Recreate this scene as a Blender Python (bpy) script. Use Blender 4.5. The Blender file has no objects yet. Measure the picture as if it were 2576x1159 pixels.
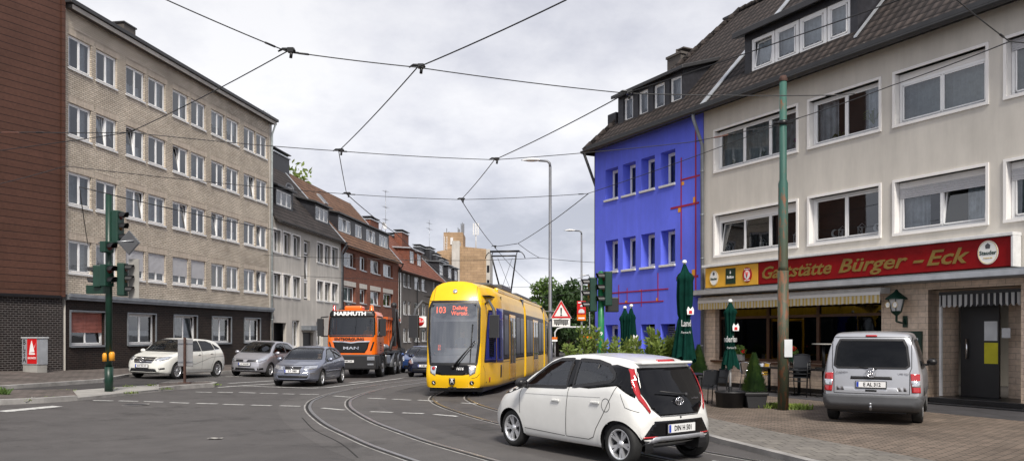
import bpy, bmesh, math, random
import numpy as np
from mathutils import Vector, Matrix, geometry
from mathutils.bvhtree import BVHTree
R = math.radians
PI = math.pi
random.seed(7)
SC = bpy.context.scene
COL = SC.collection
# ---------------------------------------------------------------- site survey: camera 1.82 m above the road, looking along +Y
EYE, FOC, CX, HZ = 1.82, 2000.0, 1288.0, 840.0
def gz(x, y):                      # terrain: the street falls away, the left side climbs a little
    return -max(0.0, y-27)*0.014*(1 if y < 400 else 400/y) + min(1.2, max(0.0, -x-8)*0.035)
def G(px, py, up=0.0):             # where a sight line meets the ground
    r = (px-CX)/FOC; k = (py-HZ)/FOC
    y = EYE/max(k, 1e-4)
    for _ in range(30):
        y = (EYE-gz(r*y, y)-up)/k
    return (r*y, y)
def at(px, py, y):                 # point on a sight line at distance y
    return Vector(((px-CX)/FOC*y, y, EYE+(HZ-py)/FOC*y))
def atz(px, py, z):
    y = (z-EYE)*FOC/(HZ-py)
    return Vector(((px-CX)/FOC*y, y, z))
# ---------------------------------------------------------------- materials
MATS = {}
def newmat(name):
    m = bpy.data.materials.new(name); m.use_nodes = True
    nt = m.node_tree; b = nt.nodes['Principled BSDF']
    MATS[name] = m
    return m, nt, b
def nd(nt, kind, **kw):
    n = nt.nodes.new(kind)
    for k, v in kw.items():
        if hasattr(n, k): setattr(n, k, v)
        else: n.inputs[k].default_value = v
    return n
def c4(c): return (c[0], c[1], c[2], 1.0)
def mul(c, k): return tuple(min(1, max(0, v*k)) for v in c)
def ramp(nt, fac, stops):
    r = nt.nodes.new('ShaderNodeValToRGB'); e = r.color_ramp.elements
    while len(e) < len(stops): e.new(0.5)
    for i, (p, c) in enumerate(stops): e[i].position = p; e[i].color = c4(c) if len(c) == 3 else c
    nt.links.new(fac, r.inputs['Fac']); return r.outputs['Color']
def noise(nt, vec, scale, detail=4, rough=.55):
    n = nd(nt, 'ShaderNodeTexNoise'); n.inputs['Scale'].default_value = scale
    n.inputs['Detail'].default_value = detail; n.inputs['Roughness'].default_value = rough
    nt.links.new(vec, n.inputs['Vector']); return n.outputs['Fac']
def mixc(nt, fac, a, b, mode='MIX'):
    m = nt.nodes.new('ShaderNodeMix'); m.data_type = 'RGBA'; m.blend_type = mode
    for sock, v in ((0, fac), (6, a), (7, b)):
        if isinstance(v, (int, float)): m.inputs[sock].default_value = v
        elif isinstance(v, tuple): m.inputs[sock].default_value = c4(v)
        else: nt.links.new(v, m.inputs[sock])
    return m.outputs[2]
def mathn(nt, op, a, b=0.0):
    m = nt.nodes.new('ShaderNodeMath'); m.operation = op
    for i, v in enumerate((a, b)):
        if isinstance(v, (int, float)): m.inputs[i].default_value = v
        else: nt.links.new(v, m.inputs[i])
    return m.outputs[0]
def coords(nt): return nt.nodes.new('ShaderNodeTexCoord').outputs['Object']
def bumpn(nt, b, h, strength=.3, dist=.02):
    n = nt.nodes.new('ShaderNodeBump'); n.inputs['Strength'].default_value = strength
    n.inputs['Distance'].default_value = dist
    nt.links.new(h, n.inputs['Height']); nt.links.new(n.outputs['Normal'], b.inputs['Normal'])
def M(name, col=None, rough=.6, metal=0.0, var=.12, vscale=3.0, bump=0.0, bscale=40.0, coat=0.0, spec=None, em=0.0):
    if name in MATS: return MATS[name]
    m, nt, b = newmat(name)
    v = coords(nt)
    n = noise(nt, v, vscale)
    nt.links.new(ramp(nt, n, [(.3, mul(col, 1-var)), (.7, mul(col, 1+var))]), b.inputs['Base Color'])
    b.inputs['Roughness'].default_value = rough; b.inputs['Metallic'].default_value = metal
    if coat: b.inputs['Coat Weight'].default_value = coat; b.inputs['Coat Roughness'].default_value = .04
    if spec is not None: b.inputs['Specular IOR Level'].default_value = spec
    if bump: bumpn(nt, b, noise(nt, v, bscale, 3), bump, .01)
    if em:
        b.inputs['Emission Color'].default_value = c4(col); b.inputs['Emission Strength'].default_value = em
    return m
def wallvec(nt):                   # (x+y, z) for upright faces in a building's own axes
    s = nt.nodes.new('ShaderNodeSeparateXYZ'); nt.links.new(coords(nt), s.inputs[0])
    c = nt.nodes.new('ShaderNodeCombineXYZ')
    nt.links.new(mathn(nt, 'ADD', s.outputs[0], s.outputs[1]), c.inputs[0]); nt.links.new(s.outputs[2], c.inputs[1])
    return c.outputs[0]
def brick(name, c1, c2, mortar, w=.24, h=.075, ms=.01, bump=.4, rough=.8, stain=.25, flat=False, off=.5, dirt=None, swap=False):
    if name in MATS: return MATS[name]
    m, nt, b = newmat(name)
    v = coords(nt) if flat else wallvec(nt)
    if swap:
        s = nt.nodes.new('ShaderNodeSeparateXYZ'); nt.links.new(v, s.inputs[0])
        c = nt.nodes.new('ShaderNodeCombineXYZ'); nt.links.new(s.outputs[1], c.inputs[0]); nt.links.new(s.outputs[0], c.inputs[1]); v = c.outputs[0]
    t = nt.nodes.new('ShaderNodeTexBrick'); nt.links.new(v, t.inputs['Vector'])
    t.offset = off
    for k, x in (('Scale', 1.0), ('Brick Width', w), ('Row Height', h), ('Mortar Size', ms), ('Mortar Smooth', .3), ('Bias', 0.0)): t.inputs[k].default_value = x
    t.inputs['Color1'].default_value = c4(c1); t.inputs['Color2'].default_value = c4(c2); t.inputs['Mortar'].default_value = c4(mortar)
    n = noise(nt, coords(nt), .6, 6, .65)
    n2 = noise(nt, coords(nt), 9, 4, .6)
    col = mixc(nt, 1.0, t.outputs['Color'], ramp(nt, n, [(.3, (1-stain,)*3), (.65, (1.08,)*3)]), 'MULTIPLY')
    col = mixc(nt, 1.0, col, ramp(nt, n2, [(.3, (.85,)*3), (.7, (1.12,)*3)]), 'MULTIPLY')
    nt.links.new(col, b.inputs['Base Color'])
    b.inputs['Roughness'].default_value = rough; b.inputs['Specular IOR Level'].default_value = .25
    bumpn(nt, b, mathn(nt, 'SUBTRACT', 1.0, t.outputs['Fac']), bump, .01)
    return m
def stucco(name, col, stain=.14, streak=.10, bump=.25, rough=.9):
    if name in MATS: return MATS[name]
    m, nt, b = newmat(name)
    v = coords(nt)
    mp = nd(nt, 'ShaderNodeMapping'); mp.inputs['Scale'].default_value = (1.6, 1.6, .22); nt.links.new(v, mp.inputs[0])
    n1 = noise(nt, v, .45, 6, .6); n2 = noise(nt, mp.outputs[0], 1.6, 6, .7); n3 = noise(nt, v, 60, 2)
    c = mixc(nt, 1.0, col, ramp(nt, n1, [(.3, (1-stain,)*3), (.7, (1+stain*.5,)*3)]), 'MULTIPLY')
    c = mixc(nt, 1.0, c, ramp(nt, n2, [(.3, (1-streak,)*3), (.6, (1.04,)*3)]), 'MULTIPLY')
    nt.links.new(c, b.inputs['Base Color']); b.inputs['Roughness'].default_value = rough
    bumpn(nt, b, n3, bump, .006)
    return m
def rooftile(name, c1, c2, dark, w=.3, h=.26, moss=.0):
    if name in MATS: return MATS[name]
    m, nt, b = newmat(name)
    s = nt.nodes.new('ShaderNodeSeparateXYZ'); nt.links.new(coords(nt), s.inputs[0])
    c = nt.nodes.new('ShaderNodeCombineXYZ'); nt.links.new(s.outputs[0], c.inputs[0]); nt.links.new(s.outputs[2], c.inputs[1])
    t = nt.nodes.new('ShaderNodeTexBrick'); nt.links.new(c.outputs[0], t.inputs['Vector']); t.offset = 0.0
    for k, x in (('Scale', 1.0), ('Brick Width', w), ('Row Height', h), ('Mortar Size', .012), ('Mortar Smooth', .2), ('Bias', 0.0)): t.inputs[k].default_value = x
    t.inputs['Color1'].default_value = c4(c1); t.inputs['Color2'].default_value = c4(c2); t.inputs['Mortar'].default_value = c4(dark)
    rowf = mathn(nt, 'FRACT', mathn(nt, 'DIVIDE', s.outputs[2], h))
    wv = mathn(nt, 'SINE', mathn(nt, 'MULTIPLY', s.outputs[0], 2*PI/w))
    n = noise(nt, coords(nt), 1.1, 6, .7); n2 = noise(nt, coords(nt), 14, 3, .7)
    col = mixc(nt, 1.0, t.outputs['Color'], ramp(nt, n, [(.3, (.7,)*3), (.7, (1.25,)*3)]), 'MULTIPLY')
    if moss: col = mixc(nt, ramp(nt, n2, [(.66, (0,)*3), (.76, (moss,)*3)]), col, (.33, .31, .25))
    row_shade = ramp(nt, rowf, [(.0, (.25,)*3), (.3, (1.0,)*3), (1.0, (1.35,)*3)]); valley_shade = ramp(nt, mathn(nt, 'ADD', mathn(nt, 'MULTIPLY', wv, .5), .5), [(.0, (.55,)*3), (.7, (1.2,)*3)])  # shade under each tile row and in the valleys, multiplied into the colour
    nt.links.new(mixc(nt, 1.0, mixc(nt, 1.0, col, row_shade, 'MULTIPLY'), valley_shade, 'MULTIPLY'), b.inputs['Base Color']); b.inputs['Roughness'].default_value = .85; b.inputs['Specular IOR Level'].default_value = .2
    hgt = mathn(nt, 'ADD', mathn(nt, 'MULTIPLY', rowf, -1.6), mathn(nt, 'MULTIPLY', wv, .45))
    bumpn(nt, b, hgt, 1.0, .035)
    return m
def glassmat(name, tint=(.5, .55, .56), refl=.10, rough=.02, body=None):
    if name in MATS: return MATS[name]
    m = bpy.data.materials.new(name); m.use_nodes = True; nt = m.node_tree; nt.nodes.clear(); MATS[name] = m
    out = nt.nodes.new('ShaderNodeOutputMaterial')
    tr = nd(nt, 'ShaderNodeBsdfTransparent'); tr.inputs[0].default_value = c4(tint)
    gl = nd(nt, 'ShaderNodeBsdfGlossy'); gl.inputs['Roughness'].default_value = rough; gl.inputs[0].default_value = (.95, .97, 1, 1)
    n = noise(nt, coords(nt), .8, 2); bp = nt.nodes.new('ShaderNodeBump'); bp.inputs['Strength'].default_value = .08; bp.inputs['Distance'].default_value = .02
    nt.links.new(n, bp.inputs['Height']); nt.links.new(bp.outputs[0], gl.inputs['Normal'])
    lw = nd(nt, 'ShaderNodeFresnel'); lw.inputs['IOR'].default_value = 1.5
    fac = mathn(nt, 'MAXIMUM', mathn(nt, 'MINIMUM', mathn(nt, 'ADD', lw.outputs[0], refl), 1.0), .0)
    mx = nt.nodes.new('ShaderNodeMixShader'); nt.links.new(fac, mx.inputs[0]); nt.links.new(tr.outputs[0], mx.inputs[1]); nt.links.new(gl.outputs[0], mx.inputs[2])
    nt.links.new(mx.outputs[0], out.inputs[0])
    return m
# ---------------------------------------------------------------- object helpers
def tag(o, label=None, cat=None, group=None, kind=None):
    if label: o['label'] = label
    if cat: o['category'] = cat
    if group: o['group'] = group
    if kind: o['kind'] = kind
    return o
def thing(name, loc, rz, label, cat, group=None, scale=None):
    o = bpy.data.objects.new(name, None); COL.objects.link(o)
    o.location = loc; o.rotation_euler = (0, 0, rz); o.empty_display_size = .2
    if scale: o.scale = (scale,)*3
    return tag(o, label, cat, group)
def copy_tree(o, parent=None):
    c = o.copy(); COL.objects.link(c)
    if parent: c.parent = parent
    for ch in list(o.children): copy_tree(ch, c)
    return c
class MB:
    def __init__(s): s.v = []; s.f = []; s.m = []; s.cur = 0; s.sm = []; s.smooth = False
    def mi(s, i): s.cur = i; return s
    def add(s, vs, fs):
        k = len(s.v); s.v += [tuple(v) for v in vs]
        for f in fs: s.f.append(tuple(k+i for i in f)); s.m.append(s.cur); s.sm.append(s.smooth)
        return s
    def box(s, x0, x1, y0, y1, z0, z1):
        return s.add([(x0,y0,z0),(x1,y0,z0),(x1,y1,z0),(x0,y1,z0),(x0,y0,z1),(x1,y0,z1),(x1,y1,z1),(x0,y1,z1)],
                     [(0,3,2,1),(4,5,6,7),(0,1,5,4),(1,2,6,5),(2,3,7,6),(3,0,4,7)])
    def obox(s, c, ax, ay, az):     # oriented box: centre and three half vectors
        c = Vector(c); ax = Vector(ax); ay = Vector(ay); az = Vector(az)
        return s.add([c-ax-ay-az, c+ax-ay-az, c+ax+ay-az, c-ax+ay-az, c-ax-ay+az, c+ax-ay+az, c+ax+ay+az, c-ax+ay+az],
                     [(0,3,2,1),(4,5,6,7),(0,1,5,4),(1,2,6,5),(2,3,7,6),(3,0,4,7)])
    def quad(s, a, b, c, d): return s.add([a, b, c, d], [(0,1,2,3)])
    def poly(s, pts): return s.add(pts, [tuple(range(len(pts)))])
    def prism(s, pts, a, b, axis='y'):   # 2-D outline swept along an axis
        n = len(pts)
        def mk(p, t):
            if axis == 'y': return (p[0], t, p[1])
            if axis == 'x': return (t, p[0], p[1])
            return (p[0], p[1], t)
        vs = [mk(p, a) for p in pts]+[mk(p, b) for p in pts]
        fs = [tuple(range(n)), tuple(range(2*n-1, n-1, -1))]+[(i, n+i, n+(i+1) % n, (i+1) % n) for i in range(n)]
        return s.add(vs, fs)
    def tube(s, pts, r, n=8, cap=True):
        pts = [Vector(p) for p in pts]; rr = r if isinstance(r, (list, tuple)) else [r]*len(pts)
        sm = s.smooth; s.smooth = True
        vs = []; prev = None
        for i, p in enumerate(pts):
            d = (pts[min(i+1, len(pts)-1)]-pts[max(i-1, 0)])
            if d.length < 1e-9: d = Vector((0, 0, 1))
            d.normalize()
            if prev is None:
                a = d.cross(Vector((0, 0, 1)))
                if a.length < 1e-3: a = Vector((1, 0, 0))
            else: a = prev-d*prev.dot(d)
            a.normalize(); prev = a; b = d.cross(a)
            for k in range(n):
                t = 2*PI*k/n; vs.append(p+(a*math.cos(t)+b*math.sin(t))*rr[i])
        fs = []
        for i in range(len(pts)-1):
            for k in range(n): fs.append((i*n+k, i*n+(k+1) % n, (i+1)*n+(k+1) % n, (i+1)*n+k))
        if cap: fs.append(tuple(range(n-1, -1, -1))); fs.append(tuple((len(pts)-1)*n+k for k in range(n)))
        s.add(vs, fs); s.smooth = sm; return s
    def lathe(s, prof, o=(0,0,0), axis='z', n=24, a0=0, a1=2*PI):
        full = abs(a1-a0-2*PI) < 1e-6; m = n if full else n+1
        vs = []
        for (r, h) in prof:
            for k in range(m):
                t = a0+(a1-a0)*k/n; c, q = r*math.cos(t), r*math.sin(t)
                p = (c, q, h) if axis == 'z' else ((c, h, q) if axis == 'y' else (h, c, q))
                vs.append((p[0]+o[0], p[1]+o[1], p[2]+o[2]))
        fs = []
        for i in range(len(prof)-1):
            for k in range(n if full else n): fs.append((i*m+k, i*m+(k+1) % m, (i+1)*m+(k+1) % m, (i+1)*m+k))
        sm = s.smooth; s.smooth = True; s.add(vs, fs); s.smooth = sm; return s
    def sphere(s, c, r, nu=12, nv=8, sc=(1,1,1)):
        prof = [(max(1e-4, r*math.sin(PI*i/nv))*1.0, -r*math.cos(PI*i/nv)) for i in range(nv+1)]
        k = len(s.v); s.lathe(prof, n=nu)
        for i in range(k, len(s.v)):
            v = s.v[i]; s.v[i] = (v[0]*sc[0]+c[0], v[1]*sc[1]+c[1], v[2]*sc[2]+c[2])
        return s
    def grid(s, f, nu, nv):
        vs = [f(i/nu, j/nv) for j in range(nv+1) for i in range(nu+1)]
        fs = [(j*(nu+1)+i, j*(nu+1)+i+1, (j+1)*(nu+1)+i+1, (j+1)*(nu+1)+i) for j in range(nv) for i in range(nu)]
        return s.add(vs, fs)
    def mesh(s, name, mats):
        me = bpy.data.meshes.new(name); me.from_pydata(s.v, [], s.f)
        if not isinstance(mats, (list, tuple)): mats = [mats]
        for m in mats: me.materials.append(MATS[m] if isinstance(m, str) else m)
        me.polygons.foreach_set('material_index', s.m); me.polygons.foreach_set('use_smooth', s.sm)
        me.update(); return me
    def build(s, name, mats, parent=None, bevel=0, fix=True, seg=2):
        me = s.mesh(name, mats)
        if fix:
            bm = bmesh.new(); bm.from_mesh(me); bmesh.ops.recalc_face_normals(bm, faces=bm.faces)
            if bevel:
                es = [e for e in bm.edges if len(e.link_faces) == 2 and e.calc_face_angle(0) > .6]
                if es: bmesh.ops.bevel(bm, geom=es, offset=bevel, segments=seg, profile=.5, affect='EDGES', clamp_overlap=True)
            bm.to_mesh(me); bm.free()
        return link(name, me, parent)
def link(name, me, parent=None, loc=None, rot=None):
    o = bpy.data.objects.new(name, me); COL.objects.link(o)
    if parent: o.parent = parent
    if loc is not None: o.location = loc
    if rot is not None: o.rotation_euler = rot
    return o
def text_me(s, size, mat, ext=.004, bold=0.0, shear=0.0, sx=1.0, align='CENTER', space=1.0, res=2):
    cu = bpy.data.curves.new('lettering', 'FONT'); cu.body = s; cu.size = size; cu.extrude = ext; cu.offset = bold*size
    cu.shear = shear; cu.align_x = align; cu.align_y = 'CENTER'; cu.space_character = space; cu.resolution_u = res
    o = bpy.data.objects.new('lettering', cu); COL.objects.link(o)
    dg = bpy.context.evaluated_depsgraph_get(); me = bpy.data.meshes.new_from_object(o.evaluated_get(dg))
    bpy.data.objects.remove(o); bpy.data.curves.remove(cu)
    me.materials.clear(); me.materials.append(MATS[mat] if isinstance(mat, str) else mat)
    me.transform(Matrix.Diagonal((sx, 1, 1, 1)))
    return me
def frame_mat(o, xdir, up):          # matrix whose X reads along xdir and Y points up
    x = Vector(xdir).normalized(); u = Vector(up); u = (u-x*u.dot(x)).normalized(); z = x.cross(u)
    m = Matrix((x, u, z)).transposed().to_4x4(); m.translation = Vector(o); return m
def lettering(s, size, mat, o, xdir, up=(0,0,1), parent=None, name='lettering', **kw):
    me = text_me(s, size, mat, **kw); me.transform(frame_mat(o, xdir, up)); return link(name, me, parent)
def pchip(tab):
    xs = [p[0] for p in tab]; ys = [p[1] for p in tab]; n = len(xs)
    h = [xs[i+1]-xs[i] for i in range(n-1)]; d = [(ys[i+1]-ys[i])/h[i] for i in range(n-1)]
    m = [d[0]]+[0 if d[i-1]*d[i] <= 0 else 3*(h[i-1]+h[i])/((2*h[i]+h[i-1])/d[i-1]+(h[i]+2*h[i-1])/d[i]) for i in range(1, n-1)]+[d[-1]]
    def f(x):
        if x <= xs[0]: return ys[0]
        if x >= xs[-1]: return ys[-1]
        i = 0
        while x > xs[i+1]: i += 1
        t = (x-xs[i])/h[i]; t2 = t*t; t3 = t2*t
        return (2*t3-3*t2+1)*ys[i]+(t3-2*t2+t)*h[i]*m[i]+(-2*t3+3*t2)*ys[i+1]+(t3-t2)*h[i]*m[i+1]
    return f
def crom(pts, k, closed=False):       # Catmull-Rom through 2-D/3-D points
    pts = [np.array(p, float) for p in pts]; n = len(pts); out = []
    rng = range(n if closed else n-1)
    for i in rng:
        p0 = pts[(i-1) % n] if closed or i > 0 else pts[0]*2-pts[1]
        p1 = pts[i]; p2 = pts[(i+1) % n]
        p3 = pts[(i+2) % n] if closed or i+2 < n else pts[n-1]*2-pts[n-2]
        for j in range(k):
            t = j/k
            out.append(tuple(.5*((2*p1)+(-p0+p2)*t+(2*p0-5*p1+4*p2-p3)*t*t+(-p0+3*p1-3*p2+p3)*t**3)))
    if not closed: out.append(tuple(pts[-1]))
    return out
def inpoly(x, y, P):
    c = False; j = len(P)-1
    for i in range(len(P)):
        if (P[i][1] > y) != (P[j][1] > y) and x < (P[j][0]-P[i][0])*(y-P[i][1])/(P[j][1]-P[i][1])+P[i][0]: c = not c
        j = i
    return c
# ---------------------------------------------------------------- shared materials
M('white_pvc', (.84,.84,.84), .35, var=.05); M('dirty_white', (.62,.62,.62), .6, var=.12, vscale=5)
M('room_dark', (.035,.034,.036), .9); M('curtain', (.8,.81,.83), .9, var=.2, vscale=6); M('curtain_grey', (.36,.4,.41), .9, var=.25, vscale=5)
M('curtain_warm', (.5,.36,.2), .9); M('blind', (.5,.5,.52), .6, var=.05); M('blind_red', (.3,.1,.075), .6, var=.25)
M('zinc', (.2,.215,.235), .45, .3, var=.2); M('zinc_light', (.42,.44,.47), .4, .4, var=.15); M('gutter', (.03,.03,.032), .5, var=.2)
M('slate', (.018,.018,.023), .5, var=.35, vscale=6, bump=.5, bscale=14); M('wood_dark', (.055,.022,.012), .5, var=.3)
M('black', (.008,.008,.009), .4); M('black_plastic', (.018,.018,.02), .5, var=.1); M('rubber', (.012,.012,.012), .75, var=.2, vscale=20)
M('grey_plastic', (.07,.072,.078), .55); M('chrome', (.75,.75,.77), .12, 1.0, var=.03); M('alloy', (.7,.71,.73), .3, .75, var=.05); M('steel', (.32,.33,.35), .4, .9)
M('iron_wheel', (.3,.3,.31), .5, .6, var=.2, vscale=12)
M('interior', (.03,.03,.033), .8); M('seat', (.05,.05,.055), .9); M('skin', (.45,.26,.18), .6); M('cloth_dark', (.015,.017,.022), .9)
M('plate_white', (.72,.72,.72), .4, var=.03); M('plate_blue', (.01,.04,.35), .4); M('letter_black', (.008,.008,.008), .5); M('letter_white', (.8,.8,.8), .5, var=.02)
M('lamp_red', (.4,.008,.012), .12, var=.1, coat=1); M('lamp_clear', (.6,.62,.66), .08, .7, var=.25, vscale=25, coat=1); M('lamp_orange', (.75,.16,.01), .2, coat=1)
M('green_paint', (.004,.035,.022), .5, var=.2, vscale=4); M('green_dark', (.004,.03,.018), .4, var=.2); M('pole_green', (.02,.2,.07), .4, var=.25, vscale=5)
M('grey_pole', (.17,.175,.19), .5, .3, var=.12); M('wire', (.02,.02,.022), .5); M('wire_light', (.35,.42,.4), .5); M('insulator', (.12,.05,.035), .4)
M('sign_red', (.55,.01,.012), .4, var=.05); M('sign_white', (.78,.78,.76), .4, var=.03); M('sign_back', (.3,.3,.31), .5, .5, var=.1)
M('kerb', (.27,.26,.25), .85, var=.3, vscale=2.5, bump=.4); M('concrete', (.3,.29,.27), .85, var=.2, vscale=2)
M('white_line', (.47,.47,.455), .75, var=.4, vscale=9); M('rail_steel', (.35,.34,.34), .3, .8, var=.2, vscale=6); M('rail_groove', (.012,.011,.01), .8)
M('umbrella', (.003,.028,.021), .95, var=.3, vscale=5, bump=.6, bscale=18, spec=.08); M('gold', (.62,.4,.03), .5); M('sign_dark_red', (.22,.004,.006), .5, var=.12, spec=.15); M('gold_letter', (.2,.125,.022), .5)
M('ochre', (.68,.36,.035), .4, var=.06); M('tile_black', (.014,.014,.016), .3, var=.3); M('flower_red', (.65,.01,.012), .6); M('flower_purple', (.3,.06,.25), .6)
M('bark', (.06,.045,.03), .9, var=.3, vscale=8, bump=.5); M('paint_red_art', (.33,.01,.05), .6); M('paint_yellow_art', (.75,.33,.03), .6)
M('terracotta', (.2,.06,.03), .8, var=.2); M('orange_paint', (.83,.15,.006), .28, var=.06, coat=.6); M('orange_dirty', (.55,.1,.012), .55, var=.3, vscale=3)
M('tram_yellow', (.86,.50,.004), .32, var=.05, coat=.2); M('tram_blue', (.012,.018,.15), .3, coat=.5); M('led', (.9,.12,.03), .5, em=1.6)
M('headlamp_lit', (1,.75,.65), .5, em=1.0); M('paper_yellow', (.6,.55,.03), .8); M('paper_white', (.6,.62,.64), .8); M('orange_box', (.7,.3,.02), .4)
def carpaint(name, col, metal=.0, rough=.25):
    m = M(name, col, rough, metal, var=.05, vscale=2.5, coat=.5); return m
carpaint('paint_white', (.71,.71,.69)); carpaint('paint_cream', (.68,.68,.64)); carpaint('paint_silver', (.44,.45,.48), .5, .32)
carpaint('paint_greyblue', (.25,.27,.34), .7, .3); carpaint('paint_lightsilver', (.42,.42,.46), .6, .35); carpaint('paint_navy', (.012,.016,.04), .3, .25); carpaint('paint_blue', (.03,.07,.22), .4, .25)
glassmat('car_glass', (.5,.55,.54), .05); glassmat('tinted_glass', (.08,.085,.09), -.01); glassmat('window_glass', (.6,.64,.66), .07); glassmat('dark_window_glass', (.45,.48,.49), .06); glassmat('tram_glass', (.62,.65,.68), .2)
def foliage(name, c1, c2, c3):
    m, nt, b = newmat(name)
    oi = nt.nodes.new('ShaderNodeTexCoord').outputs['Object']
    n = noise(nt, oi, 2.2, 2); n2 = noise(nt, oi, 17, 2)
    f = mathn(nt, 'ADD', mathn(nt, 'MULTIPLY', n, .6), mathn(nt, 'MULTIPLY', n2, .4))
    nt.links.new(ramp(nt, f, [(.32, c1), (.5, c2), (.68, c3)]), b.inputs['Base Color'])
    b.inputs['Roughness'].default_value = .55
    if 'Transmission Weight' in b.inputs: pass
    tr = nd(nt, 'ShaderNodeBsdfTranslucent'); tr.inputs[0].default_value = c4(mul(c3, 1.3))
    mx = nt.nodes.new('ShaderNodeMixShader'); mx.inputs[0].default_value = .25
    out = nt.nodes['Material Output']; nt.links.new(b.outputs[0], mx.inputs[1]); nt.links.new(tr.outputs[0], mx.inputs[2]); nt.links.new(mx.outputs[0], out.inputs[0])
foliage('leaf_dark', (.012,.03,.01), (.03,.065,.018), (.06,.11,.025)); foliage('leaf_mid', (.035,.07,.015), (.075,.14,.025), (.14,.22,.04))
foliage('leaf_yellow', (.06,.1,.02), (.14,.2,.04), (.28,.34,.08)); foliage('leaf_conifer', (.01,.03,.012), (.03,.075,.018), (.11,.17,.035))
brick('brick_tan', (.66,.58,.48), (.53,.46,.37), (.22,.19,.16), .26, .085, .013, .4, stain=.32)
brick('brick_soldier', (.66,.57,.47), (.52,.44,.36), (.22,.19,.16), .075, .26, .01, .5, off=0)
brick('brick_black', (.026,.016,.013), (.013,.009,.008), (.06,.048,.042), .27, .085, .008, .35, .75, .3)
brick('brick_black_grey', (.022,.016,.015), (.012,.009,.009), (.14,.13,.125), .2, .085, .009, .35, .75, .3)
brick('brick_red', (.24,.075,.04), (.16,.05,.03), (.13,.10,.085), .25, .08, .009, .4)
brick('brick_beige', (.42,.285,.175), (.35,.235,.14), (.25,.18,.12), 1.2, .5, .03, .3)
brick('tile_beige', (.75,.6,.48), (.68,.54,.42), (.42,.32,.25), .4, .15, .007, .15, .5, .22)
brick('cladding', (.088,.041,.029), (.077,.036,.025), (.02,.01,.008), 23.0, .27, .014, .5, .5, .2)
brick('paving_red', (.225,.175,.14), (.15,.12,.098), (.055,.048,.04), .2, .1, .012, .4, .85, .4, flat=True)
brick('paving_grey', (.2,.185,.165), (.16,.148,.135), (.09,.085,.075), .3, .3, .012, .3, .85, .25, flat=True)
brick('paving_left', (.15,.125,.115), (.115,.1,.09), (.06,.055,.05), .3, .3, .015, .3, .85, .4, flat=True)
brick('asphalt_slab', (.065,.063,.068), (.05,.049,.053), (.03,.03,.03), 1.4, 1.4, .02, .3, .7, .3, flat=True)
stucco('stucco_grey', (.60,.565,.51)); stucco('stucco_blue', (.125,.165,.86), .16, .10, .2); stucco('stucco_old', (.5,.47,.43), .2, .16); stucco('stucco_dark', (.1,.088,.08), .2, .15)
stucco('stucco_pale', (.5,.5,.5), .15); stucco('stucco_white', (.8,.78,.76), .05, .03)
rooftile('tile_brown', (.044,.035,.032), (.029,.024,.023), (.008,.007,.007), moss=.5); rooftile('tile_grey', (.05,.042,.04), (.034,.03,.029), (.012,.01,.01), .4, .3)
rooftile('tile_redbrown', (.16,.09,.058), (.115,.065,.044), (.03,.018,.014), .4, .33, .4); rooftile('tile_red', (.19,.07,.045), (.14,.055,.036), (.03,.014,.012), .4, .33, .2)
def asphalt(name, base, patch):
    m, nt, b = newmat(name); v = coords(nt)
    n1 = noise(nt, v, .18, 6, .6); n2 = noise(nt, v, 90, 2, .6); n3 = noise(nt, v, 1.3, 5, .7)
    c = ramp(nt, n1, [(.35, base), (.65, patch)])
    c = mixc(nt, 1.0, c, ramp(nt, n3, [(.35, (.88,)*3), (.65, (1.1,)*3)]), 'MULTIPLY')
    c = mixc(nt, 1.0, c, ramp(nt, n2, [(.35, (.72,)*3), (.7, (1.3,)*3)]), 'MULTIPLY')
    st = noise(nt, v, .55, 5, .75); c = mixc(nt, 1.0, c, ramp(nt, st, [(.33, (.62,)*3), (.45, (1.0,)*3), (.72, (1.0,)*3), (.8, (1.25,)*3)]), 'MULTIPLY')
    vo = nd(nt, 'ShaderNodeTexVoronoi'); vo.feature = 'DISTANCE_TO_EDGE'; vo.inputs['Scale'].default_value = .16
    dn = mixc(nt, .09, v, nd(nt, 'ShaderNodeTexNoise').outputs['Color']); nt.links.new(dn, vo.inputs['Vector'])
    nt.links.new(v, [n for n in nt.nodes if n.type == 'TEX_NOISE'][-1].inputs['Vector'])
    crack = ramp(nt, vo.outputs['Distance'], [(.0, (.45,)*3), (.0016, (1,)*3)])
    pass
    nt.links.new(c, b.inputs['Base Color']); b.inputs['Roughness'].default_value = .8; b.inputs['Specular IOR Level'].default_value = .35
    bumpn(nt, b, n2, .35, .008)
asphalt('asphalt', (.073,.068,.067), (.092,.086,.084)); asphalt('asphalt_dark', (.045,.042,.042), (.06,.056,.056)); asphalt('asphalt_light', (.086,.081,.079), (.105,.098,.095))
M('earth', (.1,.085,.06), .9, var=.3); M('grass', (.05,.1,.02), .9, var=.3)
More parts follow.
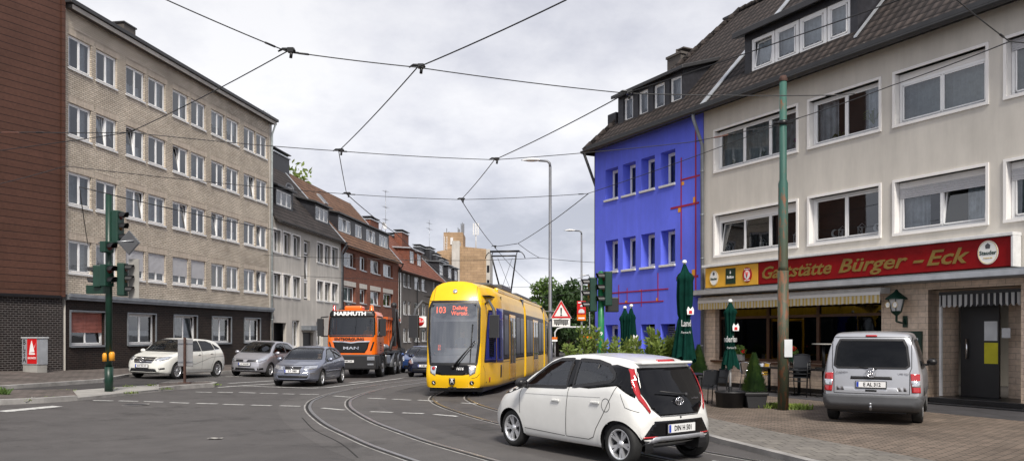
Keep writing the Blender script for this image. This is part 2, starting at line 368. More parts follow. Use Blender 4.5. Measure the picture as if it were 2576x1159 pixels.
def rustpole(name):
    m, nt, b = newmat(name); v = coords(nt)
    s = nt.nodes.new('ShaderNodeSeparateXYZ'); nt.links.new(v, s.inputs[0])
    mp = nd(nt, 'ShaderNodeMapping'); mp.inputs['Scale'].default_value = (6, 6, 1.6); nt.links.new(v, mp.inputs[0])
    n = noise(nt, mp.outputs[0], 1.4, 6, .7)
    low = ramp(nt, mathn(nt, 'DIVIDE', s.outputs[2], 8.0), [(.45, (.0,)*3), (.62, (1,)*3)])
    green = mixc(nt, low, (.05,.06,.035), (.03,.1,.08))
    lim = mathn(nt, 'SUBTRACT', n, mathn(nt, 'MULTIPLY', mathn(nt, 'GREATER_THAN', s.outputs[2], 5.1), .1))
    c = mixc(nt, ramp(nt, lim, [(.5, (0,)*3), (.58, (1,)*3)]), green, (.16,.065,.03))
    nt.links.new(c, b.inputs['Base Color']); b.inputs['Roughness'].default_value = .6; bumpn(nt, b, n, .4, .01)
rustpole('rusty_green')
M('rust', (.06,.028,.02), .8, var=.4, vscale=10)
def stripes(name, c1, c2, w):
    m, nt, b = newmat(name); s = nt.nodes.new('ShaderNodeSeparateXYZ'); nt.links.new(coords(nt), s.inputs[0])
    f = mathn(nt, 'GREATER_THAN', mathn(nt, 'FRACT', mathn(nt, 'DIVIDE', s.outputs[0], w)), .5)
    nt.links.new(mixc(nt, f, c1, c2), b.inputs['Base Color']); b.inputs['Roughness'].default_value = .9
stripes('awning_yellow', (.62,.58,.48), (.55,.4,.12), .13); stripes('awning_black', (.5,.5,.5), (.03,.03,.035), .14)
# ---------------------------------------------------------------- lofted bodies with panels, glass and seams laid on their skin
class Body:
    def __init__(s, xs, ringf, deform, capn=14):
        V = []; F = []; rings = []
        for x in xs:
            half = ringf(x)
            ring = [(-y, z) for y, z in half]+[(y, z) for y, z in reversed(half[1:-1])]
            rings.append(len(V)); V += [deform(x, y, z) for y, z in ring]
        n = len(ring); nh = len(half)
        for i in range(len(xs)-1):
            a, b = rings[i], rings[i+1]
            for k in range(n): F.append((a+k, a+(k+1) % n, b+(k+1) % n, b+k))
        for x, flip in ((xs[0], True), (xs[-1], False)):
            half = ringf(x); k0 = len(V)
            for y, z in half:
                for j in range(capn+1): t = -1+2*j/capn; V.append(deform(x, y*t, z))
            for i in range(nh-1):
                for j in range(capn):
                    q = (k0+i*(capn+1)+j, k0+i*(capn+1)+j+1, k0+(i+1)*(capn+1)+j+1, k0+(i+1)*(capn+1)+j)
                    F.append(q if not flip else q[::-1])
        bm = bmesh.new(); vs = [bm.verts.new(v) for v in V]
        for f in F:
            u = []
            for i in f:
                if not u or (Vector(V[i])-Vector(V[u[-1]])).length > 1e-5: u.append(i)
            if len(u) > 2 and (Vector(V[u[0]])-Vector(V[u[-1]])).length < 1e-5: u.pop()
            if len(u) > 2:
                try: bm.faces.new([vs[i] for i in u])
                except ValueError: pass
        bmesh.ops.remove_doubles(bm, verts=bm.verts, dist=1e-4)
        bmesh.ops.recalc_face_normals(bm, faces=bm.faces)
        for f in bm.faces: f.smooth = True
        s.bm = bm; bm.normal_update(); s.bvh = BVHTree.FromBMesh(bm)
    DIR = {'L': ((0,-9,0),(0,1,0)), 'R': ((0,9,0),(0,-1,0)), 'F': ((-9,0,0),(1,0,0)), 'B': ((30,0,0),(-1,0,0)), 'T': ((0,0,9),(0,0,-1))}
    def proj(s, u, v, mode, off=.003):
        o, d = Body.DIR[mode]
        p = {'L': (u, o[1], v), 'R': (u, o[1], v), 'F': (o[0], u, v), 'B': (o[0], u, v), 'T': (u, v, o[2])}[mode]
        h, nrm, _, _ = s.bvh.ray_cast(Vector(p), Vector(d))
        if h is None:
            q = {'L': (u, -.8, v), 'R': (u, .8, v), 'F': (.1, u, v), 'B': (3.6, u, v), 'T': (u, v, 1.4)}[mode]
            h, nrm, _, _ = s.bvh.find_nearest(Vector(q))
        if nrm.dot(Vector(d)) > 0: nrm = -nrm
        return h+nrm*off, nrm
    def panel(s, name, poly, mode, mat, parent, off=.004, res=.05, thick=.006, sm=True, flatten=False):
        P = []
        for i in range(len(poly)):
            a, b = Vector(poly[i]).to_2d(), Vector(poly[(i+1) % len(poly)]).to_2d(); k = max(1, int((b-a).length/res))
            P += [a.lerp(b, j/k) for j in range(k)]
        pts = list(P); n = len(P)
        x0, x1 = min(p.x for p in P), max(p.x for p in P); y0, y1 = min(p.y for p in P), max(p.y for p in P)
        x = x0+res/2
        while x < x1:
            y = y0+res/2
            while y < y1:
                if inpoly(x, y, P) and min((Vector((x, y))-p).length for p in P) > res*.45: pts.append(Vector((x, y)))
                y += res
            x += res
        vs, es, fs, *_ = geometry.delaunay_2d_cdt(pts, [], [list(range(n))], 1, 1e-5)
        V = []; N = []
        for v in vs:
            h, nn = s.proj(v.x, v.y, mode, off); V.append(h); N.append(nn)
        bm = bmesh.new(); bv = [bm.verts.new(v) for v in V]
        for f in fs:
            try: bm.faces.new([bv[i] for i in f]).smooth = sm
            except ValueError: pass
        bmesh.ops.recalc_face_normals(bm, faces=bm.faces)
        d = Vector(Body.DIR[mode][1])
        if bm.faces and sum(f.normal.dot(d) for f in bm.faces) > 0: bmesh.ops.reverse_faces(bm, faces=bm.faces)
        ed = [e for e in bm.edges if len(e.link_faces) == 1]
        if thick and ed:
            g = bmesh.ops.extrude_edge_only(bm, edges=ed)
            for e in g['geom']:
                if isinstance(e, bmesh.types.BMVert):
                    _, nn = min(((e.co-a).length_squared, b) for a, b in zip(V, range(len(V))))[0], None
                    e.co += d*thick
        me = bpy.data.meshes.new(name); bm.to_mesh(me); bm.free(); me.materials.append(MATS[mat])
        return link(name, me, parent)
    def strip(s, name, line, mode, w, mat, parent, off=.004, closed=False, step=.04):
        L = [Vector(p).to_2d() for p in line]
        if closed: L.append(L[0])
        P = []
        for i in range(len(L)-1):
            k = max(1, int((L[i+1]-L[i]).length/step)); P += [L[i].lerp(L[i+1], j/k) for j in range(k)]
        if not closed: P.append(L[-1])
        mb = MB(); mb.smooth = True; n = len(P); vs = []
        for i in range(n):
            a = P[(i-1) % n] if closed or i > 0 else P[0]; b = P[(i+1) % n] if closed or i < n-1 else P[-1]
            t = (b-a); t = t.normalized() if t.length > 1e-9 else Vector((1, 0)); q = Vector((-t.y, t.x))*w/2
            for sg in (-1, 1): vs.append(s.proj(P[i].x+q.x*sg, P[i].y+q.y*sg, mode, off)[0])
        fs = [(2*i, 2*((i+1) % n), 2*((i+1) % n)+1, 2*i+1) for i in range(n if closed else n-1)]
        mb.add(vs, fs); o = mb.build(name, mat, parent, fix=False); return o
    def cut(s, tests):
        kill = [f for f in s.bm.faces if any(t(f.calc_center_median(), f.normal) for t in tests)]
        bmesh.ops.delete(s.bm, geom=kill, context='FACES')
    def finish(s, name, mat, parent):
        me = bpy.data.meshes.new(name); s.bm.to_mesh(me); s.bm.free(); me.materials.append(MATS[mat]); return link(name, me, parent)
def polytest(P, mode, zmin=0):
    if mode == 'S': return lambda c, n: abs(n.y) > .35 and c.z > zmin and inpoly(c.x, c.z, P)
    if mode == 'F': return lambda c, n: n.x < -.12 and n.z > .05 and c.z > zmin and inpoly(c.y, c.z, P)
    return lambda c, n: n.x > .12 and c.z > zmin and inpoly(c.y, c.z, P)
def archtest(x, z, r, ymin): return lambda c, n: abs(c.y) > ymin and (c.x-x)**2+(c.z-z)**2 < r*r
def wheel(r, w, style, rimr, rimmat='alloy'):
    """one wheel, axle along y, outer face towards -y"""
    mb = MB(); h = w/2
    mb.lathe([(rimr, h), (r-.035, h), (r-.008, h-.02), (r, h-.045), (r, -h+.045), (r-.008, -h+.02), (r-.035, -h), (rimr+.004, -h+.004), (rimr-.012, -h+.02)], axis='y', n=40)
    ty = mb.mesh('tyre', 'rubber')
    mb = MB(); mb.lathe([(rimr, -h+.006), (rimr-.016, -h+.002), (rimr-.022, -h+.03), (rimr-.03, 0)], axis='y', n=40)
    d = -h+.035
    if style == 'truck':
        mb.lathe([(rimr-.02, -h+.02), (rimr*.72, d+.1), (rimr*.45, d+.1), (rimr*.42, d-.04), (rimr*.2, d-.06), (.001, d-.06)], axis='y', n=32)
        for k in range(10):
            t = 2*PI*k/10; mb.lathe([(.02, 0), (.02, -.04), (.001, -.04)], o=(rimr*.58*math.cos(t), d+.1, rimr*.58*math.sin(t)), axis='y', n=6)
    else:
        mb.lathe([(.055, d+.01), (.05, d-.012), (.001, d-.014)], axis='y', n=20)
        ns = {'pair5': 5, 'multi': 9, 'spoke5': 5, 'cap': 7}[style]
        for k in range(ns):
            offs = (-.2, .2) if style == 'pair5' else ((0,) if style != 'multi' else (-.07, .07))
            for o in offs:
                t = 2*PI*k/ns; t2 = t+o*.9; t1 = t+o*(.55 if style == 'pair5' else 1)
                wd = {'pair5': .017, 'multi': .011, 'spoke5': .035, 'cap': .03}[style]
                a = Vector((.04*math.cos(t1), d, .04*math.sin(t1))); b = Vector(((rimr-.02)*math.cos(t2), d-.008, (rimr-.02)*math.sin(t2)))
                u = (b-a).normalized(); q = Vector((-u.z, 0, u.x))
                mb.add([a-q*wd*.8, a+q*wd*.8, b+q*wd*1.3, b-q*wd*1.3]+[p+Vector((0, .03, 0)) for p in (a-q*wd*.8, a+q*wd*.8, b+q*wd*1.3, b-q*wd*1.3)],
                       [(0,1,2,3), (0,4,5,1), (1,5,6,2), (2,6,7,3), (3,7,4,0)])
    rm = mb.mesh('rim', rimmat)
    mb = MB(); mb.lathe([(rimr-.025, .02), (rimr*.3, .035), (.001, .035)], axis='y', n=24); bk = mb.mesh('brake_disc', 'grey_plastic' if style != 'truck' else 'black')
    return ty, rm, bk
def put_wheel(parts, x, y, z, parent, steer=0, spin=0):
    w = bpy.data.objects.new('wheel', None); COL.objects.link(w); w.parent = parent
    w.location = (x, y, z); w.rotation_euler = (0, 0, (PI if y > 0 else 0)+steer)
    for me in parts:
        o = link(me.name, me, w); o.rotation_euler = (0, spin, 0)
    return w
def plate(s, x, y, z, parent, nx, w=.52, h=.11, size=.09, tilt=0, seal=True, sx=.8):
    """number plate centred at x,y,z; nx = +1 faces +x (rear), -1 faces -x (front)"""
    mb = MB(); mb.box(-.006, .006, -w/2, w/2, -h/2, h/2); mb.mi(1).box(.0065, .008, *((-w/2+.005, -w/2+.045)), -h/2+.005, h/2-.005)
    mb.mi(2).box(-.012, -.004, -w/2-.015, w/2+.015, -h/2-.025, h/2+.012)
    o = mb.build('number_plate', ['plate_white', 'plate_blue', 'black'], parent)
    lettering(s, size, 'letter_black', (.009, .02, -.002), (0, 1, 0), parent=o, ext=.001, bold=.02, sx=sx)
    o.location = (x, y, z); o.rotation_euler = (0, tilt, 0 if nx > 0 else PI)
    return o
def seats(parent, rows, zf, w, wheelx=None, left=True):
    for x in rows:
        for y in (-w, w):
            mb = MB(); mb.obox((x, y, zf+.12), (.24, 0, .03), (0, .22, 0), (0, 0, .08)); mb.obox((x+.26, y, zf+.45), (.05, 0, -.01), (0, .21, 0), (.08, 0, .3))
            mb.obox((x+.36, y, zf+.84), (.04, 0, 0), (0, .12, 0), (.01, 0, .08)); mb.build('seat', 'seat', parent, bevel=.04)
    if wheelx:
        mb = MB(); c = Vector((wheelx, -w, zf+.48)); pts = [c+Vector((.07*math.sin(t), .18*math.cos(t), .17*math.sin(t))) for t in [2*PI*k/20 for k in range(21)]]
        mb.tube(pts, .016, 6, False); mb.tube([c, c+Vector((-.2, 0, -.08))], .05); mb.tube([pts[0], c, pts[10]], .014); mb.build('steering_wheel', 'black', parent)
def ring_std(zb, zs, zt, hw, hr):
    h = zs-zb; u = zt-zs
    pts = [(0, zb), (hw*.78, zb), (hw*.92, zb+.02), (hw*.968, zb+.12*h+.02), (hw*.99, zb+.35*h), (hw, zb+.62*h), (hw*.992, zb+.86*h), (hw*.965, zs),
           (hw*.965*.45+hr*.55+.012, zs+.5*u), (hr+.01, zs+.84*u), (hr-.06, zs+.955*u), (hr*.7, zt-.016*min(1, u/.3)), (hr*.35, zt-.004), (0, zt)]
    o = crom(pts, 4); o[0] = (0, zb); o[-1] = (0, zt)
    return [(max(0, y), z) for y, z in o]
def make_body(sp, ringf=ring_std):
    f = {k: pchip(sp[k]) for k in ('top', 'belt', 'bot', 'hw', 'hr')}; L = sp['L']
    xs = [L*i/sp.get('n', 150) for i in range(sp.get('n', 150)+1)]
    xs = sorted(set([x for x in xs]+[.006, .012, .018, .035, .05, .07, L-.006, L-.012, L-.018, L-.035, L-.05, L-.07]))
    bf, br, lf, lr = sp.get('bowF', .16), sp.get('bowR', .1), sp.get('leanF', .1), sp.get('leanR', .1)
    def deform(x, y, z):
        w = f['hw'](L/2)
        a = math.exp(-(x/.45)**2); b = math.exp(-((L-x)/.4)**2)
        q = min(1.2, abs(y)/w)
        x2 = x+bf*q**2.4*a-br*q**2.4*b+lf*max(0, z-.45)*math.exp(-(x/.3)**2)-lr*max(0, z-.6)*math.exp(-((L-x)/.3)**2)
        e = .035*math.exp(-(x/.05)**2)+.03*math.exp(-((L-x)/.05)**2)
        zc = .45
        return (x2, y*(1-e), zc+(z-zc)*(1-e))
    def rf(x):
        zt = f['top'](x); zs = min(f['belt'](x), zt-.03); return ringf(f['bot'](x), zs, zt, f['hw'](x), min(f['hr'](x), f['hw'](x)-.02))
    b = Body(xs, rf, deform); b.f = f; return b
def car(name, sp, paint, label, loc, rz, cat='car', group=None, scale=None):
    root = thing(name, loc, rz, label, cat, group, scale)
    b = make_body(sp); wr = sp['wr']; ar = sp.get('ar', wr+.055); yw = sp['yw']
    tests = []
    S = sp['side_windows']
    for P in S:
        P2 = P
        for m in 'LR': b.panel('side_window', P2, m, sp.get('glass_side', 'car_glass'), root, .001, .07, 0)
        for m in 'LR': b.strip('window_seal', P2, m, .045, 'black_plastic', root, .006, True)
        tests.append(polytest(P, 'S', .6))
    if sp.get('windscreen'):
        b.panel('windscreen', sp['windscreen'], 'F', sp.get('glass_front', 'car_glass'), root, .001, .09, 0); b.strip('window_seal', sp['windscreen'], 'F', .045, 'black_plastic', root, .006, True); tests.append(polytest(sp['windscreen'], 'F', .6))
    if sp.get('rear_window'):
        b.panel('rear_window', sp['rear_window'], 'B', sp.get('glass_rear', 'car_glass'), root, .001, .07, 0)
        if sp.get('rear_seal', 1): b.strip('window_seal', sp['rear_window'], 'B', .04, 'black_plastic', root, .006, True)
        tests.append(polytest(sp['rear_window'], 'B', .6))
    for (nm, P, m, mt, off) in sp.get('panels', []):
        for mm in ('LR' if m == 'S' else m):
            b.panel(nm, P, mm, mt, root, off, .05)
    for (nm, P, m, mt, off) in sp.get('pairs', []):          # mirrored front/rear panels
        b.panel(nm, P, m, mt, root, off, .045); b.panel(nm, [(-y, z) for y, z in P][::-1], m, mt, root, off, .045)
    for (nm, P, m, w, mt, cl) in sp.get('strips', []):
        for mm in ('LR' if m == 'S' else m): b.strip(nm, P, mm, w, mt, root, .0035, cl)
    for x in sp['axles']:
        arc = [(x+(ar+.012)*math.cos(t), wr+(ar+.012)*math.sin(t)) for t in [PI*(-.08+1.16*k/28) for k in range(29)]]
        arc = [p for p in arc if p[1] > b.f['bot'](p[0])+.02]
        for m in 'LR': b.strip('arch_lip', arc, m, .05, sp.get('lip', paint), root, .006)
        tests.append(archtest(x, wr, ar, sp['W']/2-.34))
        mb = MB()
        for sg in (-1, 1):
            ys = sorted((sg*(sp['W']/2-.36), sg*(sp['W']/2-.035)))
            vs = [(x+ar*1.01*math.cos(t), y if abs(y) < sp['W']/2-.2 else sg*(min(b.f['hw'](x+ar*math.cos(t)*1.15), sp['W']/2)-.05-(.05 if abs(x-sp['L']/2) > sp['L']*.3 and (x-sp['L']/2)*math.cos(t) > 0 else 0)), wr+ar*1.01*math.sin(t)) for y in ys for t in [PI*(-.1+1.2*k/20) for k in range(21)]]
            mb.add(vs, [(k, k+1, 21+k+1, 21+k) for k in range(20)])
            yi = ys[0] if sg > 0 else ys[1]; mb.poly([(x+ar*1.01*math.cos(t), yi, wr+ar*1.01*math.sin(t)) for t in [PI*(-.1+1.2*k/20) for k in range(21)]])
        mb.build('wheel_arch', 'black', root, fix=False)
    b.cut(tests); b.finish('body', paint, root)
    W = sp['W']; f = b.f
    mb = MB(); mb.box(.35, sp['L']-.3, -W/2+.3, W/2-.3, .2, .3); mb.box(sp['dash'], sp['dash']+.35, -W/2+.12, W/2-.12, .5, sp['dashz']); mb.box(sp['dash']+.35, sp['L']-.35, -W/2+.1, W/2-.1, .3, .42)
    mb.build('floor_pan', 'interior', root, bevel=.02)
    mb = MB(); wx = sp.get('cabin', (sp['dash'], sp['L']-.4))
    for sg in (-1, 1): mb.box(wx[0], wx[1], *sorted((sg*(W/2-.12), sg*(W/2-.09))), .4, f['belt'](wx[0]+.5)-.03)
    mb.build('door_lining', 'interior', root)
    seats(root, sp['rows'], .42, W/2-.45, sp['dash']+.48)
    wp = wheel(wr, sp.get('tw', .18), sp['style'], sp['rim'], sp.get('rimmat', 'alloy'))
    for i, x in enumerate(sp['axles']):
        for y in (-yw, yw): put_wheel(wp, x, y, wr, root, sp.get('steer', 0) if i == 0 else 0, random.random()*6)
    if sp.get('mirror'):
        mx, mz = sp['mirror']
        for sg in (-1, 1):
            mb = MB(); y = W/2*.965
            mb.sphere((mx, sg*(y+.12), mz+.02), 1, 16, 10, (.075, .105, .075)); mb.mi(1).tube([(mx-.01, sg*(y-.06), mz-.06), (mx, sg*(y+.06), mz-.03)], .025); mb.mi(1).sphere((mx+.035, sg*(y+.125), mz+.02), 1, 12, 8, (.05, .085, .06))
            mb.build('wing_mirror', [sp.get('mirror_mat', paint), 'black'], root)
    for (hx, hz) in sp.get('handles', []):
        for sg, m in ((-1, 'L'), (1, 'R')):
            p, n = b.proj(hx, hz, m, .004)
            mb = MB(); mb.box(hx-.085, hx+.085, *sorted((p.y, p.y+sg*.022)), hz-.016, hz+.016); mb.build('door_handle', sp.get('handle_mat', paint), root, bevel=.008)
    return root, b
M('black_gloss', (.004,.004,.005), .03, 0, var=.02, spec=.35); M('lamp_white', (.7,.7,.72), .2, 0, coat=1)
def place(o, L=4.2):
    x, y = o.location.x, o.location.y; a = o.rotation_euler.z; ex = (math.cos(a), math.sin(a)); ey = (-ex[1], ex[0])
    mx, my = x+ex[0]*L/2, y+ex[1]*L/2
    sx = (gz(x+ex[0]*L, y+ex[1]*L)-gz(x, y))/L; sy = (gz(mx+ey[0], my+ey[1])-gz(mx-ey[0], my-ey[1]))/2
    o.location.z += gz(x, y); o.rotation_euler = (math.atan(sy), -math.atan(sx), a)
def origin(contact, ex, lx, ly):
    n = math.hypot(*ex); ex = (ex[0]/n, ex[1]/n); ey = (-ex[1], ex[0])
    return (contact[0]-lx*ex[0]-ly*ey[0], contact[1]-lx*ex[1]-ly*ey[1], 0), math.atan2(ex[1], ex[0])
# ---- the white hatchback in front
AY = dict(L=3.455, W=1.615, wr=.285, ar=.33, yw=.67, tw=.175, rim=.202, style='pair5', axles=(.715, 3.055), n=190,
  top=[(0,.64),(.12,.72),(.45,.87),(.85,.985),(1.15,1.19),(1.5,1.385),(1.8,1.445),(2.2,1.46),(2.7,1.435),(3.05,1.385),(3.16,1.34),(3.24,1.2),(3.34,1.0),(3.41,.84),(3.455,.66)],
  belt=[(0,.5),(.4,.74),(.85,.89),(1.5,.935),(2.4,.985),(3.0,1.02),(3.25,.93),(3.455,.56)],
  bot=[(0,.3),(.3,.2),(3.0,.2),(3.25,.26),(3.455,.34)],
  hw=[(0,.6),(.15,.71),(.4,.78),(.8,.8),(2.0,.8075),(2.9,.808),(3.15,.79),(3.35,.745),(3.455,.69)],
  hr=[(0,.5),(.4,.62),(.85,.66),(1.3,.585),(1.8,.565),(2.6,.56),(3.0,.545),(3.16,.54),(3.25,.57),(3.4,.58),(3.455,.56)],
  side_windows=[[(1.03,.955),(1.25,1.14),(1.5,1.3),(1.68,1.362),(1.98,1.375),(2.03,.985)], [(2.17,1.0),(2.13,1.372),(2.5,1.36),(2.74,1.31),(2.9,1.2),(2.93,1.14),(2.88,1.1)]],
  windscreen=[(-.62,1.02),(.62,1.02),(.54,1.3),(.46,1.345),(-.46,1.345),(-.54,1.3)],
  dash=.98, dashz=.93, rows=(1.5, 2.35), mirror=(1.14, .99), mirror_mat='black_plastic', handles=[(1.83,.79), (2.66,.815)], bowF=.2, bowR=.12, leanR=.02, cabin=(1.0, 3.0),
  panels=[('door_pillar', [(2.03,.985),(1.98,1.375),(2.13,1.372),(2.17,1.0)], 'S', 'black_gloss', .004),
          ('door_pillar', [(2.17,1.0),(2.88,1.1),(2.93,1.14),(2.9,1.2),(2.74,1.31),(2.86,1.325),(3.14,1.27),(3.24,1.08),(3.26,.9),(3.12,.99),(3.02,1.05),(2.5,.99)], 'S', 'black_gloss', .0035),
          ('bonnet_trim', [(.3,.76),(.62,.86),(1.05,.985),(1.06,.945),(.7,.83)], 'S', 'black_gloss', .004),
          ('tailgate', [(-.52,1.285),(.52,1.285),(.585,1.1),(.6,.98),(.5,.78),(.36,.665),(-.36,.665),(-.5,.78),(-.6,.98),(-.585,1.1)], 'B', 'black_gloss', .006),
          ('lower_bumper', [(-.46,.6),(.46,.6),(.66,.36),(.64,.3),(-.64,.3),(-.66,.36)], 'B', 'black_gloss', .006),
          ('skid_strip', [(-.46,.4),(.46,.4),(.6,.31),(.5,.33),(.38,.345),(-.38,.345),(-.5,.33),(-.6,.31)], 'B', 'paint_silver', .02),
          ('brake_lamp', [(-.17,1.345),(.17,1.345),(.17,1.315),(-.17,1.315)], 'B', 'lamp_red', .06),
          ('grille', [(-.35,.62),(.35,.62),(.5,.4),(.4,.26),(-.4,.26),(-.5,.4)], 'F', 'black_gloss', .006)],
  pairs=[('tail_lamp', [(.55,1.27),(.59,1.265),(.645,1.1),(.655,.98),(.63,.87),(.53,.70),(.51,.73),(.595,.93),(.585,1.1)], 'B', 'lamp_red', .014),
         ('reflector', [(.42,.405),(.63,.405),(.64,.385),(.42,.385)], 'B', 'lamp_red', .012),
         ('headlamp', [(.34,.66),(.66,.74),(.7,.66),(.42,.56)], 'F', 'lamp_clear', .006)],
  strips=[('door_seam', [(1.0,.93),(.96,.8),(.98,.4),(1.02,.33),(2.0,.3)], 'S', .009, 'black', False), ('door_seam', [(2.09,1.0),(2.06,.7),(2.03,.31)], 'S', .009, 'black', False),
          ('door_seam', [(3.06,1.12),(2.98,.95),(2.82,.68),(2.66,.46),(2.6,.34),(2.5,.3),(2.03,.3)], 'S', .009, 'black', False),
          ('bumper_seam', [(3.1,.95),(3.18,.78),(3.33,.72)], 'S', .006, 'black', False), ('fuel_seam', [(2.86+.078*math.cos(t),.79+.088*math.sin(t)) for t in [2*PI*k/20 for k in range(20)]], 'L', .007, 'black', True),
          ('crease_shade', [(1.1,.845),(1.8,.86),(2.75,.885)], 'S', .004, 'grey_plastic', False),  # grey strip painted on as the shade line of the body crease
          ('tailgate_seam', [(-.36,.655),(.36,.655),(.5,.77)], 'B', .008, 'black', False), ('tailgate_seam', [(-.36,.655),(-.5,.77)], 'B', .008, 'black', False)])
s_ = 1.05
loc, rz = origin((1.47, 10.98), (.60, -.80), 3.055*s_, -.76*s_)
aygo, ab = car('hatchback_car', AY, 'paint_white', 'white five-door hatchback in the foreground turning away, black glass tailgate', loc, rz, scale=s_)
mb = MB(); mb.box(3.03, 3.235, -.5, .5, 1.33, 1.365); mb.build('roof_spoiler', 'paint_white', aygo, bevel=.016)
mb = MB(); mb.tube([(3.425, .12, .93), (3.42, -.02, .945), (3.395, -.34, .985)], [.018, .012, .008]); mb.sphere((3.43, .13, .925), .03); mb.build('rear_wiper', 'black_plastic', aygo)
mb = MB()
for rx_, rz_, cy, cz in ((.075, .052, 0, .845), (.03, .05, 0, .845), (.055, .02, 0, .868)):
    mb.tube([(ab.proj(cy, cz, 'B', .012)[0].x+.022, cy+rx_*math.cos(t), cz+rz_*math.sin(t)) for t in [2*PI*k/24 for k in range(25)]], .007, 6, False)
mb.build('badge', 'chrome', aygo); lettering('x-clusiv', .045, 'chrome', (ab.proj(.36, .87, 'B', .016)[0].x, .36, .87), (0, 1, 0), parent=aygo)
mb = MB(); mb.sphere((ab.proj(0, .635, 'B', .0)[0].x, 0, .635), .015); mb.build('tailgate_button', 'black', aygo)
plate('DIN H 501', ab.proj(0, .52, 'B', .02)[0].x, 0, .495, aygo, 1, size=.098, sx=.78)
mb = MB(); mb.lathe([(.028, 0), (.026, .004), (.001, .005)], n=12); pe = mb.mesh('seal', 'sign_red')
mb = MB(); mb.tube([(2.28,-.70,1.0),(2.5,-.66,1.14),(2.56,-.63,1.32)], .012); mb.build('seat_belt', 'black', aygo)
mb = MB(); mb.box(2.6,3.05,-.35,.35,1.31,1.312); mb.build('roof_lining', 'interior', aygo)
# ---- silver van at the tavern
def ring_van(zb, zs, zt, hw, hr):
    h = zs-zb; u = zt-zs
    pts = [(0, zb), (hw*.8, zb), (hw*.93, zb+.02), (hw*.975, zb+.1*h+.02), (hw*.995, zb+.35*h), (hw, zb+.62*h), (hw*.995, zb+.88*h), (hw*.975, zs),
           (hw*.5+hr*.5+.012, zs+.5*u), (hr+.008, zs+.86*u), (hr-.05, zs+.965*u), (hr*.7, zt-.012*min(1, u/.3)), (hr*.35, zt-.003), (0, zt)]
    o = crom(pts, 4); o[0] = (0, zb); o[-1] = (0, zt); return [(max(0, y), z) for y, z in o]
VAN = dict(L=4.405, W=1.794, wr=.31, ar=.37, yw=.77, tw=.2, rim=.2, style='cap', rimmat='alloy', axles=(.87, 3.551), n=150, lip='paint_silver',
  top=[(0,.7),(.12,.8),(.5,.97),(1.0,1.1),(1.4,1.4),(1.85,1.72),(2.3,1.8),(3.2,1.805),(4.0,1.79),(4.2,1.765),(4.3,1.62),(4.35,1.3),(4.38,1.02),(4.405,.66)],
  belt=[(0,.55),(.5,.85),(1.0,.98),(2.0,1.04),(3.5,1.05),(4.25,1.04),(4.36,.98),(4.405,.6)],
  bot=[(0,.28),(.4,.22),(3.9,.24),(4.405,.36)],
  hw=[(0,.66),(.15,.78),(.4,.86),(.8,.89),(3.9,.895),(4.2,.89),(4.405,.845)],
  hr=[(0,.5),(.5,.7),(1.0,.74),(1.6,.7),(2.2,.69),(4.0,.69),(4.25,.685),(4.35,.76),(4.405,.74)],
  side_windows=[[(1.35,1.08),(1.85,1.5),(2.0,1.6),(2.35,1.62),(2.38,1.08)], [(2.48,1.08),(2.46,1.62),(3.2,1.62),(3.22,1.08)], [(3.32,1.08),(3.3,1.62),(3.95,1.6),(4.08,1.1)]],
  rear_window=[(-.66,1.14),(-.62,1.5),(-.56,1.63),(.56,1.63),(.62,1.5),(.66,1.14),(.6,1.09),(-.6,1.09)], glass_rear='tinted_glass', glass_side='tinted_glass',
  windscreen=[(-.7,1.16),(.7,1.16),(.62,1.6),(-.62,1.6)], dash=1.15, dashz=1.0, rows=(1.9, 2.9), mirror=(1.55, 1.12), mirror_mat='black_plastic', handles=[], leanR=.0, leanF=.1, bowR=.07, bowF=.16,
  panels=[('tailgate_recess', [(-.36,.93),(.36,.93),(.37,.87),(-.37,.87)], 'B', 'black', .003), ('rear_bumper', [(-.8,.57),(.8,.57),(.84,.5),(.82,.3),(-.82,.3),(-.84,.5)], 'B', 'grey_plastic', .05),
          ('brake_lamp', [(-.1,1.715),(.1,1.715),(.1,1.685),(-.1,1.685)], 'B', 'lamp_red', .02), ('latch', [(-.1,.675),(.1,.675),(.1,.64),(-.1,.64)], 'B', 'black', .006),
          ('side_trim', [(1.2,.62),(3.1,.62),(3.1,.53),(1.2,.53)], 'S', 'grey_plastic', .015), ('side_bumper', [(4.0,.57),(4.39,.57),(4.39,.32),(4.0,.3)], 'S', 'grey_plastic', .02)],
  pairs=[('tail_lamp', [(.68,.99),(.83,.985),(.845,.63),(.705,.63),(.685,.8)], 'B', 'lamp_red', .012), ('lamp_strip', [(.69,.86),(.835,.86),(.84,.74),(.70,.74)], 'B', 'lamp_clear', .016)],
  strips=[('tailgate_seam', [(-.7,1.68),(.7,1.68),(.7,1.1),(.67,1.02),(.665,.6),(-.665,.6),(-.67,1.02),(-.7,1.1)], 'B', .012, 'black', True), ('door_seam', [(2.43,1.66),(2.44,.4)], 'S', .012, 'black', False), ('door_seam', [(3.27,1.66),(3.27,.8),(3.15,.5)], 'S', .012, 'black', False), ('door_seam', [(1.2,1.05),(1.15,.5)], 'S', .012, 'black', False)])
van, vb = car('delivery_van', VAN, 'paint_silver', 'silver van seen from behind, parked nose-in before the tavern entrance', (9.04, 19.15, .08), math.atan2(-.875, -.485), 'van')
mb = MB()
for k in range(1): mb.tube([(4.43, .085*math.cos(t), 1.0+.085*math.sin(t)) for t in [2*PI*k/28 for k in range(29)]], .008, 6, False)
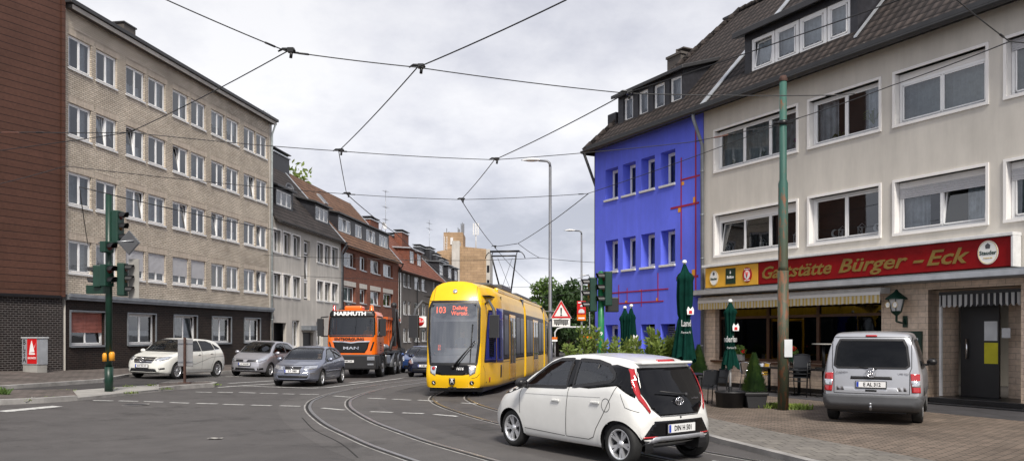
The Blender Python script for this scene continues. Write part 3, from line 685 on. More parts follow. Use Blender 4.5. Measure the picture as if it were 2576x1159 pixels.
for a, b_ in (((-.05,.06),(-.02,-.02)), ((-.02,-.02),(0,.03)), ((0,.03),(.02,-.02)), ((.02,-.02),(.05,.06)), ((-.035,.0),(-.02,-.06)), ((-.02,-.06),(0,-.01)), ((0,-.01),(.02,-.06)), ((.02,-.06),(.035,.0))):
    mb.tube([(4.435, a[0], 1.0+a[1]), (4.435, b_[0], 1.0+b_[1])], .007, 5)
mb.build('badge', 'chrome', van)
lettering('CADDY', .05, 'chrome', (vb.proj(-.52, 1.0, 'B', .012)[0].x, -.52, 1.0), (0, 1, 0), parent=van, sx=1.3, bold=.01); lettering('LIFE TDI', .045, 'chrome', (vb.proj(.56, .985, 'B', .012)[0].x, .56, .985), (0, 1, 0), parent=van, sx=1.2, bold=.01)
plate('E AL 312', vb.proj(0, .75, 'B', .02)[0].x, 0, .775, van, 1, size=.098, sx=.85)
mb = MB(); mb.tube([(4.3,0,.33),(4.5,0,.3),(4.53,0,.38)], .022); mb.sphere((4.53,0,.41), .03); mb.build('tow_hook', 'steel', van)
mb = MB(); mb.tube([(4.4,.1,1.07),(4.41,.0,1.08),(4.34,-.35,1.13)], .012); mb.build('rear_wiper', 'black', van)
# ---- a family of hatchbacks seen from the front
def front_car(L, W, H, wb, fo, hood, cowl, boxy=0.0):
    a = W/2
    ax = (fo, fo+wb)
    top = [(0, hood-.2), (.08, hood-.1), (.3, hood-.03), (cowl*.7, hood+.08), (cowl, hood+.15), (cowl+.45, hood+.15+(H-hood-.15)*.62), (cowl+.9, H-.04), (cowl+1.3, H), (L*.72, H-.02), (L-.55, H-.1), (L-.3, H-.28-.1*boxy), (L-.12, hood+.12), (L, hood-.1)]
    belt = [(0, hood-.28), (.3, hood-.12), (cowl, hood+.04), (L*.5, hood+.1), (L-.4, hood+.16), (L-.1, hood), (L, hood-.2)]
    return dict(L=L, W=W, wr=.305, ar=.355, yw=a-.1, tw=.18, rim=.21, style='spoke5', axles=ax, n=130, top=top, belt=belt,
      bot=[(0,.26),(.3,.19),(L-.4,.2),(L,.3)], hw=[(0,a*.74),(.12,a*.87),(.35,a*.96),(.8,a*.995),(L*.6,a),(L-.5,a*.985),(L-.12,a*.93),(L,a*.84)],
      hr=[(0,a*.62),(.4,a*.78),(cowl,a*.84),(cowl+.9,a*.71),(L*.6,a*.69),(L-.5,a*.68),(L-.15,a*.74),(L,a*.7)],
      windscreen=[(-a*.79,hood+.17),(a*.79,hood+.17),(a*.66,H-.12),(a*.56,H-.085),(-a*.56,H-.085),(-a*.66,H-.12)],
      side_windows=[], dash=cowl+.05, dashz=hood+.06, rows=(cowl+.85, cowl+1.65), mirror=(cowl+.28, hood+.14), bowF=.24, bowR=.14, leanF=.12, leanR=.1, cabin=(cowl+.1, L-.5))
OP = front_car(4.11, 1.709, 1.425, 2.611, .80, .78, 1.12)
OP.update(side_windows=[[(1.32,.92),(1.75,1.2),(1.95,1.29),(2.42,1.335),(2.48,.94)], [(2.56,.95),(2.5,1.335),(2.95,1.3),(3.35,1.12),(3.38,1.03)]],
  panels=[('grille', [(-.3,.7),(.3,.7),(.27,.6),(-.27,.6)], 'F', 'black', .006), ('bumper_trim', [(-.72,.5),(.72,.5),(.72,.47),(-.72,.47)], 'F', 'chrome', .006), ('air_intake', [(-.55,.4),(.55,.4),(.5,.3),(-.5,.3)], 'F', 'black', .004), ('side_trim', [(1.2,.56),(3.05,.56),(3.05,.52),(1.2,.52)], 'S', 'paint_greyblue', .012)],
  pairs=[('headlamp', [(.36,.7),(.62,.735),(.75,.74),(.76,.64),(.6,.6),(.38,.59)], 'F', 'lamp_clear', .006)],
  strips=[('grille_surround', [(-.31,.71),(.31,.71),(.28,.59),(-.28,.59)], 'F', .02, 'chrome', True), ('door_seam', [(1.25,.9),(1.22,.4),(1.3,.3),(2.4,.3),(2.52,.5),(2.52,.94)], 'S', .012, 'black', False), ('bonnet_seam', [(-.72,.76),(0,.735),(.72,.76)], 'F', .01, 'black', False), ('intake_bar', [(-.5,.35),(.5,.35)], 'F', .014, 'chrome', False)], handles=[(2.3,.82)])
loc, rz = origin((-6.85, 28.3), (.06, .998), .8, -.73)
opel, of = car('hatchback_car', OP, 'paint_greyblue', 'blue-grey metallic three-door hatchback first at the stop line, ahead of the orange lorry', loc, rz); place(opel)
plate('E.Y 1989', -.035, 0, .55, opel, -1, size=.1, sx=.85); 
mb = MB(); mb.tube([(-.03,.045*math.cos(t),.655+.045*math.sin(t)) for t in [2*PI*k/20 for k in range(21)]], .007, 6, False); mb.tube([(-.035,-.06,.66),(-.035,-.01,.665),(-.035,.01,.645),(-.035,.06,.65)], .007, 6); mb.build('badge', 'chrome', opel)
MER = front_car(4.36, 1.786, 1.557, 2.70, .88, .86, 1.08)
MER.update(style='multi', wr=.325, ar=.375, rim=.225, side_windows=[[(1.5,1.06),(1.95,1.36),(2.15,1.43),(2.38,1.45),(2.42,1.08)], [(2.5,1.08),(2.47,1.45),(3.0,1.44),(3.3,1.36),(3.36,1.13)], [(3.44,1.15),(3.4,1.34),(3.62,1.24),(3.78,1.17)]], glass_side='tinted_glass',
  panels=[('grille', [(-.4,.8),(.4,.8),(.42,.72),(.34,.6),(-.34,.6),(-.42,.72)], 'F', 'black', .006), ('air_intake', [(-.5,.4),(.5,.4),(.56,.28),(-.56,.28)], 'F', 'black', .004)],
  pairs=[('headlamp', [(.44,.73),(.5,.8),(.7,.85),(.83,.86),(.8,.76),(.62,.68),(.47,.68)], 'F', 'lamp_clear', .006), ('fog_lamp', [(.6,.42),(.76,.44),(.76,.38),(.62,.36)], 'F', 'black', .005), ('tail_lamp', [(.6,.98),(.82,1.0),(.84,.82),(.62,.84)], 'B', 'lamp_red', .01)],
  strips=[('grille_bar', [(-.41,.76),(.41,.76)], 'F', .022, 'chrome', False), ('grille_bar', [(-.41,.71),(.41,.71)], 'F', .022, 'chrome', False), ('grille_bar', [(-.38,.655),(.38,.655)], 'F', .022, 'chrome', False), ('grille_surround', [(-.4,.8),(.4,.8),(.42,.72),(.34,.6),(-.34,.6),(-.42,.72)], 'F', .02, 'chrome', True),
    ('door_seam', [(1.5,1.03),(1.38,.8),(1.38,.35),(2.45,.33),(2.46,1.05)], 'S', .01, 'black', False), ('door_seam', [(3.4,1.12),(3.32,.8),(3.15,.5),(3.1,.33),(2.45,.33)], 'S', .01, 'black', False), ('crease_shade', [(1.3,.62),(2.0,.56),(3.1,.82),(4.0,.86)], 'S', .01, 'grey_plastic', False), ('bonnet_seam', [(-.8,.83),(-.42,.815),(.42,.815),(.8,.83)], 'F', .01, 'black', False), ('window_trim', [(1.5,1.04),(3.36,1.11),(3.8,1.15)], 'S', .018, 'chrome', False)], handles=[(2.25,.93), (3.1,.97)])  # the grey crease strip is a painted shade line, not a fold
loc, rz = origin((-12.76, 30.1), (.2, .98), .88, -.78)
merc, mf = car('compact_car', MER, 'paint_cream', 'white compact people carrier parked by the left kerb behind the traffic island', loc, rz); place(merc)
plate('BOT ZV 777', -.035, 0, .49, merc, -1, size=.09, sx=.8)
mb = MB(); c = (-.05, 0, .72); mb.tube([(c[0], .085*math.cos(t), c[2]+.085*math.sin(t)) for t in [2*PI*k/24 for k in range(25)]], .009, 6, False)
for t in (90, 210, 330): mb.tube([c, (c[0], .085*math.cos(R(t)), c[2]+.085*math.sin(R(t)))], [.012, .004], 6)
mb.build('badge', 'chrome', merc)
CO = front_car(3.87, 1.695, 1.55, 2.5, .75, .86, .86)
CO.update(side_windows=[[(1.05,1.03),(1.5,1.33),(1.75,1.42),(2.2,1.45),(2.25,1.03)], [(2.33,1.03),(2.3,1.45),(2.8,1.42),(3.1,1.25),(3.15,1.08)]], style='multi',
  panels=[('grille', [(-.5,.72),(-.12,.72),(-.06,.66),(-.1,.63),(-.46,.64)], 'F', 'black', .006), ('grille', [(.12,.72),(.5,.72),(.46,.64),(.1,.63),(.06,.66)], 'F', 'black', .006), ('air_intake', [(-.42,.38),(.42,.38),(.46,.28),(-.46,.28)], 'F', 'black', .004)],
  pairs=[('headlamp', [(.4,.66),(.5,.74),(.7,.84),(.78,.84),(.77,.72),(.6,.62)], 'F', 'lamp_clear', .006), ('air_intake', [(.52,.38),(.72,.4),(.72,.31),(.54,.29)], 'F', 'black', .004)],
  strips=[('door_seam', [(.98,.98),(.98,.4),(2.2,.33),(2.28,1.0)], 'S', .012, 'black', False), ('bonnet_seam', [(-.75,.8),(-.4,.75),(.4,.75),(.75,.8)], 'F', .01, 'black', False)], handles=[(2.1,.88)])
fl = G(676, 947); loc, rz = origin(fl, (.15, .989), .75, -.75)
colt, cf = car('hatchback_car', CO, 'paint_lightsilver', 'light silver hatchback parked by the left pavement, partly hidden by the blue-grey car', loc, rz); place(colt)
plate('LO WG 202', -.035, 0, .54, colt, -1, size=.09, sx=.8)
FO = front_car(4.1, 1.7, 1.43, 2.6, .85, .8, 1.15)
FO.update(style='cap', side_windows=[[(1.35,.95),(1.8,1.22),(2.0,1.3),(2.42,1.34),(2.46,.96)], [(2.54,.97),(2.5,1.34),(3.0,1.31),(3.4,1.1)]],
  panels=[('grille', [(-.26,.7),(0,.72),(.26,.7),(.22,.64),(-.22,.64)], 'F', 'black', .006), ('air_intake', [(-.5,.4),(.5,.4),(.5,.28),(-.5,.28)], 'F', 'black', .004)],
  pairs=[('headlamp', [(.46,.62),(.5,.72),(.68,.86),(.76,.82),(.74,.66),(.6,.6)], 'F', 'lamp_clear', .006)], strips=[('door_seam', [(1.25,.9),(1.25,.35),(2.5,.32),(2.52,.94)], 'S', .012, 'black', False)], handles=[(2.3,.84)])
fr = G(1036, 947); loc, rz = origin(fr, (.13, .99), .85, .72)
ford, ff = car('hatchback_car', FO, 'paint_navy', 'dark navy hatchback half hidden behind the front of the yellow tram', loc, rz); place(ford)
plate('E MV 6', -.035, -.05, .53, ford, -1, size=.1, sx=.85)
def car_copy(src, px, py, ex, label, name, paint, old):
    c = copy_tree(src); c.name = name; c['label'] = label
    l, a = origin(G(px, py), ex, .85, .72); c.location = l; c.rotation_euler = (0, 0, a); place(c)
    memo = {}
    def rep(o):
        if o.type == 'MESH' and any(m and m.name == old for m in o.data.materials):
            if o.data.name not in memo:
                me = o.data.copy(); memo[o.data.name] = me
                for i, m in enumerate(me.materials):
                    if m.name == old: me.materials[i] = MATS[paint]
            o.data = memo[o.data.name]
        for ch in o.children: rep(ch)
    rep(c); return c
c2 = car_copy(ford, 1015, 936, (.13, .99), 'mid-blue hatchback queuing between the orange lorry and the dark navy car', 'hatchback_car', 'paint_blue', 'paint_navy')
c3 = car_copy(ford, 1026, 921, (.13, .99), 'white estate car queuing furthest back, its roof above the dark cars', 'estate_car', 'paint_white', 'paint_navy')
for c in (c2, c3):
    for o in list(c.children):
        if o.name.startswith('number_plate'): 
            for q in list(o.children): bpy.data.objects.remove(q)
            bpy.data.objects.remove(o)
c4_ = car_copy(ford, 1437, 884.5, (-.3, .95), 'dark car far down the street in front of the trees', 'parked_car', 'paint_navy', 'paint_navy')
c5_ = car_copy(ford, 1470, 881, (-.3, .95), 'pale far-off car parked under the trees beside the dark one', 'parked_car', 'paint_lightsilver', 'paint_navy')
c5_.location.x += .6
# ---------------------------------------------------------------- yellow tram
def ring_tram(hw, zb=.28, top=3.4):
    k = hw/1.15
    pts = [(0, zb), (hw*.55, zb), (hw*.95, zb), (hw*.99, zb+.05), (hw, zb+.5), (hw, 1.2), (hw*.995, 2.0), (hw*.985, 2.6), (hw*.965, 2.85), (hw*.9, 3.08), (hw*.78, 3.24), (hw*.55, 3.34), (hw*.25, 3.385), (0, 3.39)]
    if top != 3.4: pts = [(y, z if z < 2.6 else 2.6+(z-2.6)*(top-2.6)/.8) for y, z in pts]
    o = []
    for i in range(len(pts)-1):
        for j in range(4):
            t = j/4; o.append((pts[i][0]*(1-t)+pts[i+1][0]*t, pts[i][1]*(1-t)+pts[i+1][1]*t))
    o.append(pts[-1]); return o
thw = pchip([(0,.80),(.25,.87),(.6,.94),(1.1,1.05),(1.5,1.12),(1.9,1.15),(7.0,1.15)])
def tdef(x, y, z):
    a = math.exp(-(x/.9)**2); q = abs(y)/1.15
    rake = .06*max(0, z-.95)+.30*max(0, (z-2.3)/1.1)**2.2*1.2 if z > .95 else -.06*math.sin(PI*(z-.28)/.67)
    return (x+.34*(q**2.2)*a+rake*math.exp(-(x/1.1)**2)*1.2, y, z-.0)
hd = R(8.8); TO = (-1.72, 22.95)
tram = thing('tram', (TO[0], TO[1], 0), math.atan2(math.cos(hd), math.sin(hd)), 'yellow articulated tram with roof pantograph coming round the bend', 'tram')
tram.rotation_euler = (0, .010, math.atan2(math.cos(hd), math.sin(hd)))
xs = [0, .01, .03, .06, .1, .15]+[.2+.08*i for i in range(85)]; xs = [x for x in xs if x <= 6.9]
tb = Body(xs, lambda x: ring_tram(thw(x)), tdef, 16)
tb.panel('windscreen', [(-.66,.98),(.66,.98),(.72,1.6),(.72,2.55),(.66,2.74),(-.66,2.74),(-.72,2.55),(-.72,1.6)], 'F', 'tram_glass', tram, .006, .08, 0)
tb.strip('windscreen_frame', [(-.68,.96),(.68,.96),(.745,1.6),(.745,2.57),(.67,2.77),(-.67,2.77),(-.745,2.57),(-.745,1.6)], 'F', .07, 'black', tram, .009, True)
tb.panel('lamp_panel', [(-.69,.95),(.69,.95),(.67,.76),(.56,.68),(.3,.64),(-.3,.64),(-.56,.68),(-.67,.76)], 'F', 'black_gloss', tram, .008, .06)
for sg in (-1, 1):
    P = [(sg*.47,.9),(sg*.68,.9),(sg*.66,.7),(sg*.5,.62)]
    tb.panel('headlamp', P if sg > 0 else P[::-1], 'F', 'lamp_clear', tram, .014, .05)
h, n = tb.proj(.56, .83, 'F', .02); mb = MB(); mb.tube([h, h+n*.01], .05, 16); mb.build('lit_lamp', 'lamp_red', tram)
h, n = tb.proj(-.56, .84, 'F', .02); mb = MB(); mb.tube([h, h+n*.012], .055, 16); mb.build('lit_lamp', 'headlamp_lit', tram)
h, n = tb.proj(0, 3.07, 'F', .01); mb = MB(); mb.tube([h, h+n*.03], [.075, .065], 16); mb.build('roof_lamp', 'lamp_clear', tram)
tb.strip('roof_seam', [(-.62,3.3),(-.64,2.8)], 'F', .012, 'black', tram, .005); tb.strip('roof_seam', [(.62,3.3),(.64,2.8)], 'F', .012, 'black', tram, .005)
tb.strip('nose_seam', [(-.79,2.8),(.79,2.8)], 'F', .012, 'black', tram, .004)
tb.strip('bumper_seam', [(-.8,.7),(-.7,.58),(-.56,.55)], 'F', .012, 'black', tram, .004)
M('door_yellow', (.7,.36,.004), .25, 0, coat=.3); M('tram_band', (.02,.02,.024), .4, 0, spec=.08); M('tram_pane', (.035,.038,.042), .3, 0, spec=.12)
tb.strip('bumper_seam', [(.42,.3),(.4,.75),(.3,.92)], 'S' if False else 'L', .012, 'black', tram, .004)
def tpanel(B, nm, x0, x1, z0, z1, mt, par, off=.006, modes='LR'):
    for m in modes: B.panel(nm, [(x0,z0),(x1,z0),(x1,z1),(x0,z1)], m, mt, par, off, .12, .004)
for m in 'LR':
    tb.panel('cab_window', [(.42,1.05),(1.2,1.05),(1.2,2.5),(.78,2.5),(.62,2.0)], m, 'tram_glass', tram, .004, .1, 0)
    tb.strip('cab_window_frame', [(.40,1.03),(1.22,1.03),(1.22,2.52),(.76,2.52),(.6,2.0)], m, .06, 'black', tram, .008, True)
tpanel(tb, 'cab_door', 1.28, 2.05, 1.0, 2.62, 'tram_blue', tram, .006)
tpanel(tb, 'cab_door_window', 1.42, 1.72, 1.1, 2.3, 'black_gloss', tram, .012)
tpanel(tb, 'window_band', 2.05, 6.75, 1.05, 2.62, 'tram_band', tram, .004)
tpanel(tb, 'side_window', 2.2, 3.0, 1.15, 2.45, 'tram_pane', tram, .01); tpanel(tb, 'door', 3.3, 4.6, .36, 2.5, 'door_yellow', tram, .009)
for x in (3.38, 4.0): tpanel(tb, 'door_window', x, x+.52, .9, 2.4, 'black_gloss', tram, .014)
for x in (4.75, 5.75): tpanel(tb, 'side_window', x, x+.85, 1.15, 2.45, 'tram_pane', tram, .01)
for (x, m) in ((2.05,'L'), (3.25,'L'), (4.65,'L')): tb.strip('panel_seam', [(x,.32),(x,1.05)], m, .012, 'black', tram, .004)
tb.strip('lower_seam', [(.95,.98),(6.75,.98)], 'L', .012, 'black', tram, .004)
tpanel(tb, 'vent_slot', 1.62, 1.76, .52, 1.0-.1, 'black', tram, .01, 'L'); tpanel(tb, 'side_marker', .72, .79, .42, .56, 'lamp_red', tram, .012, 'L')
wsn = [(-.66,.98),(.66,.98),(.72,1.6),(.72,2.55),(.66,2.74),(-.66,2.74),(-.72,2.55),(-.72,1.6)]
cabP = [(.42,1.05),(1.2,1.05),(1.2,2.5),(.78,2.5),(.62,2.0)]
tb.cut([polytest(wsn, 'F'), polytest(cabP, 'S', .9)]); tb.finish('body', 'tram_yellow', tram)
mb = MB(); mb.box(.36, 1.0, -.74, .74, .5, 1.2); mb.box(.4, .9, -.66, .66, 1.2, 1.42); mb.build('cab_desk', 'sign_white', tram, bevel=.06)
mb = MB(); mb.box(1.9, 1.94, -1.1, 1.1, .4, 3.0); mb.box(.5, 1.9, -1.0, 1.0, 2.95, 2.97); mb.box(.5, 1.9, -.9, .9, .4, .44); mb.build('cab_wall', 'room_dark', tram)
mb = MB(); mb.box(.3, .34, -.66, .66, 2.38, 2.42); mb.box(.33, .34, -.66, .66, 2.2, 2.75); mb.build('sun_blind', 'curtain_grey', tram)
def blocktext(s, cell, o, xd, up, par, mat='led', name='lettering'):
    F5 = {'1': '0010001100001000010000100001000111', '0': '', }
    return lettering(s, cell, mat, o, xd, up, par, name, ext=.003, bold=.012)
mb = MB(); mb.box(.235, .25, -.64, .66, 2.36, 2.68); mb.build('destination_board', 'black_gloss', tram)
for (s, y, z, sz) in (('103', .40, 2.52, .26), ('Dellwig', -.17, 2.585, .17), ('Wertstr.', -.17, 2.43, .17)):
    lettering(s, sz, 'led', (.20, y, z), (0, -1, 0), (.12, 0, 1), tram, ext=.003, bold=.016, sx=.85)
mb = MB(); mb.box(.24, .26, .28, .62, 1.3, 1.56); mb.build('run_number_box', 'grey_plastic', tram); lettering('23\n81', .09, 'led', (.232, .45, 1.43), (0, -1, 0), parent=tram, ext=.002)
h, n = tb.proj(-.22, .82, 'F', .02); lettering('1616', .11, 'letter_white', h, (0, -1, 0), parent=tram, ext=.002, shear=.2, bold=.03)
mb = MB(); a = tb.proj(-.02, .86, 'F', .05)[0]; b2 = tb.proj(-.62, 1.62, 'F', .05)[0]; c = tb.proj(-.5, 1.0, 'F', .04)[0]; d = tb.proj(-.56, 2.1, 'F', .04)[0]
mb.tube([a, b2], [.03, .014]); mb.tube([a+Vector((0,-.09,0)), b2+Vector((0,-.04,-.03))], .014); mb.tube([c, d], [.012, .02]); mb.sphere(a, .06); mb.build('wiper', 'black', tram)
for y, mt in ((.56, 'black'), (-.56, 'black')):
    h, n = tb.proj(y, .42, 'F', .004); mb = MB(); mb.tube([h, h+n*.006], .065, 20); o = mb.build('badge_disc', mt, tram); mb = MB(); h += n*.008; mb.tube([h+Vector((0,.02,.03)), h+Vector((0,0,-.02)), h+Vector((0,-.03,-.03))], .01, 6); mb.build('mark', 'letter_white', o)
h, n = tb.proj(0, .46, 'F', .006); mb = MB(); P = [(.09,.1),(.09,-.03),(.06,-.08),(0,-.11),(-.06,-.08),(-.09,-.03),(-.09,.1)]
mb.add([(h.x-.01, h.y+y, h.z+z) for y, z in P]+[(h.x+.01, h.y+y, h.z+z) for y, z in P], [tuple(range(7))]+[(i, 7+i, 7+(i+1) % 7, (i+1) % 7) for i in range(7)]); o = mb.build('crest', 'black', tram)
mb = MB(); 
for a_, b_ in (((-.05,-.06),(0,.07)), ((.05,-.06),(0,.07)), ((-.06,.075),(.06,.075)), ((-.03,-.01),(.03,-.01))): mb.tube([(h.x-.02, h.y+a_[0], h.z+a_[1]), (h.x-.02, h.y+b_[0], h.z+b_[1])], .009, 5)
mb.build('mark', 'letter_white', o)
mb = MB(); mb.box(.5, 6.6, -.8, .8, .14, .3); mb.build('skirt', 'black', tram)
mb = MB(); mb.tube([(-.05,0,.3),(-.1,0,.26)], .04); mb.box(-.06,.05,-.12,.12,.24,.3); mb.build('coupler', 'black', tram)
mb = MB()
for x in (1.6, 3.4):
    for y in (-.5, .5): mb.lathe([(.001,-.06),(.3,-.06),(.3,.06),(.001,.06)], o=(x, y, .3), axis='y', n=24)
mb.build('wheelset', 'iron_wheel', tram)
for sg, y, out in ((-1, -.98, 0), (1, .92, 0)):
    mb = MB(); mb.smooth = True
    mb.tube([(.55, sg*.86, 2.72), (.35, sg*1.0, 2.8), (.22, sg*1.16, 2.55), (.2, sg*1.2, 2.3)], [.035,.035,.045,.06], 10); mb.smooth = False
    mb.mi(1).box(.1, .26, *sorted((sg*1.06, sg*1.34)), 1.72, 2.38); mb.build('wing_mirror', ['grey_plastic', 'black_plastic'], tram, bevel=.04)
def roofgear(par, L, gears):
    for (x0, x1, w, hgt) in gears:
        mb = MB(); mb.box(x0, x1, -w, w, 3.36, 3.36+hgt); 
        o = mb.build('roof_unit', 'grey_plastic', par, bevel=.04)
roofgear(tram, 6.9, [(2.2, 3.6, .7, .1), (4.2, 6.2, .75, .2)])
mb = MB(); mb.box(1.9, 6.8, -1.0, -.86, 3.1, 3.28); mb.box(1.9, 6.8, .86, 1.0, 3.1, 3.28); mb.build('roof_fairing', 'tram_yellow', tram, bevel=.05)
def carriage(x0, L, bend, yaw0, first):
    """a following section as a part of the tram"""
    e = bpy.data.objects.new('carriage', None); COL.objects.link(e); e.parent = tram; return e
def section(x, y, yaw, L):
    e = bpy.data.objects.new('carriage', None); COL.objects.link(e); e.parent = tram; e.location = (x, y, 0); e.rotation_euler = (0, 0, yaw)
    xs = [.01+L*i/40 for i in range(41)]
    B = Body(xs, lambda q: ring_tram(1.15 if .04 < q < L-.04 else 1.12), lambda x, y, z: (x, y, z), 10)
    tpanel(B, 'window_band', .12, L-.12, 1.05, 2.62, 'tram_band', e, .004)
    for x0 in [.2+1.0*k for k in range(int((L-.3)/1.0))]:
        k = round((x0-.2)/1.0)
        if k in (2, 3) : continue
        tpanel(B, 'side_window', x0, x0+.86, 1.15, 2.45, 'tram_pane', e, .01)
    tpanel(B, 'door', 2.25, 3.95, .36, 2.5, 'door_yellow', e, .009)
    for x0 in (2.35, 3.15): tpanel(B, 'door_window', x0, x0+.7, .9, 2.4, 'black_gloss', e, .014)
    B.finish('body', 'tram_yellow', e)
    mb = MB(); mb.box(.1, L-.1, -.95, .95, .12, .3); mb.build('skirt', 'black', e)
    mb = MB(); mb.box(-.42, .05, -1.05, 1.05, .35, 3.2); mb.build('gangway', 'black', e, bevel=.03)
    mb = MB(); mb.box(.1, L-.1, -1.0, -.86, 3.1, 3.26); mb.box(.1, L-.1, .86, 1.0, 3.1, 3.26); mb.build('roof_fairing', 'tram_yellow', e, bevel=.05)
    mb = MB(); mb.box(.8, L-1.2, -.7, .7, 3.36, 3.5); mb.build('roof_unit', 'grey_plastic', e, bevel=.04)
    mb = MB()
    for xx in (1.0, L-1.0):
        for y in (-.5, .5): mb.lathe([(.001,-.06),(.3,-.06),(.3,.06),(.001,.06)], o=(xx, y, .3), axis='y', n=20)
    mb.build('wheelset', 'iron_wheel', e)
    return e
p = Vector((7.25, 0, 0)); yaw = 0
for L, dy in ((6.3, R(.3)), (6.2, R(4.2))):
    yaw += dy; section(p.x, p.y, yaw, L); p = p+Vector((math.cos(yaw), math.sin(yaw), 0))*(L+.38)
# pantograph
mb = MB(); x0 = 9.6
mb.tube([(x0,0,3.4),(x0,0,3.62)], .09); mb.tube([(x0-.3,-.25,3.62),(x0-.3,.25,3.62)], .05); mb.tube([(x0,-.22,3.62),(x0,-.22,3.5),(x0,.22,3.5),(x0,.22,3.62)], .03)
for sg in (-1, 1):
    mb.tube([(x0,sg*.2,3.6),(x0-.55,sg*.5,5.05)], .032); mb.tube([(x0-.55,sg*.5,5.05),(x0-.25,sg*.5,5.25)], .02)
    mb.tube([(x0,sg*.2,3.7),(x0-.25,-sg*.3,5.0)], .008, 5)
    mb.tube([(x0-.25,sg*.55,5.25),(x0-.25,sg*.68,5.22),(x0-.25,sg*.78,5.1),(x0-.25,sg*.82,4.98)], .018)
mb.tube([(x0-.55,-.5,5.05),(x0-.55,.5,5.05)], .03); mb.tube([(x0-.35,-.6,5.27),(x0-.35,.6,5.27)], .028); mb.tube([(x0-.12,-.6,5.27),(x0-.12,.6,5.27)], .028)
mb.build('pantograph', 'black', tram)
# ---------------------------------------------------------------- orange skip lorry
fl = G(964, 950); loc, rz = origin((fl[0]-.25, fl[1]+1.3), (.035, 1), 1.45, -1.1)
tk = thing('skip_lorry', loc, rz, 'orange three-axle skip lorry with black lifting arms waiting in the left lane', 'lorry')
place(tk, 6.5)
def ring_cab(hw):
    pts = [(0, 1.0), (hw*.9, 1.0), (hw*.99, 1.03), (hw, 1.3), (hw, 1.9), (hw*.985, 2.5), (hw*.96, 2.8), (hw*.9, 2.93), (hw*.7, 2.99), (0, 3.02)]
    o = []
    for i in range(len(pts)-1):
        for j in range(5): t = j/5; o.append((pts[i][0]*(1-t)+pts[i+1][0]*t, pts[i][1]*(1-t)+pts[i+1][1]*t))
    o.append(pts[-1]); return o
chw = pchip([(0,1.05),(.12,1.1),(.4,1.12),(1.75,1.12)])
cb = Body([0,.01,.03,.06,.1]+[.15+.07*i for i in range(23)], lambda x: ring_cab(chw(x)), lambda x, y, z: (x+.12*(abs(y)/1.12)**4*math.exp(-(x/.3)**2)+.16*max(0, z-1.75)*math.exp(-(x/.5)**2), y, z), 12)
WS = [(-.98,1.84),(.98,1.84),(.95,2.68),(-.95,2.68)]
cb.panel('windscreen', WS, 'F', 'car_glass', tk, .002, .12, 0); cb.strip('window_seal', WS, 'F', .06, 'black', tk, .008, True)
cb.panel('headboard', [(-1.0,2.71),(1.0,2.71),(.98,2.97),(-.98,2.97)], 'F', 'black', tk, .035, .1, .03)
cb.panel('grille', [(-.8,1.6),(.8,1.6),(.72,1.3),(.6,1.12),(-.6,1.12),(-.72,1.3)], 'F', 'black', tk, .02, .08)
cb.strip('grille_trim', [(-.82,1.62),(-.3,1.6),(0,1.56),(.3,1.6),(.82,1.62)], 'F', .05, 'chrome', tk, .03)
for sg in (-1, 1):
    P = [(sg*.95,1.6),(sg*1.02,1.6),(sg*.9,1.2),(sg*.82,1.2)]
    cb.panel('air_slot', P if sg > 0 else P[::-1], 'F', 'black', tk, .01, .06)
SW = [(.35,1.85),(1.15,1.85),(1.18,2.62),(.55,2.62)]
for m in 'LR':
    cb.panel('side_window', SW, m, 'car_glass', tk, .002, .1, 0); cb.strip('window_seal', SW, m, .05, 'black', tk, .006, True)
    cb.strip('door_seam', [(.3,2.7),(.3,1.1),(1.3,1.1),(1.3,2.7)], m, .015, 'black', tk, .004, True)
cb.cut([polytest(WS, 'F'), polytest(SW, 'S', 1.5)]); cb.finish('cab', 'orange_paint', tk)
mb = MB(); mb.box(.5, 1.7, -1.0, 1.0, 1.02, 1.3); mb.box(.2, .55, -1.0, 1.0, 1.3, 1.83); mb.box(1.65, 1.7, -1.05, 1.05, 1.1, 2.9); mb.build('cab_interior', 'interior', tk)
for y in (-.5, .5):
    mb = MB(); mb.box(.85, 1.35, y-.25, y+.25, 1.3, 1.55); mb.box(1.3, 1.42, y-.24, y+.24, 1.5, 2.3); mb.build('seat', 'seat', tk, bevel=.05)
lettering('HARMUTH', .24, 'letter_white', (.10, .08, 2.84), (0, -1, 0), (.15, 0, 1), tk, ext=.005, bold=.045, sx=1.25)
lettering('ENTSORGUNG', .165, 'letter_black', (-.035, .08, 1.715), (0, -1, 0), (0, 0, 1), tk, ext=.004, bold=.035, sx=1.2)
lettering('MAN', .17, 'chrome', (-.03, 0, 1.32), (0, -1, 0), (0, 0, 1), tk, ext=.008, bold=.02, sx=1.9)
h, n = cb.proj(1.0, 1.5, 'L', .006)
for k, s in enumerate(('Container', 'Entsorgung', 'Abbruch', 'Erdbau')): lettering(s, .085, 'letter_black', (.95, -1.13, 1.55-k*.11), (1, 0, 0), (0, 0, 1), tk, ext=.002, sx=.8)
mb = MB(); mb.box(-.06, .5, -1.12, 1.12, .38, 1.04); mb.build('bumper', 'black_plastic', tk, bevel=.06)
mb = MB(); mb.box(.48, .75, -1.14, 1.14, .5, 1.02); mb.build('step', 'black_plastic', tk, bevel=.03)
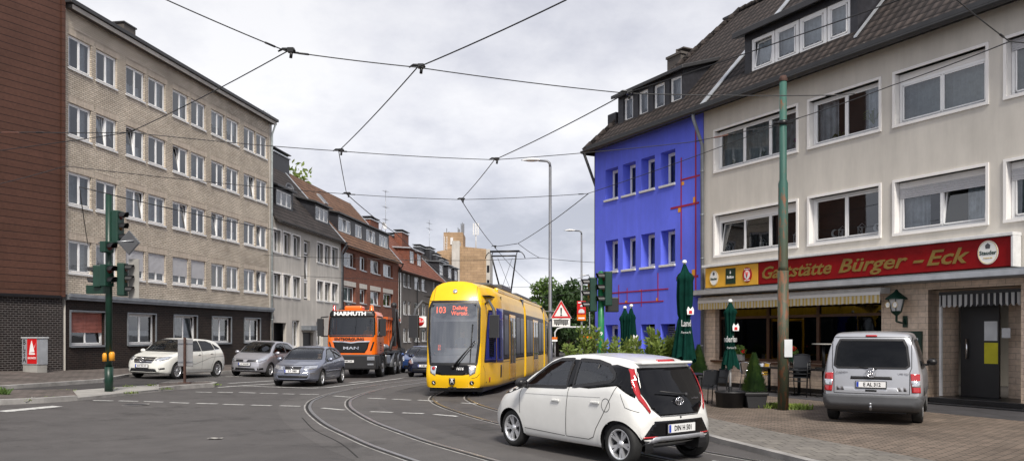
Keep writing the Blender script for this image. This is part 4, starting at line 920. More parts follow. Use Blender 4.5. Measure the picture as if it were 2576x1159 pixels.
for sg in (-1, 1):
    mb = MB(); mb.box(-.085, -.05, *sorted((sg*.72, sg*1.06)), .78, .95); mb.box(-.085, -.05, *sorted((sg*.74, sg*1.02)), .56, .64); mb.build('headlamp', 'lamp_clear', tk, bevel=.02)
    mb = MB(); mb.smooth = True; mb.tube([(.3, sg*1.1, 2.72), (.05, sg*1.35, 2.68), (.05, sg*1.38, 2.5)], .03); mb.tube([(.3, sg*1.1, 1.85), (.1, sg*1.35, 1.85), (.08, sg*1.38, 2.0)], .03); mb.smooth = False
    mb.box(0, .16, *sorted((sg*1.26, sg*1.52)), 1.85, 2.62); mb.build('wing_mirror', 'black_plastic', tk, bevel=.04)
plate('HMC 240', -.075, .12, .74, tk, -1, size=.1, sx=.85)
mb = MB(); mb.box(.55, 1.2, -.35, .45, 3.0, 3.22); mb.build('air_conditioner', 'orange_paint', tk, bevel=.08)
for x, y, r in ((.75, .95, .075), (.75, -.75, .1)):
    mb = MB(); mb.lathe([(r*1.1,0),(r*1.1,.03),(r,.04),(r*.9,.22),(r*.5,.25),(.001,.25)], o=(x,y,3.0), n=16); mb.build('beacon', 'lamp_orange' if y < 0 else 'lamp_red', tk)
mb = MB(); mb.tube([(1.5,-.9,3.0),(1.5,-.9,3.12),(1.5,.9,3.12),(1.5,.9,3.0)], .02); mb.build('roof_rail', 'black', tk)
mb = MB(); mb.box(.6, 7.0, -.5, -.3, .75, 1.0); mb.box(.6, 7.0, .3, .5, .75, 1.0); mb.box(2.3, 7.0, -1.15, 1.15, 1.05, 1.2); mb.build('chassis', 'black_plastic', tk, bevel=.02)
mb = MB(); mb.box(2.2, 3.2, -1.15, -.7, .55, 1.0); mb.tube([(2.3,-.95,1.35),(3.1,-.95,1.35)], .16, 16); mb.build('fuel_tank', 'steel', tk, bevel=.06)
mb = MB(); mb.tube([(2.05,-.95,1.0),(2.05,-.95,1.75)], .1, 12); mb.build('exhaust', 'black', tk)
wp = wheel(.5, .3, 'truck', .29, 'iron_wheel')
for x in (1.45, 4.55, 5.9):
    for y in (-.98, .98): put_wheel(wp, x, y, .5, tk)
for x in (4.55, 5.9):
    for y in (-.66, .66): put_wheel(wp, x, y, .5, tk)
for x in (1.45, 4.55, 5.9):
    for sg in (-1, 1):
        mb = MB(); mb.smooth = True
        ys = sorted((sg*.78, sg*1.15)); n = 16
        vs = [(x+r*math.cos(t), y, .5+r*math.sin(t)) for r in (.6, .64) for y in ys for t in [PI*(-.05+1.1*k/n) for k in range(n+1)]]
        m = n+1; fs = []
        for k in range(n): fs += [(k, k+1, m+k+1, m+k), (2*m+k, 3*m+k, 3*m+k+1, 2*m+k+1), (k, 2*m+k, 2*m+k+1, k+1), (m+k, m+k+1, 3*m+k+1, 3*m+k)]
        mb.add(vs, fs); mb.build('mudguard', 'steel' if x > 4 else 'black_plastic', tk)
mb = MB(); mb.prism([(2.9,2.75),(6.3,2.75),(5.7,1.3),(3.3,1.3)], -1.0, 1.0, 'y'); 
sk = mb.build('skip', 'orange_dirty', tk, bevel=.02)
mb = MB()
for sg in (-1, 1):
    mb.box(2.85, 6.35, *sorted((sg*.98, sg*1.08)), 2.68, 2.8); mb.box(2.95, 6.15, *sorted((sg*.99, sg*1.04)), 2.15, 2.22)
    for x in (3.4, 4.0, 4.6, 5.2, 5.8): mb.box(x-.04, x+.04, *sorted((sg*.99, sg*1.05)), 1.4, 2.7)
mb.box(2.86, 2.92, -1.05, 1.05, 2.66, 2.8); mb.build('skip_rib', 'orange_dirty', tk)
for sg in (-1, 1):
    mb = MB(); y = sg*1.12
    mb.obox((4.25, y, 2.4), (.11, 0, .0), (0, .08, 0), (-.12, 0, 1.0)); mb.obox((5.3, y, 2.3), (-.55, 0, .9), (0, .07, 0), (.11, 0, .07)); mb.sphere((4.15, y, 3.4), .16)
    mb.tube([(3.2, y, 1.2), (4.3, y, 2.2)], .07, 10); mb.obox((6.35, y, 1.2), (.6, 0, -.05), (0, .09, 0), (0, 0, .1)); mb.build('lifting_arm', 'black_plastic', tk)
    mb = MB(); mb.tube([(4.2, y*1.02, 3.3), (4.1, y*1.02, 2.2), (3.9, y*1.02, 1.9)], .035, 6); mb.build('chain', 'black', tk)
# ---------------------------------------------------------------- ground, street, pavements, kerbs, rails, markings
def drape(name, outer, inner, mat, up, parent=None, nseg=1, sub=2.0):
    """ribbon between two polylines with the same number of points, draped on the terrain at height up"""
    def dens(a, b):
        A = []; B = []
        for i in range(len(a)-1):
            k = max(1, int(max(math.dist(a[i], a[i+1]), math.dist(b[i], b[i+1]))/sub))
            for j in range(k):
                t = j/k; A.append((a[i][0]*(1-t)+a[i+1][0]*t, a[i][1]*(1-t)+a[i+1][1]*t)); B.append((b[i][0]*(1-t)+b[i+1][0]*t, b[i][1]*(1-t)+b[i+1][1]*t))
        A.append(a[-1]); B.append(b[-1]); return A, B
    A, B = dens(outer, inner); n = len(A); mb = MB(); vs = []
    for i in range(n):
        for j in range(nseg+1):
            t = j/nseg; x = A[i][0]*(1-t)+B[i][0]*t; y = A[i][1]*(1-t)+B[i][1]*t; vs.append((x, y, gz(x, y)+up))
    m = nseg+1
    mb.add(vs, [(i*m+j, i*m+j+1, (i+1)*m+j+1, (i+1)*m+j) for i in range(n-1) for j in range(nseg)])
    o = mb.build(name, mat, parent, fix=False)
    if o.data.polygons and sum(p.normal.z for p in o.data.polygons) < 0: o.data.flip_normals()
    return o
def sweep_profile(name, line, prof, mat, parent=None, sub=1.2, closed=False):
    """profile [(offset to the left, height)] swept along a ground polyline"""
    P = []
    for i in range(len(line)-1):
        k = max(1, int(math.dist(line[i], line[i+1])/sub)); P += [Vector(line[i]).lerp(Vector(line[i+1]), j/k) for j in range(k)]
    P.append(Vector(line[-1])); mb = MB(); vs = []; n = len(P)
    for i in range(n):
        t = (P[min(i+1, n-1)]-P[max(i-1, 0)]).normalized(); q = Vector((-t.y, t.x))
        for (o, h) in prof: p = P[i]+q*o; vs.append((p.x, p.y, gz(p.x, p.y)+h))
    m = len(prof)
    mb.add(vs, [(i*m+j, i*m+j+1, (i+1)*m+j+1, (i+1)*m+j) for i in range(n-1) for j in range(m-1)]+[tuple(range(m)), tuple((n-1)*m+j for j in range(m-1, -1, -1))])
    return mb.build(name, mat, parent)
def offset(line, d):
    P = [Vector(p) for p in line]; out = []
    for i in range(len(P)):
        t = (P[min(i+1, len(P)-1)]-P[max(i-1, 0)]).normalized(); out.append(tuple(P[i]+Vector((-t.y, t.x))*d))
    return out
ys = [-30, -10]+[2*i for i in range(0, 60)]+[125, 150, 200, 300, 500, 900, 1800, 3500]
xs_ = [-3000, -1200, -500, -250, -120, -80, -60]+[-50+2.5*i for i in range(41)]+[60, 80, 120, 250, 500, 1200, 3000]
mb = MB(); vs = [(x, y, gz(x, y)-.006) for y in ys for x in xs_]; m = len(xs_)
mb.add(vs, [(j*m+i, j*m+i+1, (j+1)*m+i+1, (j+1)*m+i) for j in range(len(ys)-1) for i in range(m-1)])
tag(mb.build('ground', 'asphalt', fix=False), kind='structure')
S0 = Vector((-14.97, 49.5)); SD = Vector((.1275, .9918)); SN = Vector((-.9918, .1275))     # left terrace line
def SP(s, t=0): p = S0+SD*s+SN*t; return (p.x, p.y)
LK = [(-30, 17), G(-120, 986), G(0, 979.5), G(150, 969), G(260, 961), G(300, 952), G(325, 947)]
LK2 = [G(325, 947), G(400, 941), G(560, 938.5), G(650, 935)]+[SP(s, -2.6) for s in (4, 12, 30, 60, 110)]
LW = [(-38, 24), (-26, 24.5), (-21.5, 25.3), (-19.6, 28.7), (-18.6, 30.4), (-17.86, 31.8), (-17.6, 33.3)]
LW2 = [(-17.6, 33.3), (-17.2, 36), (-16.6, 39.5), (-15.5, 46)]+[SP(s) for s in (4, 12, 30, 60, 110)]
k_ = .1
o = drape('pavement', LK+LK2[1:], LW+LW2[1:], 'paving_left', k_, nseg=3); tag(o, kind='structure')
tag(sweep_profile('kerb', LK+LK2[1:], [(.0, -.02), (.0, k_+.008), (.14, k_+.012), (.14, -.02)], 'kerb', sub=.9), kind='structure')
# street surface (darker near lanes)
road_l = offset(LK+LK2[1:], -.02)
tag(drape('road', [(-34, 8), (-20, 6), (-8, 3), (3.2, 3), (3.0, 13)], [(-30, 16.5), (-14, 24), (-8, 27), (-3.5, 30), (-1.5, 31)], 'asphalt', 0.0, nseg=6), kind='structure')
tag(drape('cycle_lane', offset(LK[1:], -.05), offset(LK[1:], -1.7), 'asphalt_dark', .003, nseg=2), kind='structure')
# traffic island
IA = [(-26, 17.5), G(0, 1018), G(110, 1013), G(195, 1007), G(320, 993), G(445, 979.5), G(540, 972.5)]
IB = [(-27, 19.5), G(0, 991), G(110, 990), G(180, 988), G(320, 977), G(440, 969), G(525, 967)]
isl = drape('traffic_island', IA[3:5]+[G(400, 984.5)], IB[3:5]+[G(400, 971)], 'concrete', .075, nseg=2); tag(isl, kind='structure')
tag(drape('traffic_island', IA[:4], IB[:4], 'paving_left', .12, nseg=2), kind='structure')
tag(drape('traffic_island', [G(400, 984.5)]+IA[5:], [G(400, 971)]+IB[5:], 'paving_left', .12, nseg=2), kind='structure')
ring = IA[:4]; tag(sweep_profile('kerb', ring, [(-.0, -.02), (0, .125), (.14, .13), (.14, -.02)], 'kerb', sub=.8), kind='structure')
tag(sweep_profile('kerb', IA[3:6], [(0, -.02), (0, .07), (.14, .08), (.14, -.02)], 'kerb', sub=.8), kind='structure')
tag(sweep_profile('kerb', [G(400, 984.5)]+IA[5:]+[G(548, 969), IB[-1], IB[-2], G(400, 971)], [(0, -.02), (0, .125), (.14, .13), (.14, -.02)], 'kerb', sub=.6), kind='structure')
# right-hand pavement
F0 = Vector((3.48, 33.3)); FD = Vector((.478, -.8785)); FN = Vector((.8785, .478))          # facade line on the right
def FP(s, t=0): p = F0+FD*s+FN*t; return (p.x, p.y)
RK = [(7.0, 3.0), (5.2, 7.5), (4.05, 11.0), (3.45, 13.2), (2.9, 16), (2.35, 19), (1.9, 22.5), (1.75, 26), (2.0, 30), (2.7, 36), (4.2, 46), (7, 60), (13, 85), (24, 120)]
RW = [(17, 6.5), FP(24, .3), FP(20.5, .3), FP(16, .3), FP(13, .3), FP(10, .3), FP(7, .3), FP(3.5, .3), FP(0, .3), (6.5, 38), (8.5, 47), (11.5, 60), (17.5, 84), (29, 118)]
k2 = .08
def lerpl(A, B, t): return [(a[0]*(1-t)+b[0]*t, a[1]*(1-t)+b[1]*t) for a, b in zip(A, B)]
tag(drape('pavement', RK, lerpl(RK, RW, .16), 'paving_grey', k2, nseg=1), kind='structure')
tag(drape('pavement', lerpl(RK, RW, .16), lerpl(RK, RW, .74), 'paving_red', k2, nseg=4), kind='structure')
tag(drape('pavement', lerpl(RK, RW, .74), RW, 'asphalt_slab', k2, nseg=2), kind='structure')
tag(sweep_profile('kerb', RK, [(0, -.02), (0, k2+.008), (-.13, k2+.012), (-.13, -.02)], 'kerb', sub=1.0), kind='structure')
# rails
ORL = [(1.9, 5.6), (1.0, 7.2), (.2, 8.7), (-.6, 10.1), (-1.385, 11.43), (-2.22, 12.87), (-2.88, 14.2), (-3.65, 15.84), (-4.37, 17.7), (-4.87, 19.2), (-5.2, 20.5), (-5.46, 22.1), (-5.5, 24.2), (-5.3, 26.4), (-4.76, 29.4), (-3.95, 32.6), (-3.1, 36), (-2.0, 41), (-.5, 50), (1.9, 66), (5.5, 90), (10, 120)]
orl = crom(ORL, 8)
def dens2(l): return l
trk = []
for off_, nm in ((0, 'tram_rail'), (-1.0, 'tram_rail'), (-3.25, 'tram_rail'), (-4.25, 'tram_rail')):
    l = offset(orl, off_)
    if off_ < -2: l = [p for p in l if p[1] > 8]
    o = sweep_profile('rail', l, [(-.035, .005), (-.035, .012), (.035, .012), (.035, .005)], 'rail_steel', sub=5); o['kind'] = 'structure'
    o = sweep_profile('rail_groove', offset(l, .065), [(-.03, .004), (-.03, .0045), (.03, .0045), (.03, .004)], 'rail_groove', sub=5); o['kind'] = 'structure'
    o = sweep_profile('rail_seam', offset(l, .125), [(-.018, .004), (-.018, .0065), (.018, .0065), (.018, .004)], 'kerb', sub=5); o['kind'] = 'structure'
# track strip in slightly different asphalt and worn patches
for a, b in ((.75, -1.75), (-2.5, -5.0)):
    tag(drape('road_patch', offset(orl, a), offset(orl, b), 'asphalt_light' if a > 0 else 'asphalt', .002, nseg=2, sub=3), kind='structure')
# painted markings
def pline(segs, w, name='road_marking'):
    mb = MB()
    for (a, b) in segs:
        A = Vector(G(*a)); B = Vector(G(*b)); t = (B-A).normalized(); q = Vector((-t.y, t.x))*w/2; k = max(1, int((B-A).length/1.5))
        for j in range(k):
            p0 = A.lerp(B, j/k); p1 = A.lerp(B, (j+1)/k)
            mb.quad(*[(p.x, p.y, gz(p.x, p.y)+.009) for p in (p0-q, p1-q, p1+q, p0+q)])
    o = mb.build(name, 'white_line', fix=False)
    if sum(p.normal.z for p in o.data.polygons) < 0: o.data.flip_normals()
    return tag(o, kind='structure')
A_ = [((492,985.5),(532,986.5)),((547,986),(586,987)),((601,986.5),(643,988)),((655,988.5),(698,989.5)),((712,990),(741,991)),((755,991),(801,992)),((839,995.5),(883,998.5)),((926,1001),(971,1003)),((988,1003.5),(1034,1006)),((1052,1006),(1100,1009)),((1160,1013),(1206,1016))]
B_ = [((234,1007),(285,1008)),((298,1008),(348,1009)),((362,1009.5),(411,1011)),((427,1012),(476,1013.5)),((494,1014),(547,1015.5)),((562,1016.5),(614,1018)),((632,1018.5),(683,1020)),((704,1020),(755,1021.5)),((810,1026),(866,1031)),((932,1035),(988,1037)),((1012,1038),(1066,1040)),((1092,1042),(1151,1047))]
pline(A_, .13); pline(B_, .13)
pline([((548,974),(612,969.5)), ((612,970.5),(780,975.8)), ((780,975.8),(822,974.5)), ((822,974.5),(1012,951)), ((612,969.5),(700,964)), ((575,964),(690,957)), ((880,962),(930,957))], .14)
pline([((3,1035),(145,1021.5))], .32); pline([((1790,1160),(1880,1168))], .12)
pline([((1012,949),(1075,949)), ((400,951),(680,944)), ((60,985),(180,983))], .12)
# grass tufts, litter
def tufts(name, pts, r, n, mat, h=.12, label=None, up=0.0):
    mb = MB()
    for (x, y) in pts:
        for k in range(n):
            a = random.random()*2*PI; d = r*random.random()**.6; px, py = x+d*math.cos(a), y+d*math.sin(a)*.7; z = gz(px, py)+up
            b = random.random()*2*PI; l = h*(.5+random.random()); w = .012+.012*random.random(); dx, dy = math.cos(b)*l*.7, math.sin(b)*l*.7
            mb.add([(px-w*math.sin(b), py+w*math.cos(b), z), (px+w*math.sin(b), py-w*math.cos(b), z), (px+dx+w*math.sin(b)*.6, py+dy, z+l*.8), (px+dx, py+dy, z+l)], [(0,1,2,3)])
    return tag(mb.build(name, mat, fix=False), kind='stuff')
tufts('weeds', [G(1950, 1034), G(1990, 1036), G(1925, 1033), G(2010, 1037)], .32, 170, 'leaf_yellow', .1, up=.08)
tufts('weeds', [G(10, 1003), G(5, 998)], .16, 40, 'leaf_mid', .13, up=.1)
ck = crom([G(760, 1050), G(790, 1080), G(840, 1105), G(868, 1122), G(900, 1150)], 8); o = sweep_profile('road_crack', ck, [(-.012,.003),(-.012,.006),(.012,.006),(.012,.003)], 'rail_groove', sub=5); o['kind'] = 'structure'
tufts('weeds', [G(325, 978), G(170, 990), G(118, 1009), G(278, 984), G(545, 973), G(380, 975), G(60, 1014), G(420, 984), G(330, 995)], .2, 26, 'leaf_yellow', .05, up=.07)
tufts('verge_grass', [(SP(90, -18)[0]+i*1.2, 118+j*2.2) for i in range(10) for j in range(5)], 1.4, 60, 'grass', .2)
# ---------------------------------------------------------------- buildings
class Bld:
    def __init__(s, name, label, O, d, n, z0=0.0, cat='building', group=None):
        s.O, s.d, s.n = Vector(O), Vector(d), Vector(n); s.z0 = z0
        s.root = thing(name, (O[0], O[1], 0), math.atan2(d[1], d[0]), label, cat, group)
    def s_(s, px, t=0.0):
        r = (px-CX)/FOC; return (r*(s.O.y+s.n.y*t)-s.O.x-s.n.x*t)/(s.d.x-r*s.d.y)
    def y_(s, sx, t=0.0): return s.O.y+s.d.y*sx+s.n.y*t
    def z_(s, px, py, t=0.0): return EYE+(HZ-py)/FOC*s.y_(s.s_(px, t), t)
    def part(s, mb, name, mat, **kw): return mb.build(name, mat, s.root, **kw)
def wallpiece(mb, x0, x1, z0, z1, holes, y=0.0, rev=.3):
    """upright wall in the plane y with rectangular holes and reveals"""
    H = [h for h in holes if h[0] < x1 and h[1] > x0 and h[2] < z1 and h[3] > z0]
    H = [(max(h[0], x0), min(h[1], x1), max(h[2], z0), min(h[3], z1)) for h in H]
    X = sorted(set([x0, x1]+[v for h in H for v in h[:2]])); Z = sorted(set([z0, z1]+[v for h in H for v in h[2:]]))
    for i in range(len(X)-1):
        j = 0
        while j < len(Z)-1:
            cx = (X[i]+X[i+1])/2
            def hole(jj): cz = (Z[jj]+Z[jj+1])/2; return any(h[0] < cx < h[1] and h[2] < cz < h[3] for h in H)
            if hole(j): j += 1; continue
            k = j
            while k+1 < len(Z)-1 and not hole(k+1): k += 1
            mb.quad((X[i], y, Z[j]), (X[i+1], y, Z[j]), (X[i+1], y, Z[k+1]), (X[i], y, Z[k+1])); j = k+1
    for (a, b, c, d) in H:
        mb.quad((a, y, c), (a, y, d), (a, y+rev, d), (a, y+rev, c)); mb.quad((b, y, c), (b, y+rev, c), (b, y+rev, d), (b, y, d))
        mb.quad((a, y, d), (b, y, d), (b, y+rev, d), (a, y+rev, d)); mb.quad((a, y, c), (a, y+rev, c), (b, y+rev, c), (b, y, c))
WC = {}
def window(B, x0, x1, z0, z1, y=.12, lights=2, tilt=-1, curtain='none', blind=0.0, sill=True, fr='white_pvc', fw=.06, glass='window_glass', sillmat='dirty_white', blindmat='blind', lintel=None, extra=None, name='window', sillw=.0, transom=0):
    """casement window as a part: frame with pane, sill, curtain, shutter below it"""
    w = round(x1-x0, 2); h = round(z1-z0, 2); key = (w, h, lights, tilt, fr, fw, glass, transom)
    if key not in WC:
        mb = MB(); g = MB()
        mb.box(0, w, 0, .07, 0, fw); mb.box(0, w, 0, .07, h-fw, h); mb.box(0, fw, .001, .069, fw, h-fw); mb.box(w-fw, w, .001, .069, fw, h-fw)
        lw = (w-2*fw)/lights
        for k in range(lights):
            a = fw+lw*k; b = a+lw; m = .035
            if k: mb.box(a-.03, a+.03, -.006, .06, fw, h-fw)
            a += .02; b -= .02; z0_, z1_ = fw+.01, h-fw-.01
            tl = .16 if tilt == k else 0
            def P(x, yy, z): return (x, yy-.012+tl*(z-z0_)/(z1_-z0_), z)
            for (xa, xb, za, zb_) in ((a, b, z0_, z0_+m), (a, b, z1_-m, z1_), (a, a+m, z0_, z1_), (b-m, b, z0_, z1_)):
                mb.add([P(xa, 0, za), P(xb, 0, za), P(xb, .05, za), P(xa, .05, za), P(xa, 0, zb_), P(xb, 0, zb_), P(xb, .05, zb_), P(xa, .05, zb_)], [(0,3,2,1),(4,5,6,7),(0,1,5,4),(1,2,6,5),(2,3,7,6),(3,0,4,7)])
            g.quad(P(a+m, .02, z0_+m), P(b-m, .02, z0_+m), P(b-m, .02, z1_-m), P(a+m, .02, z1_-m))
            if transom: mb.box(a, b, -.008, .05, h*transom-.02, h*transom+.02)
        WC[key] = (mb.mesh('window', fr), g.mesh('pane', glass))
    fm, pm = WC[key]
    wo = link(name, fm, B.root, (x0, y, z0)); link('pane', pm, wo, (0, 0, 0))
    if sill:
        k2 = ('sill', w, sillmat, sillw, y)
        if k2 not in WC:
            mb = MB(); mb.box(-.02-sillw, w+.02, -y-.05, .0, -.05, -.002); mb.box(-.02-sillw, w+.02, -y-.05, -y-.035, -.08, -.05); WC[k2] = mb.mesh('sill', sillmat)
        link('sill', WC[k2], wo)
    if curtain != 'none':
        ck = (curtain, w, h)
        if ck not in WC:
            mb = MB(); mb.smooth = True; n = max(14, int(w*26)); mat = {'full': 'curtain', 'half': 'curtain', 'sides': 'curtain', 'warm': 'curtain_warm', 'grey': 'curtain_grey', 'lace': 'curtain'}[curtain]
            def sheet(xa, xb, za, zb_, ph=0): mb.grid(lambda u, v: (xa+(xb-xa)*u, .16+.1*abs(math.sin((xa+(xb-xa)*u)*16+ph))+.02*math.sin(u*61), za+(zb_-za)*v), n, 1)
            if curtain in ('full', 'warm', 'grey'): sheet(.03, w-.03, .03, h-.04)
            elif curtain == 'half': sheet(.03, w-.03, .03, h*.45)
            elif curtain == 'sides': sheet(.03, w*.3, .03, h-.04); sheet(w*.72, w-.03, .03, h-.04)
            elif curtain == 'lace': mb.grid(lambda u, v: (.03+(w-.06)*u, .17+.02*math.sin(u*w*34), h-.04-(.35*h+.25*h*abs(math.cos(u*PI*2)))*v), n, 3)
            WC[ck] = mb.mesh('curtain', mat)
        link('curtain', WC[ck], wo)
    if blind:
        mb = MB(); n = int(h*blind/.055)
        for k in range(n): z = h-.03-k*.055; mb.prism([(-.035, z), (-.022, z-.027), (-.035, z-.052), (-.012, z-.052), (-.012, z)], .03, w-.03, 'x')
        mb.build('roller_shutter', blindmat, wo, fix=False)
    if lintel:
        k3 = ('lintel', w, lintel)
        if k3 not in WC: mb = MB(); mb.box(-.02, w+.12, -.004, .02, 0, .3); WC[k3] = mb.mesh('lintel', lintel)
        link('lintel', WC[k3], wo, (0, -y, h+.001))
    return wo
def roof(B, x0, x1, ze, zr, tdeep, mat, over=.35, hipL=0.0, verge=.15, back=True, soff=True):
    sl = (zr-ze)/tdeep; mb = MB(); xa, xb = x0-(verge if hipL == 0 else over), x1+verge
    if hipL: a = (x0-over, -over, ze-sl*over); r0 = (x0+hipL, tdeep, zr)
    else: a = (xa, -over, ze-sl*over); r0 = (xa, tdeep, zr)
    b = (xb, -over, ze-sl*over); r1 = (xb, tdeep, zr); nb = max(1, int((xb-xa)/3))
    mb.quad(a, b, r1, r0)
    c = (xb, 2*tdeep+over, ze-sl*over); d_ = (a[0], 2*tdeep+over, ze-sl*over); mb.quad(r0, r1, c, d_)
    if hipL: mb.poly([d_, a, r0])
    k = len(mb.v); mb.v += [(v[0], v[1], v[2]-.14) for v in mb.v[:k]]; F = list(mb.f)
    for f in F: mb.f.append(tuple(k+i for i in reversed(f))); mb.m.append(0); mb.sm.append(False)
    def wall(i, j): mb.add([mb.v[i], mb.v[j], mb.v[j+k], mb.v[i+k]], [(0,1,2,3)])
    wall(0, 1); wall(1, 2)
    if not hipL: wall(3, 0)
    o = B.part(mb, 'roof', mat, fix=False)
    return o
def gutter(B, x0, x1, z, over=.42, r=.075):
    mb = MB(); mb.smooth = True; n = 8
    vs = [(x, -over-r+rr*math.cos(t), z+rr*math.sin(t)) for x in (x0, x1) for rr in (r, r-.012) for t in [PI+PI*k/n for k in range(n+1)]]; m = n+1
    fs = []
    for k in range(n): fs += [(k, k+1, 2*m+k+1, 2*m+k), (m+k, 3*m+k, 3*m+k+1, m+k+1)]
    fs += [(0, 2*m, 3*m, m), (n, m+n, 3*m+n, 2*m+n)]; mb.add(vs, fs); mb.smooth = False
    mb.poly([(x0, -over-r+r*math.cos(t), z+r*math.sin(t)) for t in [PI+PI*k/n for k in range(n+1)]]); mb.poly([(x1, -over-r+r*math.cos(t), z+r*math.sin(t)) for t in [PI+PI*k/n for k in range(n+1)]])
    return B.part(mb, 'gutter', 'gutter')
def downpipe(B, x, ztop, zbot, over=.45, r=.05, mat='grey_plastic', kink=.35):
    mb = MB(); mb.tube([(x, -over, ztop), (x, -over, ztop-.15), (x, -.1, ztop-.15-kink*1.6), (x, -.1, zbot)], r, 10)
    for z in [zbot+1.5*k for k in range(1, 6)]: mb.tube([(x, -.1, z), (x, -.1, z+.05)], r+.012, 10)
    return B.part(mb, 'downpipe', mat)
def dormer(B, x0, x1, t, zb, zf, back, zback, mat='slate', over=.25, roofmat='gutter', wins=(), fascia=.14):
    """dormer body; wins = [(x0,x1,z0,z1)]"""
    mb = MB(); wallpiece(mb, x0, x1, zb, zf, wins, t, .12)
    for x in (x0, x1): mb.poly([(x, t, zb), (x, t, zf), (x, back, zback), (x, back, zback-.6)])
    B.part(mb, 'dormer', mat, fix=False)
    mb = MB(); s = (zback-zf)/(back-t)
    v = [(x0-over, t-over, zf-s*over), (x1+over, t-over, zf-s*over), (x1+over, back, zback), (x0-over, back, zback)]
    mb.add(v+[(a, b, c+fascia) for a, b, c in v], [(3,2,1,0), (4,5,6,7), (0,1,5,4), (1,2,6,5), (2,3,7,6), (3,0,4,7)]); B.part(mb, 'dormer_roof', roofmat, bevel=.02)
def flash(B, x, ze, zr, td, over=.35, w=.12, t0=None, t1=None, mat='zinc_light'):
    sl = (zr-ze)/td; a = -over if t0 is None else t0; b = td if t1 is None else t1; mb = MB()
    v = [(x-w, a, ze+sl*a+.03), (x+w, a, ze+sl*a+.03), (x+w, b, ze+sl*b+.03), (x-w, b, ze+sl*b+.03)]
    mb.add(v+[(p, q, r+.05) for p, q, r in v], [(3,2,1,0), (4,5,6,7), (0,1,5,4), (1,2,6,5), (2,3,7,6), (3,0,4,7)]); return B.part(mb, 'party_flashing', mat)
def chimney(B, x0, x1, y0, y1, z0, z1, mat='slate', cap='gutter', pots=1):
    mb = MB(); mb.box(x0, x1, y0, y1, z0, z1); ch = B.part(mb, 'chimney', mat, bevel=.01)
    mb = MB(); mb.box(x0-.08, x1+.08, y0-.08, y1+.08, z1, z1+.1); mb.mi(1)
    for (dx, dy) in ((.12, .12), (x1-x0-.12, .12), (.12, y1-y0-.12), (x1-x0-.12, y1-y0-.12)): mb.box(x0+dx-.03, x0+dx+.03, y0+dy-.03, y0+dy+.03, z1+.1, z1+.3)
    mb.box(x0-.12, x1+.12, y0-.12, y1+.12, z1+.3, z1+.36); mb.build('chimney_cap', ['zinc_light', cap], ch)
def chim_px(B, x0, x1, yt, t, mat, dz=2.6, d=.9):
    a, b = B.s_(x0, t), B.s_(x1, t); z = B.z_((x0+x1)/2, yt, t)-B.root.location.z; chimney(B, a, b, t, t+d, z-.36-dz, z-.36, mat)
def skylight(B, x, t, ze, zr, td, w=.8, l=1.1):
    sl = (zr-ze)/td; mb = MB(); c = Vector((x, t, ze+sl*t+.08)); u = Vector((0, 1, sl)).normalized()*l/2; n = Vector((0, -sl, 1)).normalized()*.06
    mb.obox(c, (w/2, 0, 0), u, n); mb.mi(1).obox(c+n*1.05, (w/2-.08, 0, 0), u*.86, n*.1); B.part(mb, 'skylight', ['zinc_light', 'black_gloss'])
def antenna(B, x, y, z0, z1, bars=((.0, .5), (.35, .35))):
    mb = MB(); mb.tube([(x, y, z0), (x, y, z1)], .025, 6)
    for (dz, l) in bars: mb.tube([(x-l, y-.1, z1-dz), (x+l, y+.1, z1-dz)], .016, 5); [mb.tube([(x-l+l*2*k/5, y-.25, z1-dz), (x-l+l*2*k/5, y+.25, z1-dz)], .009, 4) for k in range(6)]
    B.part(mb, 'antenna', 'steel', fix=False)
def dish(B, c, r, aim=(-.3, -1, .25), mat='grey_pole'):
    a = Vector(aim).normalized(); q = a.to_track_quat('Z', 'Y').to_matrix().to_4x4(); q.translation = Vector(c)
    mb = MB(); mb.lathe([(r*k/8, .25*r*(k/8)**2) for k in range(9)], n=28); mb.lathe([(r, .25*r), (r*1.02, .25*r-.01), (.01, -.03)], n=28); mb.tube([(0, -r*.9, .15*r), (0, -.1*r, r*.8)], .014, 6); mb.tube([(0, -.1*r, r*.7), (0, -.1*r, r*.95)], .04, 8)
    for i, v in enumerate(mb.v): mb.v[i] = tuple(q @ Vector(v))
    mb.tube([c, (c[0]+.05, c[1]+.2, c[2]-r*.3), (c[0]+.05, c[1]+.25, c[2]-r*2.4)], .03, 8); B.part(mb, 'satellite_dish', mat)
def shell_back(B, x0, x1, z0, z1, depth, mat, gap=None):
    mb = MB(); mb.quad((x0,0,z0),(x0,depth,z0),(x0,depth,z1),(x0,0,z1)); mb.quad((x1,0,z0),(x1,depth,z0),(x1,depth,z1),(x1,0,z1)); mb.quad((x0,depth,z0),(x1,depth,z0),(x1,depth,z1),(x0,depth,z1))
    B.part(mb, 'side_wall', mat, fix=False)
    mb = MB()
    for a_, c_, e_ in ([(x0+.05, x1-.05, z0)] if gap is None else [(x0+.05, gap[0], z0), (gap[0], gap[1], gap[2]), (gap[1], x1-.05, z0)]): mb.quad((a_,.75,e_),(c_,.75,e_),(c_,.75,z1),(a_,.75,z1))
    B.part(mb, 'room_shade_sheet', 'room_dark', fix=False)  # near-black sheet puts the shade of the rooms in as colour
